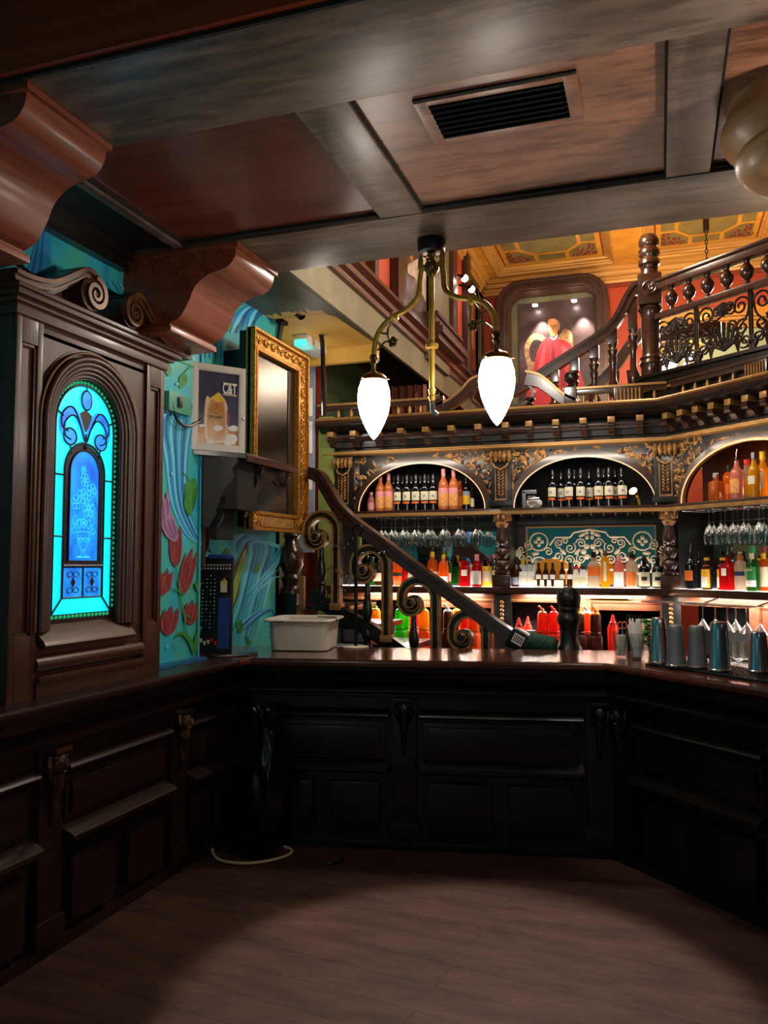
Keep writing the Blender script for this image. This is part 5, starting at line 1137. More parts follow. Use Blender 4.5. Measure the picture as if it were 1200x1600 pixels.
b = B(TG1).m('black_wood'); u = gu(893); b.lathe([(.04, 0), (.03, .02), (.02, .03), (.05, .06), (.055, .09), (.045, .12), (.02, .135)], (u, 0, 3.06), (0, 0, 1), 16); b.build('ball_finial', parent=ga)
TG2 = frameT((.13, 6.59, 0), (1, -1), (1, 1))
gb = thing('gallery_rail', 'low gallery on the angled cornice at the right, with gilt balusters on black', 'gallery', TG2 @ V((.7, 0, 2.91)))
b = B(TG2); b.m('stair_wood').cbox(0, 1.5, -.045, .03, 3.035, 3.055, .005); b.m('stair_wood').cbox(0, 1.5, -.03, .03, 3.0, 3.035, .004); b.build('rail', parent=gb)
b = B(TG2).m('black_wood'); b.cbox(0, 1.5, .03, .045, 2.91, 3.04, .004); b.build('back_board', parent=gb)
for k in range(5): minibal(TG2, .10 + .115 * k, gb)
b = B(TG2); b.m('stair_wood').cbox(.68, .86, -.04, .03, 2.91, 3.035, .005); b.m('gilt_edge')
for k in range(7): b.tube([(.70 + .023 * k, -.046, 2.925), (.70 + .023 * k, -.046, 3.02)], .007, 6)
b.build('fluted_block', parent=gb)
for k in range(4): minibal(TG2, .95 + .115 * k, gb)
# ------------------------------------------------------------------ bottles, glasses and jugs
PROTO = {}
def place(key, make, T, u, v, w, label, group=None, rz=0., name=None, sc=1.):
    loc = T @ V((u, v, w)); ang = atan2(T[1][0], T[0][0]) + rz
    if key not in PROTO:
        PROTO[key] = o = make(); o.location = loc; o.rotation_euler = (0, 0, ang)
    else: o = dup(PROTO[key], loc, ang)
    if sc != 1: o.scale = (sc,) * 3
    o['label'] = label
    if group: o['group'] = group
    elif 'group' in o: del o['group']
    return o
def arcpatch(b, r, z0, z1, half, n=10):
    vs = []
    for i in range(n + 1): a = -pi / 2 - half + 2 * half * i / n; vs += [(r * cos(a), r * sin(a), z0), (r * cos(a), r * sin(a), z1)]
    return b.add(vs, [(2 * i, 2 * i + 2, 2 * i + 3, 2 * i + 1) for i in range(n)])
def bottle(name, cat, prof, glass, caps=(), labels=(), square=0, extra=None):
    def make():
        t = thing(name, '', cat)
        b = B().m(glass)
        if square:
            secs = []
            for r, z in prof: secs.append(rrect(r, r * square, min(r, r * square) * (.35 if r > .02 else .95), z, 4))
            loft(b, secs)
        else: b.lathe(prof, seg=18)
        b.build('glass_body', parent=t)
        for r, z0, z1, mt in caps: B().m(mt).lathe([(r, z0), (r, z1 - .003), (r * .85, z1)], seg=14).build('cap', parent=t)
        for r, z0, z1, half, mt in labels:
            b = B().m(mt)
            if square: b.cbox(-r * half, r * half, -r * square - .0015, -r * square + .001, z0, z1, .0005)
            else: arcpatch(b, r + .0012, z0, z1, half)
            b.build('paper_label', parent=t, smooth=60)
        if extra: extra(t)
        return t
    return make
WINE = [(.034, 0), (.0375, .004), (.0375, .185), (.034, .205), (.02, .232), (.0145, .25), (.014, .305), (.0155, .306), (.0155, .315), (.012, .316)]
TALL = [(.036, 0), (.041, .005), (.041, .19), (.037, .215), (.02, .25), (.015, .27), (.0145, .33), (.012, .331)]
SPIR = [(.036, 0), (.041, .004), (.041, .165), (.034, .19), (.017, .21), (.015, .25), (.012, .252)]
def seal(t): 
    b = B().m('grey_card'); b.lathe([(.012, 0), (.012, .001)], (0, -.0395, .125), (0, -1, 0), 12); b.build('crest', parent=t)
def foot(t): 
    b = B().m('orange_label'); arcpatch(b, .0388, .062, .08, .9); b.build('lower_band', parent=t)
mk_wine = bottle('wine_bottle', 'bottle', WINE, 'g_black', [(.0165, .262, .318, 'black_plastic')], [(.0375, .09, .165, 1.15, 'cream')], extra=lambda t: (seal(t), foot(t)))
mk_dark = bottle('wine_bottle', 'bottle', WINE, 'g_black', [(.0165, .262, .318, 'dark_grey')])
mottled('rose_art', '#c8642a', '#f0c070', 60, rough=.4, dist=2.)
mk_rose = bottle('rose_bottle', 'bottle', TALL, 'g_rose', [(.0165, .272, .332, 'rose_label')], [(.041, .03, .13, 1.3, 'rose_art'), (.041, .13, .175, 1.3, 'rose_label')])
T1u = lambda px, v, py=790: on(px, py, 'Y', 6.7 + v).x + 2.8
n2 = V((-1, -1, 0)).normalized()
def T2u(px, v, py=790): return (T2.inverted() @ onp(px, py, T2 @ V((0, v, 0)), n2)).x
S_ = ZM + .001
for k, px in enumerate((594, 607)): place('rose', mk_rose, T1, T1u(px, .05), .05, S_, ('left' if k == 0 else 'right') + ' one of the two rosé bottles at the left end of the left arch', 'rosé bottles in the left arch', rz=.2 * k)
for k, px in enumerate((693, 709)): place('rose', mk_rose, T1, T1u(px, .02), .02, S_, ('left' if k == 0 else 'right') + ' one of the two rosé bottles right of the dark wines in the left arch', 'rosé bottles in the left arch', rz=-.2 * k, sc=1.06)
for k, px in enumerate((622, 636, 650, 664, 677)): place('wine', mk_wine, T1, T1u(px, .05), .05, S_, f'{ORD[k]} cream-labelled dark wine bottle from the left in the left arch', 'cream-labelled wine bottles in the left arch', rz=.1 * (k - 2))
for k, px in enumerate((615, 629, 643, 657, 670)): place('dark', mk_dark, T1, T1u(px, .16), .16, S_, f'{ORD[k]} unlabelled dark bottle from the left in the back row of the left arch', 'dark bottles at the back of the left arch')
place('smallrose', bottle('small_bottle', 'bottle', [(.03, 0), (.033, .003), (.033, .09), (.026, .12), (.014, .14), (.013, .17)], 'g_pink', [(.0145, .15, .175, 'rose_label')], [(.033, .02, .08, 1.2, 'rose_label')]), T1, T1u(580, .06), .06, S_, 'small pink bottle squeezed into the left corner of the left arch')
place('blue', bottle('wine_bottle', 'bottle', WINE, 'g_black', [(.0165, .26, .318, 'black_plastic')], [(.0375, .05, .13, 1.2, 'yellow_label'), (.0375, .13, .17, 1.2, 'grey_card')]), T1, T1u(729, .08), .08, S_, 'dark bottle with a yellow and blue label right of the rosé in the left arch', sc=.93)
place('orng', bottle('spirit_bottle', 'bottle', SPIR, 'g_orange', [(.0165, .22, .256, 'orange_label')], [(.041, .04, .12, 1., 'orange_label')]), T1, T1u(719, .14), .14, S_, 'orange bottle half hidden behind the rosé at the right of the left arch')
place('slim', bottle('spirit_bottle', 'bottle', [(.02, 0), (.024, .003), (.024, .15), (.012, .18), (.011, .21)], 'g_brown', [(.0125, .19, .215, 'black_plastic')], [(.024, .03, .11, 1., 'cream')]), T1, T1u(738, .1), .1, S_, 'slim brown bottle at the right corner of the left arch', sc=.9)
place('redcap', bottle('wine_bottle', 'bottle', WINE, 'g_black', [(.0165, .262, .318, 'red_cap')], [(.0375, .03, .06, 1.1, 'cream')]), T1, T1u(526, .02, 750), -.045, 2.106, 'lone dark wine bottle with a red capsule beside the left pilaster')
for k, px in enumerate((864, 890, 908, 936, 952, 972)): place('wine', mk_wine, T1, T1u(px, .04), .04, S_, f'{ORD[k]} cream-labelled dark wine bottle from the left in the middle arch', 'cream-labelled wine bottles in the middle arch', rz=.12 * (k - 3))
for k, px in enumerate((877, 898, 921, 944, 962)): place('dark' if k % 2 else 'wine', mk_dark, T1, T1u(px, .15), .15, S_, f'{ORD[k]} dark bottle from the left in the back row of the middle arch', 'dark bottles at the back of the middle arch')
# odds and ends in the middle arch
loc = T1 @ V((T1u(832, .1), .1, S_)); t = thing('crumpled_bag', 'crumpled white bag left of the wine bottles in the middle arch', 'bag', loc)
bm = bmesh.new(); bmesh.ops.create_icosphere(bm, subdivisions=3, radius=1)
for v in bm.verts: p = v.co; r = 1 + .3 * mnoise.noise(p * 2.6); v.co = V((loc.x + .075 * p.x * r, loc.y + .05 * p.y * r, loc.z + max(.001, .05 + .055 * p.z * r)))
bm.verts.index_update(); b = B().m('white_card'); b.add([v.co.copy() for v in bm.verts], [[q.index for q in f.verts] for f in bm.faces]); bm.free(); b.build('paper', parent=t)
loc = T1 @ V((T1u(820, .02), .02, S_)); t = thing('clamp_lamp', 'grey metal clamp fitting at the left end of the middle arch', 'lamp', loc)
b = B(Matrix.Translation(loc)).m('dull_steel'); b.cbox(-.02, .01, -.02, .02, 0, .14, .006); b.cbox(-.02, .10, -.02, .02, .115, .15, .008); b.build('bracket', parent=t); b = B(Matrix.Translation(loc)).m('steel'); b.tube([(.03, 0, .075), (.12, 0, .08)], .01, 8); b.build('arm', parent=t)
loc = T1 @ V((T1u(994, .14), .14, S_)); t = thing('niche_spotlight', 'small bright spotlight standing right of the wine bottles in the middle arch', 'spotlight', loc)
b = B(Matrix.Translation(loc)).m('brass'); b.tube([(.03, .02, 0), (.02, .01, .05), (.0, 0, .10)], .012, 8); b.lathe([(.02, 0), (.03, .03), (.034, .05)], (0, 0, .10), (-.4, -.7, .5), 14, False); b.build('stem', parent=t)
b = B(Matrix.Translation(loc)).m('spot_bulb'); b.ball((-.02, -.035, .125), .026, 12, 8); b.build('bulb', parent=t)

# lit lower shelf
Z = ZL + .0005
def L1(px, v, key, mk, label, **k): return place(key, mk, T1, T1u(px, v, 915), v, Z, label, **k)
def canister(name, cat, col, r, h, cap=None, lab=None, sq=0):
    return bottle(name, cat, [(r, 0), (r * 1.02, .003), (r * 1.02, h - .004), (r * .96, h)], col, [(r * .7, h, h + .02, cap)] if cap else [], [(r * 1.02, h * .25, h * .75, 1., lab)] if lab else [], square=sq)
pourer = lambda z, mt='silver': (lambda t: (lambda b: (b.m('black_plastic').lathe([(.011, z - .005), (.012, z + .008), (.008, z + .016)], seg=10), b.m(mt).tube([(0, 0, z + .012), (0, 0, z + .04), (.006, 0, z + .07)], [.005, .004, .003], 6), b.build('pour_spout', parent=t)))(B()))
for k, (px, mt) in enumerate(((582, 'g_green'), (592, 'g_brown'))): L1(px, .04, 'nk%d' % k, bottle('spirit_bottle', 'bottle', SPIR, mt, [(.0165, .22, .256, 'black_plastic')], [(.041, .04, .11, 1., 'cream')]), ('dark green' if k == 0 else 'dark brown') + ' bottle glimpsed between the first and second stair scrolls')
L1(621, .03, 'ogl', bottle('glass_vase', 'glass', [(.026, 0), (.03, .004), (.042, .1), (.044, .17), (.04, .2), (.03, .21)], 'g_orange', [], [(.043, .085, .115, 1.5, 'dark_grey')]), 'orange glass bottle with a dark band, just right of the second stair scroll')
L1(633, .08, 'rth', bottle('spirit_bottle', 'bottle', [(.026, 0), (.03, .003), (.03, .13), (.012, .17), (.011, .2)], 'g_red', [(.013, .18, .205, 'red_cap')]), 'slim red bottle beside the orange glass bottle, behind the handrail')
L1(652, .04, 'wbx', canister('white_box', 'box', 'white_card', .07, .125, None, 'white_plastic', .6), 'white box on the lit shelf seen just under the handrail')
L1(676, .05, 'brn', bottle('spirit_bottle', 'bottle', SPIR, 'g_amber', [(.017, .22, .262, 'yellow_cap')], [(.041, .02, .11, 1.15, 'cream')], extra=lambda t: B().m('orange_label').lathe([(.015, 0), (.015, .0015)], (0, -.042, .12), (0, -1, 0), 12).build('seal', parent=t)), 'amber bottle with a yellow cap and orange seal above the handrail', sc=1.12)
L1(693, .04, 'obt', bottle('spirit_bottle', 'bottle', SPIR, 'g_orange', [(.0165, .21, .256, 'yellow_label')], [(.041, .02, .08, 1.1, 'white_card')]), 'orange bottle with a yellow capsule and white label, right of the amber one', sc=1.05)
L1(699, .14, 'gbt', bottle('spirit_bottle', 'bottle', SPIR, 'g_green', [(.0165, .22, .256, 'black_plastic')], [(.041, .04, .11, 1.1, 'rose_label')]), 'green bottle behind the orange bottle with the yellow capsule')
def lab24(t): text_mesh('24', .03, Matrix.Translation((-.012, -.0445, .115)) @ Matrix.Rotation(pi / 2, 4, 'X'), 'lettering', 'dark_grey', t)
L1(727, .03, 'r24', bottle('spirit_bottle', 'bottle', [(.04, 0), (.044, .004), (.044, .15), (.04, .165), (.03, .175), (.03, .195), (.036, .2), (.036, .215)], 'g_red', [], [(.044, .09, .14, .55, 'white_card')], square=1., extra=lab24), 'square red cut-glass bottle with a white label reading 24')
L1(742, .02, 'frs', bottle('spirit_bottle', 'bottle', [(.034, 0), (.038, .004), (.038, .14), (.04, .18), (.036, .185)], 'frost', [], [(.038, .03, .12, 1.1, 'white_card')]), 'frosted clear tumbler-shaped bottle between the red bottles')
L1(743 + 1, .09, 'blt', bottle('spirit_bottle', 'bottle', SPIR, 'g_black', [(.0165, .22, .256, 'black_plastic')]), 'black bottle behind the frosted bottle on the lit shelf', sc=.9)
L1(744 + 1.5, -.035, 'rwl', bottle('spirit_bottle', 'bottle', [(.036, 0), (.041, .004), (.043, .14), (.034, .175), (.017, .2), (.015, .25), (.012, .252)], 'g_red', [(.018, .205, .256, 'rose_label')], [(.0425, .02, .125, 1., 'white_card')]), 'red bottle with a tall white label near the left column', sc=1.05)
L1(760, .05, 'can', canister('tin_canister', 'tin', 'yellow_label', .05, .17, None, 'cream'), 'mustard yellow canister left of the left turned column')
L1(773, .1, 'bwl', bottle('spirit_bottle', 'bottle', SPIR, 'g_black', [(.0165, .2, .256, 'rose_label')], [(.041, .03, .13, 1.2, 'cream')]), 'black bottle with a cream label just left of the left column', sc=1.05)
# middle bay
L1(807, .03, 'rnd', bottle('spirit_bottle', 'bottle', [(.034, 0), (.038, .004), (.038, .09), (.046, .12), (.046, .14), (.03, .165), (.013, .185), (.012, .23)], 'g_brown', [(.014, .215, .235, 'black_plastic')], [(.039, .02, .08, 1., 'grey_card')]), 'dark round-shouldered bottle right of the left column')
for k, px in enumerate((818, 831)): L1(px, .02, 'wca%d' % k, canister('white_carton', 'carton', 'white_card', .032, .125, None, 'white_plastic', 1.), ('white carton with a yellow-capped bottle behind, ' if k == 0 else 'white carton touching the beer carrier, ') + 'on the lit shelf')
for k, (px, mt) in enumerate(((817, 'yellow_cap'), (828, 'dark_grey'), (837, 'yellow_cap'))): L1(px, .12, 'ycp%d' % k, bottle('spirit_bottle', 'bottle', SPIR, 'frost', [(.019, .19, .252 - .02 * k, mt)]), ('clear bottle with a bright yellow cap behind the white cartons', 'clear bottle with a dark cap behind the white cartons', 'clear bottle with a low yellow cap behind the white cartons')[k], sc=.9)
# beer carrier with its five bottles
loc = T1 @ V((T1u(858, -.0, 915), .02, Z)); t = thing('bottle_carrier', 'orange cardboard carrier holding brown beer bottles on the lit shelf', 'carrier', loc)
b = B(Matrix.Translation(loc)).m('orange_carton' if 'orange_carton' in MATS else 'yellow_label')
plain('carton_orange', '#e0901a', .55)
b.m('carton_orange').prism([(-.118, 0), (-.118, .195), (-.075, .215), (-.03, .23), (.03, .23), (.075, .215), (.118, .195), (.118, 0)], lambda a, c, d: V((a, d, c)), .045, .05); b.box(-.118, .118, -.05, .05, 0, .004)
b.box(-.118, -.114, -.05, .05, 0, .08); b.box(.114, .118, -.05, .05, 0, .08); b.m('white_card').box(-.118, .118, -.054, -.05, 0, .06); b.m('carton_orange').box(-.118, .118, -.056, -.054, .012, .017); b.build('carton', parent=t, smooth=0)
BEER = [(.022, 0), (.025, .003), (.025, .10), (.02, .125), (.011, .145), (.01, .18), (.0115, .181), (.0115, .19)]
mk_beer = bottle('beer_bottle', 'bottle', BEER, 'g_brown', [(.0125, .182, .194, 'dark_grey')], [(.025, .062, .098, .9, 'white_card'), (.0108, .14, .165, 1.5, 'dark_grey')])
for k, px in enumerate((842, 853, 864)): place('beer', mk_beer, T1, T1u(px, -.01, 915), -.012, Z + .005, f'{ORD[k]} brown beer bottle from the left in the orange carrier', 'beer bottles in the orange carrier')
for k, px in enumerate((879, 891)): place('beer', mk_beer, T1, T1u(px, .0, 915), .0, Z + .0045, ('brown beer bottle leaning at the right end of the orange carrier', 'brown beer bottle standing alone right of the carrier')[k], sc=1.02)
for k, (px, mt) in enumerate(((900, 'red_cap'), (912, 'dark_grey'))): L1(px, .0, 'wbt%d' % k, bottle('cream_bottle', 'bottle', [(.026, 0), (.029, .003), (.029, .09), (.02, .13), (.018, .15)], 'white_card', [(.02, .145, .172, mt)], [(.029, .02, .08, 1., 'cream')]), f'white bottle with a {"red" if k == 0 else "black"} cap right of the beer bottles')
L1(928, .03, 'olb', bottle('spirit_bottle', 'bottle', [(.036, 0), (.042, .004), (.046, .04), (.044, .17), (.03, .19), (.018, .2), (.016, .25)], 'smoke_clear', [(.02, .225, .27, 'black_plastic')], [(.0455, .09, .16, 1.2, 'orange_label')]), 'clear bottle with an orange label and black stopper below the etched mirror', sc=1.06)
L1(946, .02, 'gld', bottle('spirit_bottle', 'bottle', [(.028, 0), (.032, .004), (.032, .21), (.014, .235), (.013, .275)], 'g_gold', [(.016, .245, .285, 'bark')], [(.032, .05, .2, .35, 'cream')], square=1.), 'tall square golden bottle right of the orange-labelled one', sc=1.04)
L1(967, .03, 'pnk', bottle('spirit_bottle', 'bottle', SPIR, 'g_pink', [(.017, .21, .256, 'rose_label')], [(.041, .01, .125, 1.1, 'white_card')]), 'pink bottle with an arched white label right of the golden bottle')
L1(987, .05, 'rng', bottle('spirit_bottle', 'bottle', SPIR, 'smoke_clear', [(.0165, .225, .27, 'black_plastic'), (.018, .2, .215, 'red_cap')], [(.041, .02, .12, .7, 'orange_label')]), 'clear bottle with a red ring at its neck left of the two black bottles', sc=1.05)
mk_krk = bottle('rum_bottle', 'bottle', [(.038, 0), (.043, .004), (.043, .14), (.036, .165), (.016, .18), (.015, .21), (.02, .212), (.02, .225), (.014, .23)], 'g_black', [(.017, .222, .25, 'black_plastic')], [(.043, .015, .125, 1.15, 'cream')], extra=lambda t: (arcpatch(B().m('dark_grey'), .0447, .06, .09, .5).build('dark_mark', parent=t)))
for k, px in enumerate((1007, 1028)): place('krk', mk_krk, T1, T1u(px, .0, 915), .0, Z, ('left' if k == 0 else 'right') + ' one of the two squat black bottles with cream labels beside the right column', 'squat black bottles')
L1(1035, .14, 'cps', bottle('spirit_bottle', 'bottle', SPIR, 'smoke_clear', [], [(.041, .02, .1, 1.1, 'white_card')], extra=pourer(.25)), 'clear bottle with a steel pourer tucked behind the right column')

# right-hand angled bay
def L2(px, v, key, mk, label, **k): return place(key, mk, T2, T2u(px, v, 915), v, Z, label, **k)
def R2(px, v, key, mk, label, **k): return place(key, mk, T2, T2u(px, v, 775), v, S_, label, **k)
L2(1080, .0, 'dko', bottle('spirit_bottle', 'bottle', SPIR, 'g_black', [], [(.041, .06, .13, 1., 'orange_label')], extra=pourer(.25)), 'black bottle with an orange label and steel pourer, first right of the right column', sc=1.08)
L2(1093, .15, 'dkb', bottle('spirit_bottle', 'bottle', WINE, 'g_black', [(.0165, .27, .318, 'black_plastic')]), 'plain black bottle behind the yellow-labelled pair', sc=.9)
mk_kah = bottle('liqueur_bottle', 'bottle', [(.034, 0), (.038, .004), (.038, .15), (.03, .18), (.017, .2), (.016, .25)], 'g_brown', [(.019, .215, .235, 'yellow_cap')], [(.038, .015, .15, 1.25, 'yellow_label'), (.0388, .02, .095, .8, 'white_card'), (.03, .165, .18, 1.2, 'orange_label')])
for k, px in enumerate((1105, 1122)): place('kah', mk_kah, T2, T2u(px, .0, 915), .0 + .05 * k, Z, ('left' if k == 0 else 'right') + ' one of the two brown liqueur bottles with yellow labels', 'brown liqueur bottles with yellow labels')
L2(1138, .02, 'rdc', bottle('spirit_bottle', 'bottle', [(.044, 0), (.05, .004), (.05, .15), (.04, .17), (.017, .19), (.016, .23)], 'g_red', [], [(.05, .1, .15, .4, 'white_card')], square=.8, extra=pourer(.23)), 'wide red cut-glass bottle with a steel pourer right of the yellow labels', sc=1.05)
L2(1158, .04, 'clo', bottle('spirit_bottle', 'bottle', SPIR, 'smoke_clear', [(.02, .19, .235, 'orange_label'), (.014, .235, .262, 'white_plastic')], [(.041, .10, .13, 1.3, 'navy')]), 'clear bottle with an orange collar and dark blue band', sc=1.05)
def jtxt(t):
    text_mesh('JAMESON', .017, Matrix.Translation((0, -.0445, .14)) @ Matrix.Rotation(pi / 2, 4, 'X'), 'lettering', 'cream', t, sx=.8)
L2(1177, .0, 'jam', bottle('whiskey_bottle', 'bottle', [(.037, 0), (.042, .004), (.042, .17), (.034, .195), (.017, .215), (.016, .285)], 'g_green', [(.018, .25, .3, 'green_label')], [(.042, .075, .16, 1.1, 'green_label'), (.042, .03, .073, 1.1, 'white_card'), (.0185, .21, .25, 1.2, 'cream')], extra=jtxt), 'green whiskey bottle with a green label reading JAMESON', sc=1.05)
L2(1195, .09, 'amb', bottle('whiskey_bottle', 'bottle', [(.037, 0), (.042, .004), (.042, .17), (.034, .195), (.017, .215), (.016, .285)], 'g_amber', [(.018, .255, .3, 'tulip')], [(.042, .03, .16, 1.15, 'cream'), (.0185, .205, .25, 1.2, 'yellow_label')]), 'amber whiskey bottle with a cream label and dark red cap right of the green one', sc=1.05)
R2(1119, .03, 'dec', bottle('decanter', 'decanter', [(.036, 0), (.042, .004), (.044, .12), (.038, .14), (.018, .15), (.016, .165), (.02, .166), (.02, .19)], 'g_amber', [(.019, .167, .2, 'frost')], square=.8), 'squat amber decanter with a clear stopper at the left of the glowing niche', sc=1.05)
R2(1139, .11, 'dcp', bottle('spirit_bottle', 'bottle', SPIR, 'g_orange', [(.018, .21, .262, 'black_plastic')], [(.041, .05, .12, 1., 'orange_label')]), 'orange bottle with a black cap beside the amber decanter', sc=1.03)
R2(1152, .0, 'cpr', bottle('spirit_bottle', 'bottle', SPIR, 'g_pink', [(.0165, .22, .256, 'glass_thick')], [(.041, .04, .13, 1., 'rose_art')], extra=pourer(.256)), 'pale bottle with a long steel pourer in the glowing niche', sc=1.1)
R2(1168, .11, 'rcp', bottle('spirit_bottle', 'bottle', SPIR, 'smoke_clear', [(.019, .23, .27, 'red_cap')], [(.041, .03, .14, 1.1, 'yellow_label')]), 'clear bottle with a red cap and yellow label in the glowing niche', sc=1.08)
R2(1179, .0, 'glc', bottle('spirit_bottle', 'bottle', TALL, 'g_gold', [(.018, .285, .335, 'steel')], [(.041, .1, .16, .8, 'cream')]), 'tall golden bottle with a silver cap in the glowing niche', sc=.95)
R2(1193, .11, 'gyc', bottle('spirit_bottle', 'bottle', TALL, 'g_gold', [(.02, .28, .34, 'yellow_cap')], [(.041, .07, .19, .8, 'cream')]), 'tall golden bottle with a yellow cap at the right edge of the glowing niche', sc=.98)

# hanging stemware
def mk_glass():
    t = thing('wine_glass', '', 'glass')
    b = B().m('glass'); b.lathe([(.036, 0), (.036, -.003), (.006, -.008), (.004, -.015), (.004, -.085), (.008, -.095), (.026, -.115), (.037, -.145), (.038, -.17), (.032, -.215), (.031, -.215), (.037, -.17), (.036, -.146), (.025, -.118), (.004, -.1)], seg=16, caps=False); b.build('bowl_and_stem', parent=t); return t
ZG = 2.043; q = 0
for r_, v in enumerate((-.03, .11)):
    for k, px in enumerate((596, 612, 630, 648, 669, 692, 716, 743)):
        place('wg', mk_glass, T1, T1u(px + 6 * r_, v, 805), v, ZG, f'{ORD[k]} wine glass from the left in the {"front" if r_ == 0 else "rear"} row hung under the left arch', 'wine glasses hung under the left arch', sc=1.12)
for r_, v in enumerate((-.03, .11)):
    for k, px in enumerate((1108, 1126, 1145, 1162, 1186)):
        place('wg', mk_glass, T2, T2u(px + 7 * r_, v, 800), v, ZG, f'{ORD[k]} wine glass from the left in the {"front" if r_ == 0 else "rear"} row hung under the glowing niche', 'wine glasses hung under the glowing niche', sc=1.18)
clear('glass_lit', '#fbfaf6', .6, .15)
def mk_mart():
    t = thing('cocktail_glass', '', 'glass')
    b = B().m('glass_lit'); b.lathe([(.034, 0), (.034, -.003), (.006, -.007), (.004, -.012), (.004, -.09), (.006, -.1), (.05, -.165), (.049, -.165), (.004, -.104)], seg=18, caps=False); b.build('bowl_and_stem', parent=t); return t
hang = T2 @ V((0, 0, 0)); bq = B(T2).m('silver')
for k in range(3): bq.tube([(.05, -.38 + .07 * k, 1.372), (1.0, -.38 + .07 * k, 1.372)], .006, 6)
for u in (.1, .5, .95): bq.tube([(u, -.38, 1.372), (u, -.24, 1.372), (u, -.09, 1.405)], .006, 6)
t = thing('stemware_rack', 'chrome wire rack under the lit shelf holding hung cocktail glasses', 'rack', hang + V((.2, -.4, 1.37))); bq.build('wires', parent=t)
def T2v(px, v, py): return T2u(px, v, py)
for k, (px, v) in enumerate(((1098, -.36), (1117, -.24), (1136, -.36), (1149, -.24), (1166, -.36), (1187, -.36))): place('mg', mk_mart, T2, T2u(px, v, 945), v, 1.368, f'{ORD[k]} cocktail glass from the left hung upside down under the angled shelf', 'cocktail glasses hung under the angled shelf')
def mk_tumb():
    t = thing('tumbler', '', 'glass')
    b = B().m('glass_lit'); b.lathe([(.033, 0), (.035, .003), (.04, .10), (.0385, .10), (.033, .008), (.001, .008)], seg=16, caps=False)
    for k in range(8): a = k * pi / 4; b.tube([(.0355 * cos(a), .0355 * sin(a), .01), (.0385 * cos(a), .0385 * sin(a), .06)], .003, 4)
    b.build('cut_glass', parent=t); return t
q = 0
for r_ in range(2):
    for k, px in enumerate((1150, 1166, 1182, 1198)):
        place('tb', mk_tumb, T2, T2u(px + 3 * r_, -.30, 1000), -.30, .931 + .104 * r_, f'{ORD[k]} cut-glass tumbler from the left in the {"lower" if r_ == 0 else "upper"} row stacked on the work top', 'stacked tumblers at the right')
# store-and-pour jugs
def mk_jug(body, neck, spout):
    def make():
        t = thing('pouring_jug', '', 'jug')
        b = B().m(body); loft(b, [rrect(.042, .042, .02, 0), rrect(.045, .045, .02, .006), rrect(.045, .045, .02, .15), rrect(.038, .038, .03, .165)]); b.build('lower_jar', parent=t)
        b = B().m('white_plastic' if body != 'j_brown' else body); b.m(neck).lathe([(.040, .165), (.041, .175), (.041, .185), (.036, .19)], seg=18); b.build('collar', parent=t)
        b = B().m(neck); b.lathe([(.038, .188), (.040, .20), (.039, .30), (.034, .315)], seg=18); pn = b.build('pour_neck', parent=t)
        b = B().m(spout); b.lathe([(.033, .314), (.03, .325), (.014, .333), (.011, .35)], seg=14); b.tube([(0, 0, .335), (-.018, -.012, .362), (-.026, -.018, .368)], [.011, .009, .008], 8); b.build('spout', parent=pn); return t
    return make
for k, (px, v, kind, lab) in enumerate(((587, -.25, ('j_yellow', 'j_yellow', 'yellow_cap'), 'yellow juice jug behind the second stair scroll'), (625, -.25, ('j_green', 'j_green', 'j_teal'), 'bright green jug with a teal spout, front one, between two stair scrolls'), (637, -.12, ('j_green', 'j_green', 'j_green'), 'bright green jug standing behind the one with the teal spout'),
    (648, -.20, ('j_red', 'j_red', 'j_red'), 'red juice jug left of the third scroll post'), (663, -.27, ('j_orange', 'j_yellow', 'yellow_cap'), 'orange jug with a yellow neck beside the third scroll post'), (700, -.25, ('j_brown', 'j_brown', 'white_plastic'), 'brown jug with a white spout right of the third scroll post'),
    (714, -.13, ('j_yellow', 'j_yellow', 'yellow_cap'), 'yellow jug behind the brown jug with the white spout'), (727, -.2, ('j_red', 'j_red', 'j_red'), 'red jug just above the fourth stair scroll'), (741, -.3, ('j_orange', 'j_orange', 'yellow_cap'), 'orange jug inside the curl of the fourth scroll'),
    (848, -.25, ('j_red', 'j_red', 'orange_label'), 'red jug with an orange spout, first of the pair left of the ball-topped newel'), (866, -.23, ('j_red', 'j_red', 'j_red'), 'red jug nearest the left side of the ball-topped newel'),
    (905, -.25, ('j_brown', 'j_brown', 'yellow_cap'), 'brown jug with a yellow spout just right of the newel'), (918, -.15, ('j_brown', 'j_orange', 'white_plastic'), 'brown jug with a white spout, middle of the three right of the newel'), (931, -.27, ('j_brown', 'j_brown', 'j_yellow'), 'brown jug at the right of the three beside the newel'))):
    place('jug%s' % '_'.join(kind), mk_jug(*kind), T1, T1u(px, v, 990), v, .9315, lab, sc=1.06, rz=.3 * sin(k * 2.1))
def mk_sq(col, tip):
    return bottle('sauce_bottle', 'bottle', [(.026, 0), (.029, .003), (.029, .17), (.018, .19), (.014, .2), (.006, .235), (.004, .24)], col, [(.019, .182, .2, tip)])
for k, (px, v, lab) in enumerate(((811, -.27, 'slim red squeezy bottle, first right of the handrail end'), (825, -.1, 'slim red squeezy bottle behind the grey tin'), (958, -.25, 'tall red squeezy bottle left of the glass of stirrers'))): place('sq', mk_sq('j_red', 'red_cap'), T1, T1u(px, v, 990), v, .9315, lab, sc=1.25 if k != 2 else 1.4)
place('gcan', canister('steel_tin', 'tin', 'dull_steel', .045, .2, None, 'cream'), T1, T1u(829, -.25, 990), -.25, .9315, 'grey steel tin with a pale label beside the red squeezy bottle')
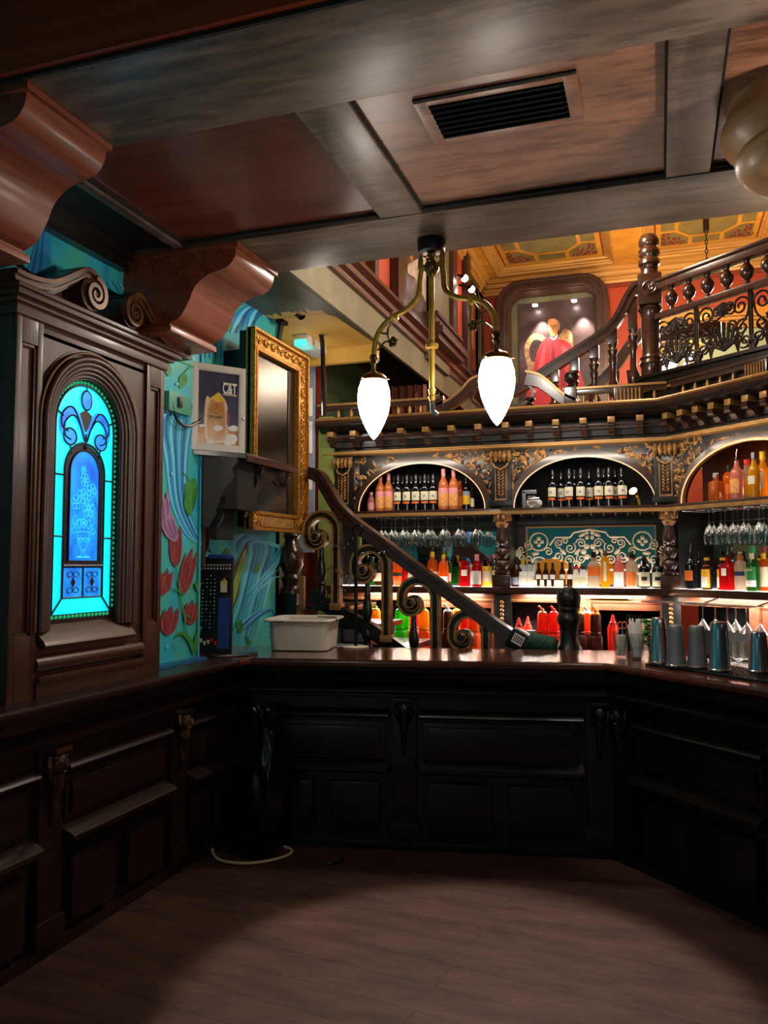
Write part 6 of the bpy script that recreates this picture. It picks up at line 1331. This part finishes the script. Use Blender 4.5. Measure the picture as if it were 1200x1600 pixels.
loc = T1 @ V((T1u(1016, -.22, 960), -.22, .9315)); t = thing('clear_container', 'clear plastic measuring container with a pinkish tint behind the mint', 'container', loc)
b = B(Matrix.Translation(loc)).m('smoke_clear'); loft(b, [rrect(.065, .05, .015, 0), rrect(.075, .06, .015, .28), rrect(.085, .07, .015, .285), rrect(.085, .07, .015, .30), rrect(.072, .057, .015, .295), rrect(.062, .047, .015, .01)]); b.build('tub', parent=t)
loc = T1 @ V((T1u(974, -.05, 925), -.06, 1.36)); t = thing('towel_bar', 'short white-capped rail on the cabinet front above the jugs', 'rail', loc)
b = B(T1).m('gilt_edge'); u0_, u1_ = T1u(920, -.06, 928), T1u(984, -.06, 928); b.tube([(u0_, -.06, 1.385), (u1_, -.06, 1.385)], .008, 8); b.m('white_plastic').ball((u0_, -.06, 1.385), .014); b.ball((u1_, -.06, 1.385), .014); b.tube([(u0_, -.06, 1.385), (u0_, -.02, 1.385)], .006, 6); b.tube([(u1_, -.06, 1.385), (u1_, -.02, 1.385)], .006, 6); b.build('bar', parent=t)
# ------------------------------------------------------------------ upper landing: newel, flight and ironwork railing
YL = 7.4
NX = -.03
TLn = frameT((NX, YL, 0), (.76, -.65), (.65, .76))
lw = struct('floor_landing'); 
b = B(TLn); b.m('black_wood').box(0, 1.7, -.12, 1.6, 2.92, 3.05); b.m('black_wood').box(0, 1.7, -.16, -.1, 3.0, 3.22); b.build('landing_edge', parent=lw, smooth=0)
b = B(TLn).m('black_wood'); b.cbox(0, 1.7, -.2, -.05, 3.22, 3.25, .008); b.cbox(0, 1.7, -.17, -.05, 3.17, 3.19, .006); b.m('gilt_edge').cbox(0, 1.7, -.215, -.15, 3.10, 3.115, .004); b.build('moulding', parent=lw)
ra_ = thing('landing_railing', 'dark landing railing with turned spindles over pierced iron scroll panels', 'railing', TLn @ V((.8, 0, 3.1)))
nw = thing('newel_post', 'tall turned newel post with a carved rosette at the head of the upper stair', 'newel post', (NX, YL, 2.7))
b = B().m('stair_wood'); r = .085
b.lathe([(r, 2.7), (r, 3.15), (.1, 3.2), (.1, 3.24), (.085, 3.26), (.088, 3.36), (.1, 3.39), (.088, 3.42), (.095, 3.44), (.075, 3.47), (.082, 3.8), (.088, 3.84), (.105, 3.87), (.08, 3.9)], (NX, YL, 0), (0, 0, 1), 18); b.build('turned_shaft', parent=nw)
b = B().m('stair_wood'); b.cbox(NX - .1, NX + .1, YL - .1, YL + .1, 3.9, 4.17, .012); sqb = b.build('square_block', parent=nw)
b = B().m('stair_wood'); b.lathe([(.085, 4.17), (.07, 4.22), (.08, 4.26), (.092, 4.27), (.092, 4.31), (.075, 4.33), (.09, 4.36), (.09, 4.40), (.07, 4.43), (.085, 4.45), (.088, 4.49), (.07, 4.53), (.03, 4.55), (.001, 4.552)], (NX, YL, 0), (0, 0, 1), 18); b.build('cap_finial', parent=nw)
b = B().m('stair_wood'); c = (NX, YL - .1, 4.04); b.lathe([(.065, 0), (.065, .012), (.055, .018), (.045, .01), (.035, .01), (.03, .02), (.015, .014), (.001, .02)], c, (0, -1, 0), 20); b.build('rosette', parent=sqb)
b = B(TLn).m('stair_wood'); b.cbox(.06, 1.7, -.05, .05, 4.01, 4.08, .01); b.cbox(.06, 1.7, -.065, .065, 4.075, 4.10, .008); b.build('top_rail', parent=ra_)
b = B(TLn).m('stair_wood'); b.cbox(.06, 1.7, -.035, .035, 3.76, 3.81, .008); b.build('middle_rail', parent=ra_)
b = B(TLn).m('iron'); b.cbox(.06, 1.7, -.03, .03, 3.25, 3.29, .006); b.build('bottom_rail', parent=ra_)
for k in range(9):
    u = .23 + .18 * k; b = B(TLn).m('stair_wood'); b.lathe([(.035, 3.81), (.028, 3.83), (.018, 3.845), (.045, 3.88), (.055, 3.92), (.045, 3.95), (.02, 3.985), (.026, 4.0), (.02, 4.02), (.034, 4.01), (.034, 4.015)], (u, 0, -.0), (0, 0, 1), 14); b.build('spindle', parent=ra_)
def iron_panel(u0, u1):
    b = B(TLn).m('iron'); cu = (u0 + u1) / 2; z0, z1 = 3.29, 3.76; w = (u1 - u0) / 2
    tt = lambda pts, r=.009: b.tube([(p, 0, q) for p, q in pts], r, 6)
    for s in (-1, 1):
        tt(spiral(cu + s * w * .62, z1 - .1, .085, .015, 0 if s > 0 else pi, 1.6 * s, 26)); tt(spiral(cu + s * w * .25, z1 - .10, .07, .012, pi, -1.5 * s, 24)); tt(spiral(cu + s * w * .66, z1 - .27, .07, .012, 1, 1.5 * s, 24)); tt(spiral(cu + s * w * .3, z1 - .24, .05, .01, 2, -1.4 * s, 20))
        tt(smoothpath([(cu + s * w * .95, z1 - .02), (cu + s * w * .85, z1 - .18), (cu + s * w * .5, z1 - .3), (cu + s * w * .9, z0 + .06)], 5)); tt(spiral(cu + s * w * .75, z0 + .09, .06, .012, 4, 1.3 * s, 20))
        for k in range(5): a = radians(20 + 24 * k); tt(smoothpath([(cu + s * w * .5, z0 + .02), (cu + s * (w * .5 - .07 * cos(a) * .6), z0 + .1), (cu + s * (w * .5 - .16 * cos(a)), z0 + .03 + .18 * sin(a))], 4), .008)
    for k in range(7):
        a = radians(30 + 20 * k); b.tube([(cu, 0, z0 + .05), (cu + .1 * cos(a), 0, z0 + .05 + .1 * sin(a)), (cu + .19 * cos(a) * .8, 0, z0 + .06 + .22 * sin(a))], [.008, .013, .016], 6)
        a2 = radians(200 + 23 * k); b.tube([(cu, 0, z1 - .03), (cu + .11 * cos(a2) * .8, 0, z1 - .03 + .11 * sin(a2))], [.008, .014], 6)
    b.build('scroll_panel', parent=ra_)
    b = B(TLn).m('iron'); b.tube([(u1, 0, z0), (u1, 0, z1)], .012, 8); b.tube([(u1 - .02, 0, z0), (u1 - .02, 0, z1)], .007, 6)
    for k in range(6): a = k * 1.05; b.ball((u1 + .03 * cos(a), 0, z0 + .06 + .04 * sin(a)), (.02, .02, .03), 7, 5)
    b.build('panel_post', parent=ra_)
for k in range(3): iron_panel(-.02 + .5 * k + (.08 if k == 0 else 0), .48 + .5 * k)
fl = thing('upper_stair', 'upper stair flight descending left with a curved handrail and half-turned balusters', 'staircase', (-.6, YL, 2.92))
SL = lambda x, y, yy=YL: (lambda q: (q.x, q.z))(on(x, y, 'Y', yy))
hp = smoothpath([SL(*q) for q in ((1012, 447), (995, 450), (982, 466), (968, 494), (950, 517), (915, 542), (875, 567), (832, 595), (800, 614))], 5)
b = B().m('stair_wood'); b.strip(hp, .09, UW, YL - .045, YL + .045); b.strip([(x - .008, z + .03) for x, z in hp], .03, UW, YL - .06, YL + .06); b.build('handrail', parent=fl)
for x, y0, ys, y1 in ((866, 582, 598, 640), (897, 562, 580, 640), (928, 545, 560, 640), (957, 520, 538, 620), (988, 475, 515, 605)):
    qx, zt_ = SL(x, y0); zs_ = SL(x, ys)[1]; zb3 = SL(x, y1)[1]
    b = B().m('stair_wood'); b.cbox(qx - .042, qx + .042, YL - .03, YL + .03, zs_, zt_ + .06, .006); h = zs_ - zb3
    b.lathe([(.035, 0), (.05, .1 * h), (.055, .2 * h), (.03, .32 * h), (.026, .6 * h), (.04, .7 * h), (.03, .76 * h), (.045, .88 * h), (.03, .93 * h), (.04, h)], (qx, YL, zb3), (0, 0, 1), 14); b.build('baluster', parent=fl)
hq = [SL(x, y, 8.3) for x, y in ((1030, 513), (1008, 518), (985, 540), (960, 575), (930, 605), (890, 632), (860, 652))]
b = B().m('stair_wood'); b.strip(smoothpath(hq, 4), .10, UW, 8.26, 8.34); b.build('far_handrail', parent=fl)
q = SL(1040, 520, 8.3); b = B().m('stair_wood'); b.cbox(q[0] - .1, q[0] + .5, 8.26, 8.34, q[1] - .08, q[1] + .06, .01)
b.build('far_rail', parent=fl)
for x in (962, 985): qx = SL(x, 560, 8.3); b = B().m('stair_wood'); b.lathe([(.03, 0), (.05, .1), (.03, .2), (.03, .5), (.04, .6)], (qx[0], 8.3, 2.95), (0, 0, 1), 10); b.build('far_baluster', parent=fl)
q = [SL(790, 690), SL(870, 650), SL(960, 588), SL(1010, 560)]
b = B().m('stair_wood'); b.strip([(q[0][0], 2.75), (NX, 2.95)], .14, UW, YL - .03, YL + 1.0); b.build('string', parent=fl)
# the cardinal-red sitter in the lit alcove
pa = thing('portrait_alcove', 'portrait of a person in a red robe in a lit wall alcove', 'painting', (-1.2, YB, 3.4))
Pb = lambda x, y: (lambda q: (q.x, q.z))(on(x, y, 'Y', YB))
x0, zt2 = Pb(812, 478); x1 = Pb(929, 470)[0]; zb4 = Pb(820, 650)[1]; 
fx0, fx1, fzt = Pb(790, 470)[0], Pb(943, 470)[0], Pb(868, 447)[1]
cxp = (fx0 + fx1) / 2; hw_ = (fx1 - fx0) / 2
b = B().m('red_deep'); fn2 = lambda a, c, d: V((a, YB - d, c))
pthf = [(fx0, zb4 - .1), (fx0, fzt - .35)] + [(fx0 + .25 - .25 * cos(a), fzt - .3 + .25 * sin(a)) for a in [pi / 2 * i / 6 for i in range(7)]] + [(fx1 - .25 + .25 * sin(a), fzt - .3 + .25 * cos(a)) for a in [pi / 2 * i / 6 for i in range(7)]] + [(fx1, fzt - .35), (fx1, zb4 - .1)]
b = B().m('frame_wood'); b.strip(pthf, .16, fn2, 0, .30); b.strip([(cxp + (p - cxp) * .93, q - .05) for p, q in pthf], .03, fn2, .28, .34); b.strip([(cxp + (p - cxp) * 1.05, q + .03) for p, q in pthf], .03, fn2, .0, .33); b.build('alcove_frame', parent=pa)
b = B().m('olive'); b.prism([(fx0 + .05, zb4 - .1), (fx0 + .05, fzt - .1), (fx1 - .05, fzt - .1), (fx1 - .05, zb4 - .1)], fn2, .0, .02); b.build('alcove_back', parent=pa, smooth=0)
mottled('canvas_portrait', '#1c1214', '#57403f', 2.2, rough=.4, dist=1.5, coat=.3)
plain('robe', '#b02630', .55); plain('robe_dark', '#7c1620', .55); plain('robe_light', '#d04a50', .55); plain('skin', '#c07a48', .5); plain('skin_dark', '#8c4a28', .5); mottled('chair_gilt', '#7a5030', '#c8a070', 18, rough=.5); plain('hair_grey', '#8a7a70', .6); plain('skin_light', '#d89a68', .5)
lv = [0]; b = B()
def pd(mat, pts, n=4):
    lv[0] += 1; d = .045 + .0006 * lv[0]; pts = [Pb(*q) for q in pts]; pts = smoothpath(pts + pts[:1], n)[:-1] if n else pts
    b.m(mat).flat([V((x, YB - d, z)) for x, z in pts])
b.m('canvas_portrait').box(x0, x1, YB - .045, YB - .02, zb4 - .05, zt2)
pd('chair_gilt', [(824, 570), (820, 545), (828, 528), (838, 522), (852, 528), (858, 545), (850, 560), (838, 590), (828, 588)]); pd('canvas_portrait', [(830, 565), (828, 545), (836, 532), (848, 536), (850, 548), (840, 566)])
pd('chair_gilt', [(872, 530), (882, 516), (893, 520), (896, 540), (892, 552), (878, 545)])
pd('robe', [(856, 528), (868, 530), (884, 534), (896, 545), (906, 575), (912, 640), (826, 640), (832, 590), (840, 552), (848, 535)])
pd('robe_light', [(852, 538), (846, 556), (838, 590), (834, 620), (846, 600), (852, 565)]); pd('robe_dark', [(864, 535), (868, 560), (866, 600), (868, 638), (862, 638), (862, 580)]); pd('robe_light', [(878, 540), (888, 548), (895, 570), (888, 575), (880, 555)]); pd('robe_dark', [(876, 560), (886, 590), (884, 630), (878, 620)])
pd('white_card', [(860, 526), (866, 530), (872, 524), (871, 529), (866, 533), (861, 530)])
pd('skin', [(857, 510), (857, 502), (862, 499.5), (869, 500), (874, 505), (874, 514), (871, 523), (866, 528), (861, 525), (858, 518)]); pd('skin_light', [(859, 507), (862, 501), (868, 501), (871, 506), (866, 509)]); pd('hair_grey', [(872, 504), (876, 508), (875, 517), (873, 516)])
pd('skin_dark', [(859, 511), (863, 510.5), (863, 512), (859, 512.5)]); pd('skin_dark', [(866, 510.5), (870, 510), (870, 511.5), (866, 512)]); pd('skin_dark', [(863.5, 512), (865.5, 516), (862.5, 516.5)]); pd('skin_dark', [(862, 520), (868, 519.5), (865, 521)])
b.build('canvas', parent=pa, smooth=0)
b = B().m('spot_bulb')
for x, y in ((836, 476), (897, 469)):
    q = on(x, y, 'Y', YB - .2); b.lathe([(.035, 0), (.03, .02), (.001, .022)], (q.x, q.y, q.z), (0, 0, -1), 12)
b.build('alcove_spotlight', parent=pa)
b = B().m('spot_bulb')
t = thing('spotlight_pair', 'pair of small bright spotlights high on the mezzanine wall near the red back wall', 'spotlight', (XF, 9.6, 4.6))
for x, y in ((726, 435), (737, 452)): q = on(x, y, 'X', XF + .18); b.ball(q, .04, 10, 6)
b.build('bulb', parent=t); b = B().m('black_metal')
for x, y in ((726, 435), (737, 452)): q = on(x, y, 'X', XF + .18); b.tube([q + V((-.19, 0, .08)), q + V((-.03, 0, .03))], .015, 6); b.lathe([(.03, 0), (.045, .05)], q + V((-.04, 0, .03)), (1, 0, -.5), 10, False)
b.build('arm', parent=t)
# hanging lamp on its chain
p = on(1103, 350, 'Y', 9.0)
t = thing('hanging_lamp', 'glittering glass lamp hung on a chain, seen through the iron railing', 'lamp', (p.x, 9.0, p.z))
b = B().m('iron'); zt3 = 5.5; zl = on(1060, 565, 'Y', 9.0).z
for k in range(int((zt3 - zl - .45) / .05)):
    z = zt3 - .05 * k; b.tube([(p.x + .012 * cos(a * pi / 4) * (k % 2), 9.0 + .012 * cos(a * pi / 4) * ((k + 1) % 2), z - .03 + .03 * sin(a * pi / 4)) for a in range(8)], .005, 4, True)
b.cbox(p.x - .03, p.x + .03, 8.97, 9.03, p.z - .08, p.z + .06, .006); b.build('chain', parent=t)
lx = on(1060, 565, 'Y', 9.0).x
b = B().m('brass'); b.tube([(p.x, 9, zl + .5), (lx + .05, 9, zl + .32), (lx, 9, zl + .22)], .02, 8); b.lathe([(.22, .12), (.24, .14), (.22, .17)], (lx, 9.0, zl), (0, 0, 1), 20, False); b.build('ring', parent=t)
rg = random.Random(6); b = B().m('crystal_glow' if glow('crystal_glow', '#eef2ff', 3.) else 'led')
for k in range(26): a = rg.random() * 6.3; r = .2 * sqrt(rg.random()); b.ball((lx + r * cos(a), 9 + r * sin(a), zl + rg.uniform(-.09, .1)), .032, 8, 6)
b.build('crystals', parent=t)
# dark opening below the mezzanine: curtain
b = B().m('curtain' if mottled('curtain', '#5a2a1e', '#8c4a34', 8, (6, 6, .4), .7) else ''); n_ = 40; vs = []
for i in range(n_ + 1):
    x = -2.72 + .5 * i / n_; 
    for z in (2.6, 3.48): vs.append((x + (0 if z < 3 else .0), 7.95 + .035 * sin(i * .95) , z))
b.add(vs, [(2 * i, 2 * i + 2, 2 * i + 3, 2 * i + 1) for i in range(n_)]); tag(b.build('curtain'), 'reddish curtain hanging in the dark opening under the mezzanine', 'curtain')

# column capital cut by the right edge of the picture
q = on(1205, 150, 'Y', 3.05); cxx, cyy = .545, 3.02
cp_ = thing('turned_column', 'pale timber column with a broad ringed capital cut off by the right edge of the picture', 'column', (cxx, cyy, 0))
b = B().m('capital_wood'); b.lathe([(.12, 2.93), (.16, 2.945), (.19, 2.96), (.235, 2.985), (.262, 3.02), (.268, 3.05), (.255, 3.07), (.272, 3.085), (.30, 3.11), (.31, 3.14), (.305, 3.17), (.29, 3.19), (.29, 3.24)], (cxx, cyy, 0), (0, 0, 1), 40); b.build('capital', parent=cp_)
b = B().m('stair_wood'); b.lathe([(.16, 0), (.16, .1), (.13, .14), (.12, .2), (.10, 2.5), (.12, 2.93)], (cxx, cyy, 0), (0, 0, 1), 32); b.build('shaft', parent=cp_)

# air vent in the ceiling panel
va, vb_, vc, vd = -.735, -.25, 2.585, 2.845
t = thing('air_vent', 'dark slatted air vent set in the brown ceiling panel', 'vent', ((va + vb_) / 2, (vc + vd) / 2, 3.24))
b = B().m('ceiling_panel')
for p4 in ((va - .03, va + .015, vc, vd + .03), (vb_ - .015, vb_ + .03, vc, vd + .03), (va + .015, vb_ - .015, vc - .0, vc + .03), (va + .015, vb_ - .015, vd - .005, vd + .03)): b.cbox(p4[0], p4[1], p4[2], p4[3], 3.216, 3.229, .003)
b.build('surround', parent=t)
b = B().m('void'); b.box(va, vb_, vc + .01, vd, 3.225, 3.2275); b.box(va - .03, vb_ + .03, vc - .012, vc, 3.218, 3.2275); b.build('dark_duct', parent=t, smooth=0)
b = B().m('dark_grey')
for k in range(7): y = vc + .045 + .034 * k; b.box(va + .015, vb_ - .015, -.014, .014, -.0015, .0015, Matrix.Translation((0, y, 3.218)) @ Matrix.Rotation(radians(38), 4, 'X'))
b.build('slats', parent=t, smooth=0)
# ------------------------------------------------------------------ two-arm gas-style pendant lamp
cx_, cy_ = -1.005, 3.70
lamp = thing('pendant_lamp', 'brass two-armed pendant lamp with glowing acorn glass shades', 'pendant lamp', (cx_, cy_, 3.2))
b = B().m('black_paint'); b.lathe([(.066, 3.2), (.068, 3.195), (.066, 3.155), (.062, 3.14)], (cx_, cy_, 0), (0, 0, 1), 24); b.build('canopy', parent=lamp)
b = B().m('silver'); b.lathe([(.061, 3.143), (.055, 3.132), (.045, 3.137), (.02, 3.135)], (cx_, cy_, 0), (0, 0, 1), 24, False); b.build('canopy_ring', parent=lamp)
JZ = 3.065
b = B().m('old_brass'); b.lathe([(.008, 3.14), (.008, JZ + .085), (.02, JZ + .078), (.012, JZ + .068), (.026, JZ + .06), (.014, JZ + .05), (.014, JZ + .04), (.026, JZ + .03), (.036, JZ + .01), (.036, JZ - .01), (.02, JZ - .035), (.012, JZ - .045)], (cx_, cy_, 0), (0, 0, 1), 16); b.build('joint', parent=lamp)
zbot = 2.42
b = B().m('brass'); b.lathe([(.0135, JZ - .02), (.0135, 2.70), (.03, 2.695), (.032, 2.685), (.03, 2.675), (.0135, 2.67), (.0155, 2.655), (.0135, 2.64), (.0135, zbot + .06), (.02, zbot + .055), (.014, zbot + .03), (.02, zbot + .02), (.012, zbot)], (cx_, cy_, 0), (0, 0, 1), 14); b.build('stem', parent=lamp)
b = B().m('silver'); b.tube([(cx_, cy_, zbot + .01), (cx_ + .005, cy_, zbot - .05), (cx_ + .03, cy_ - .01, zbot - .07)], [.012, .014, .009], 8); b.tube([(cx_ + .01, cy_, zbot + .02), (cx_ + .035, cy_ - .01, zbot + .02)], .007, 6); b.build('tap', parent=lamp)
ad = V((.712, -.235, 0)).normalized()
for s in (-1, 1):
    C_ = V((cx_, cy_, 0)); A = lambda r, z: C_ + ad * (s * r) + V((0, 0, z))
    top = 2.0
    pth = smoothpath([tuple(A(.0, JZ)), tuple(A(.05, JZ + .008)), tuple(A(.066, JZ - .04)), tuple(A(.070, JZ - .10)), tuple(A(.092, 2.925)), tuple(A(.15, 2.89)), tuple(A(.225, 2.868)), tuple(A(.29, 2.835)), tuple(A(.335, 2.775)), tuple(A(.348, 2.69))], 5)
    b = B().m('brass'); b.tube(pth, .0135, 10); q = A(.222, 2.869); b.lathe([(.014, -.012), (.026, -.008), (.03, 0), (.026, .008), (.014, .012)], q, ad * s + V((0, 0, -.5)), 12); b.lathe([(.016, 0), (.014, .05), (.006, .07), (.010, .08), (.001, .1)], A(.062, JZ + .005), (0, 0, 1), 10); arm = b.build('arm', parent=lamp)
    b = B().m('old_brass'); DZ = .16; L_ = lambda r, z: tuple(A(r, z + DZ - .015)); b.tube(smoothpath([L_(.235, 2.70), L_(.262, 2.66), L_(.255, 2.62), L_(.235, 2.6)], 5), .005, 6); b.tube(smoothpath([L_(.235, 2.6), L_(.28, 2.605), L_(.325, 2.57)], 5), .005, 6); b.tube(smoothpath([L_(.258, 2.645), L_(.29, 2.65), L_(.305, 2.66)], 4), .005, 6)
    for k in range(5): a = radians(72 * k + 20); b.ball(A(.23 + .016 * cos(a), 2.597 + DZ - .015 + .016 * sin(a)), (.013, .006, .013), 7, 5)
    b.build('leaf_bracket', parent=arm)
    b = B().m('old_brass'); q = A(.348, 0); b.lathe([(.018, 2.535), (.022, 2.52), (.014, 2.505), (.02, 2.495), (.012, 2.48), (.012, 2.452), (.02, 2.448), (.05, 2.435), (.066, 2.42), (.068, 2.405), (.062, 2.40)], (q.x, q.y, DZ), (0, 0, 1), 20); 
    for k in range(3): a = k * 2.1; b.tube([(q.x + .06 * cos(a), q.y + .06 * sin(a), 2.408 + DZ), (q.x + .082 * cos(a), q.y + .082 * sin(a), 2.408 + DZ)], .004, 6)
    b.build('shade_holder', parent=lamp)
    b = B().m('shade_glow'); b.lathe([(.058, 2.415), (.066, 2.40), (.078, 2.36), (.082, 2.32), (.080, 2.28), (.070, 2.235), (.053, 2.19), (.033, 2.15), (.016, 2.123), (.002, 2.108)], (q.x, q.y, DZ), (0, 0, 1), 28); b.build('glass_shade', parent=lamp)

# ------------------------------------------------------------------ lights of the place, with added unseen fills
def light(name, kind, loc, energy, col=(1, .86, .7), size=.1, target=None, **k):
    L = bpy.data.lights.new(name, kind); L.energy = energy; L.color = col
    if kind == 'AREA': L.size = size
    else: L.shadow_soft_size = size
    for q, v in k.items(): setattr(L, q, v)
    o = bpy.data.objects.new(name, L); COL.objects.link(o); o.location = loc
    if target: o.rotation_euler = (V(target) - V(loc)).to_track_quat('-Z', 'Y').to_euler()
    return o
WARM = (1, .80, .58); SOFT = (1, .90, .78)
# shaped hall spotlight that throws the patch of light on the floor
o = light('hall_floor_spot', 'SPOT', (-.72, 5.0, 4.85), 850, SOFT, .05, (-.72, 3.15, 0), spot_size=radians(26), spot_blend=.3); o.data.use_square = True
light('ceiling_fill', 'SPOT', (1.9, 2.4, 2.1), 190, (1, .84, .68), .1, (.5, 2.75, 3.2), spot_size=radians(130), spot_blend=.8)  # unseen fill, added to brighten the ceiling from the right
light('front_fill', 'POINT', (1.0, .3, 2.6), 16, SOFT, .15)  # added out of view to lift the near beam faces and the capital
light('front_wall_fill', 'POINT', (-1.6, -.6, 1.2), 10, SOFT, .1)  # unseen, added to light the front wall that the mirror reflects
light('counter_fill', 'SPOT', (-.1, 3.6, 3.1), 60, SOFT, .05, (.05, 4.75, 1.15), spot_size=radians(36), spot_blend=.8)  # added unseen spot that brightens the shaker tins and straws
light('bar_fill', 'POINT', (-.9, 5.2, 3.5), 75, SOFT, .12)  # no fixture here: fill added for the back bar and mezzanine edge
# hall
light('hall_lamp', 'POINT', (.9, 8.9, 4.2), 120, WARM, .2)
light('hall_lamp', 'POINT', (-.6, 6.9, 4.7), 90, WARM, .2)
light('hall_lamp', 'POINT', (-.4, 9.4, 4.0), 60, WARM, .2)
light('passage_lamp', 'POINT', (-2.6, 6.0, 2.9), 7, SOFT, .1)
for x in (-1.38, -.86): light('alcove_spot', 'SPOT', (x, YB - .14, 4.85), 60, SOFT, .03, (x, YB - .04, 4.4), spot_size=radians(80), spot_blend=.6)
# added fill floating before the arches for the bottles; strip under the lit shelf
for T, u0, u1 in ((T1, .4, 1.4), (T1, 1.75, 2.7), (T2, .2, 1.3)):
    c = T @ V(((u0 + u1) / 2, -.30, 2.54)); light('bottle_fill', 'AREA', c, 3.2, (1, .87, .72), u1 - u0, T @ V(((u0 + u1) / 2, .16, 2.2)), shape='RECTANGLE', size_y=.03)
    if T is T2: light('niche_light', 'POINT', T @ V((.75, .27, 2.2)), 5, (1, .7, .4), .04)  # point light added behind the bottles for the niche's glow
    c = T @ V(((u0 + u1) / 2, -.105, 1.40)); light('shelf_under_light', 'AREA', c, 22, (1, .92, .82), u1 - u0, T @ V(((u0 + u1) / 2, -.05, .9)), shape='RECTANGLE', size_y=.03)
w = bpy.data.worlds.new('world'); w.use_nodes = True; w.node_tree.nodes['Background'].inputs[0].default_value = (1, .8, .65, 1); w.node_tree.nodes['Background'].inputs[1].default_value = .003
SC.world = w
SC.view_settings.view_transform = 'Standard'; SC.view_settings.look = 'None'; SC.view_settings.gamma = 1; SC.view_settings.use_curve_mapping = False
SC.view_settings.exposure = 0
SC.cycles.use_denoising = True; SC.cycles.max_bounces = 6; SC.cycles.transparent_max_bounces = 16; SC.cycles.caustics_reflective = False; SC.cycles.caustics_refractive = False; SC.cycles.sample_clamp_indirect = 6
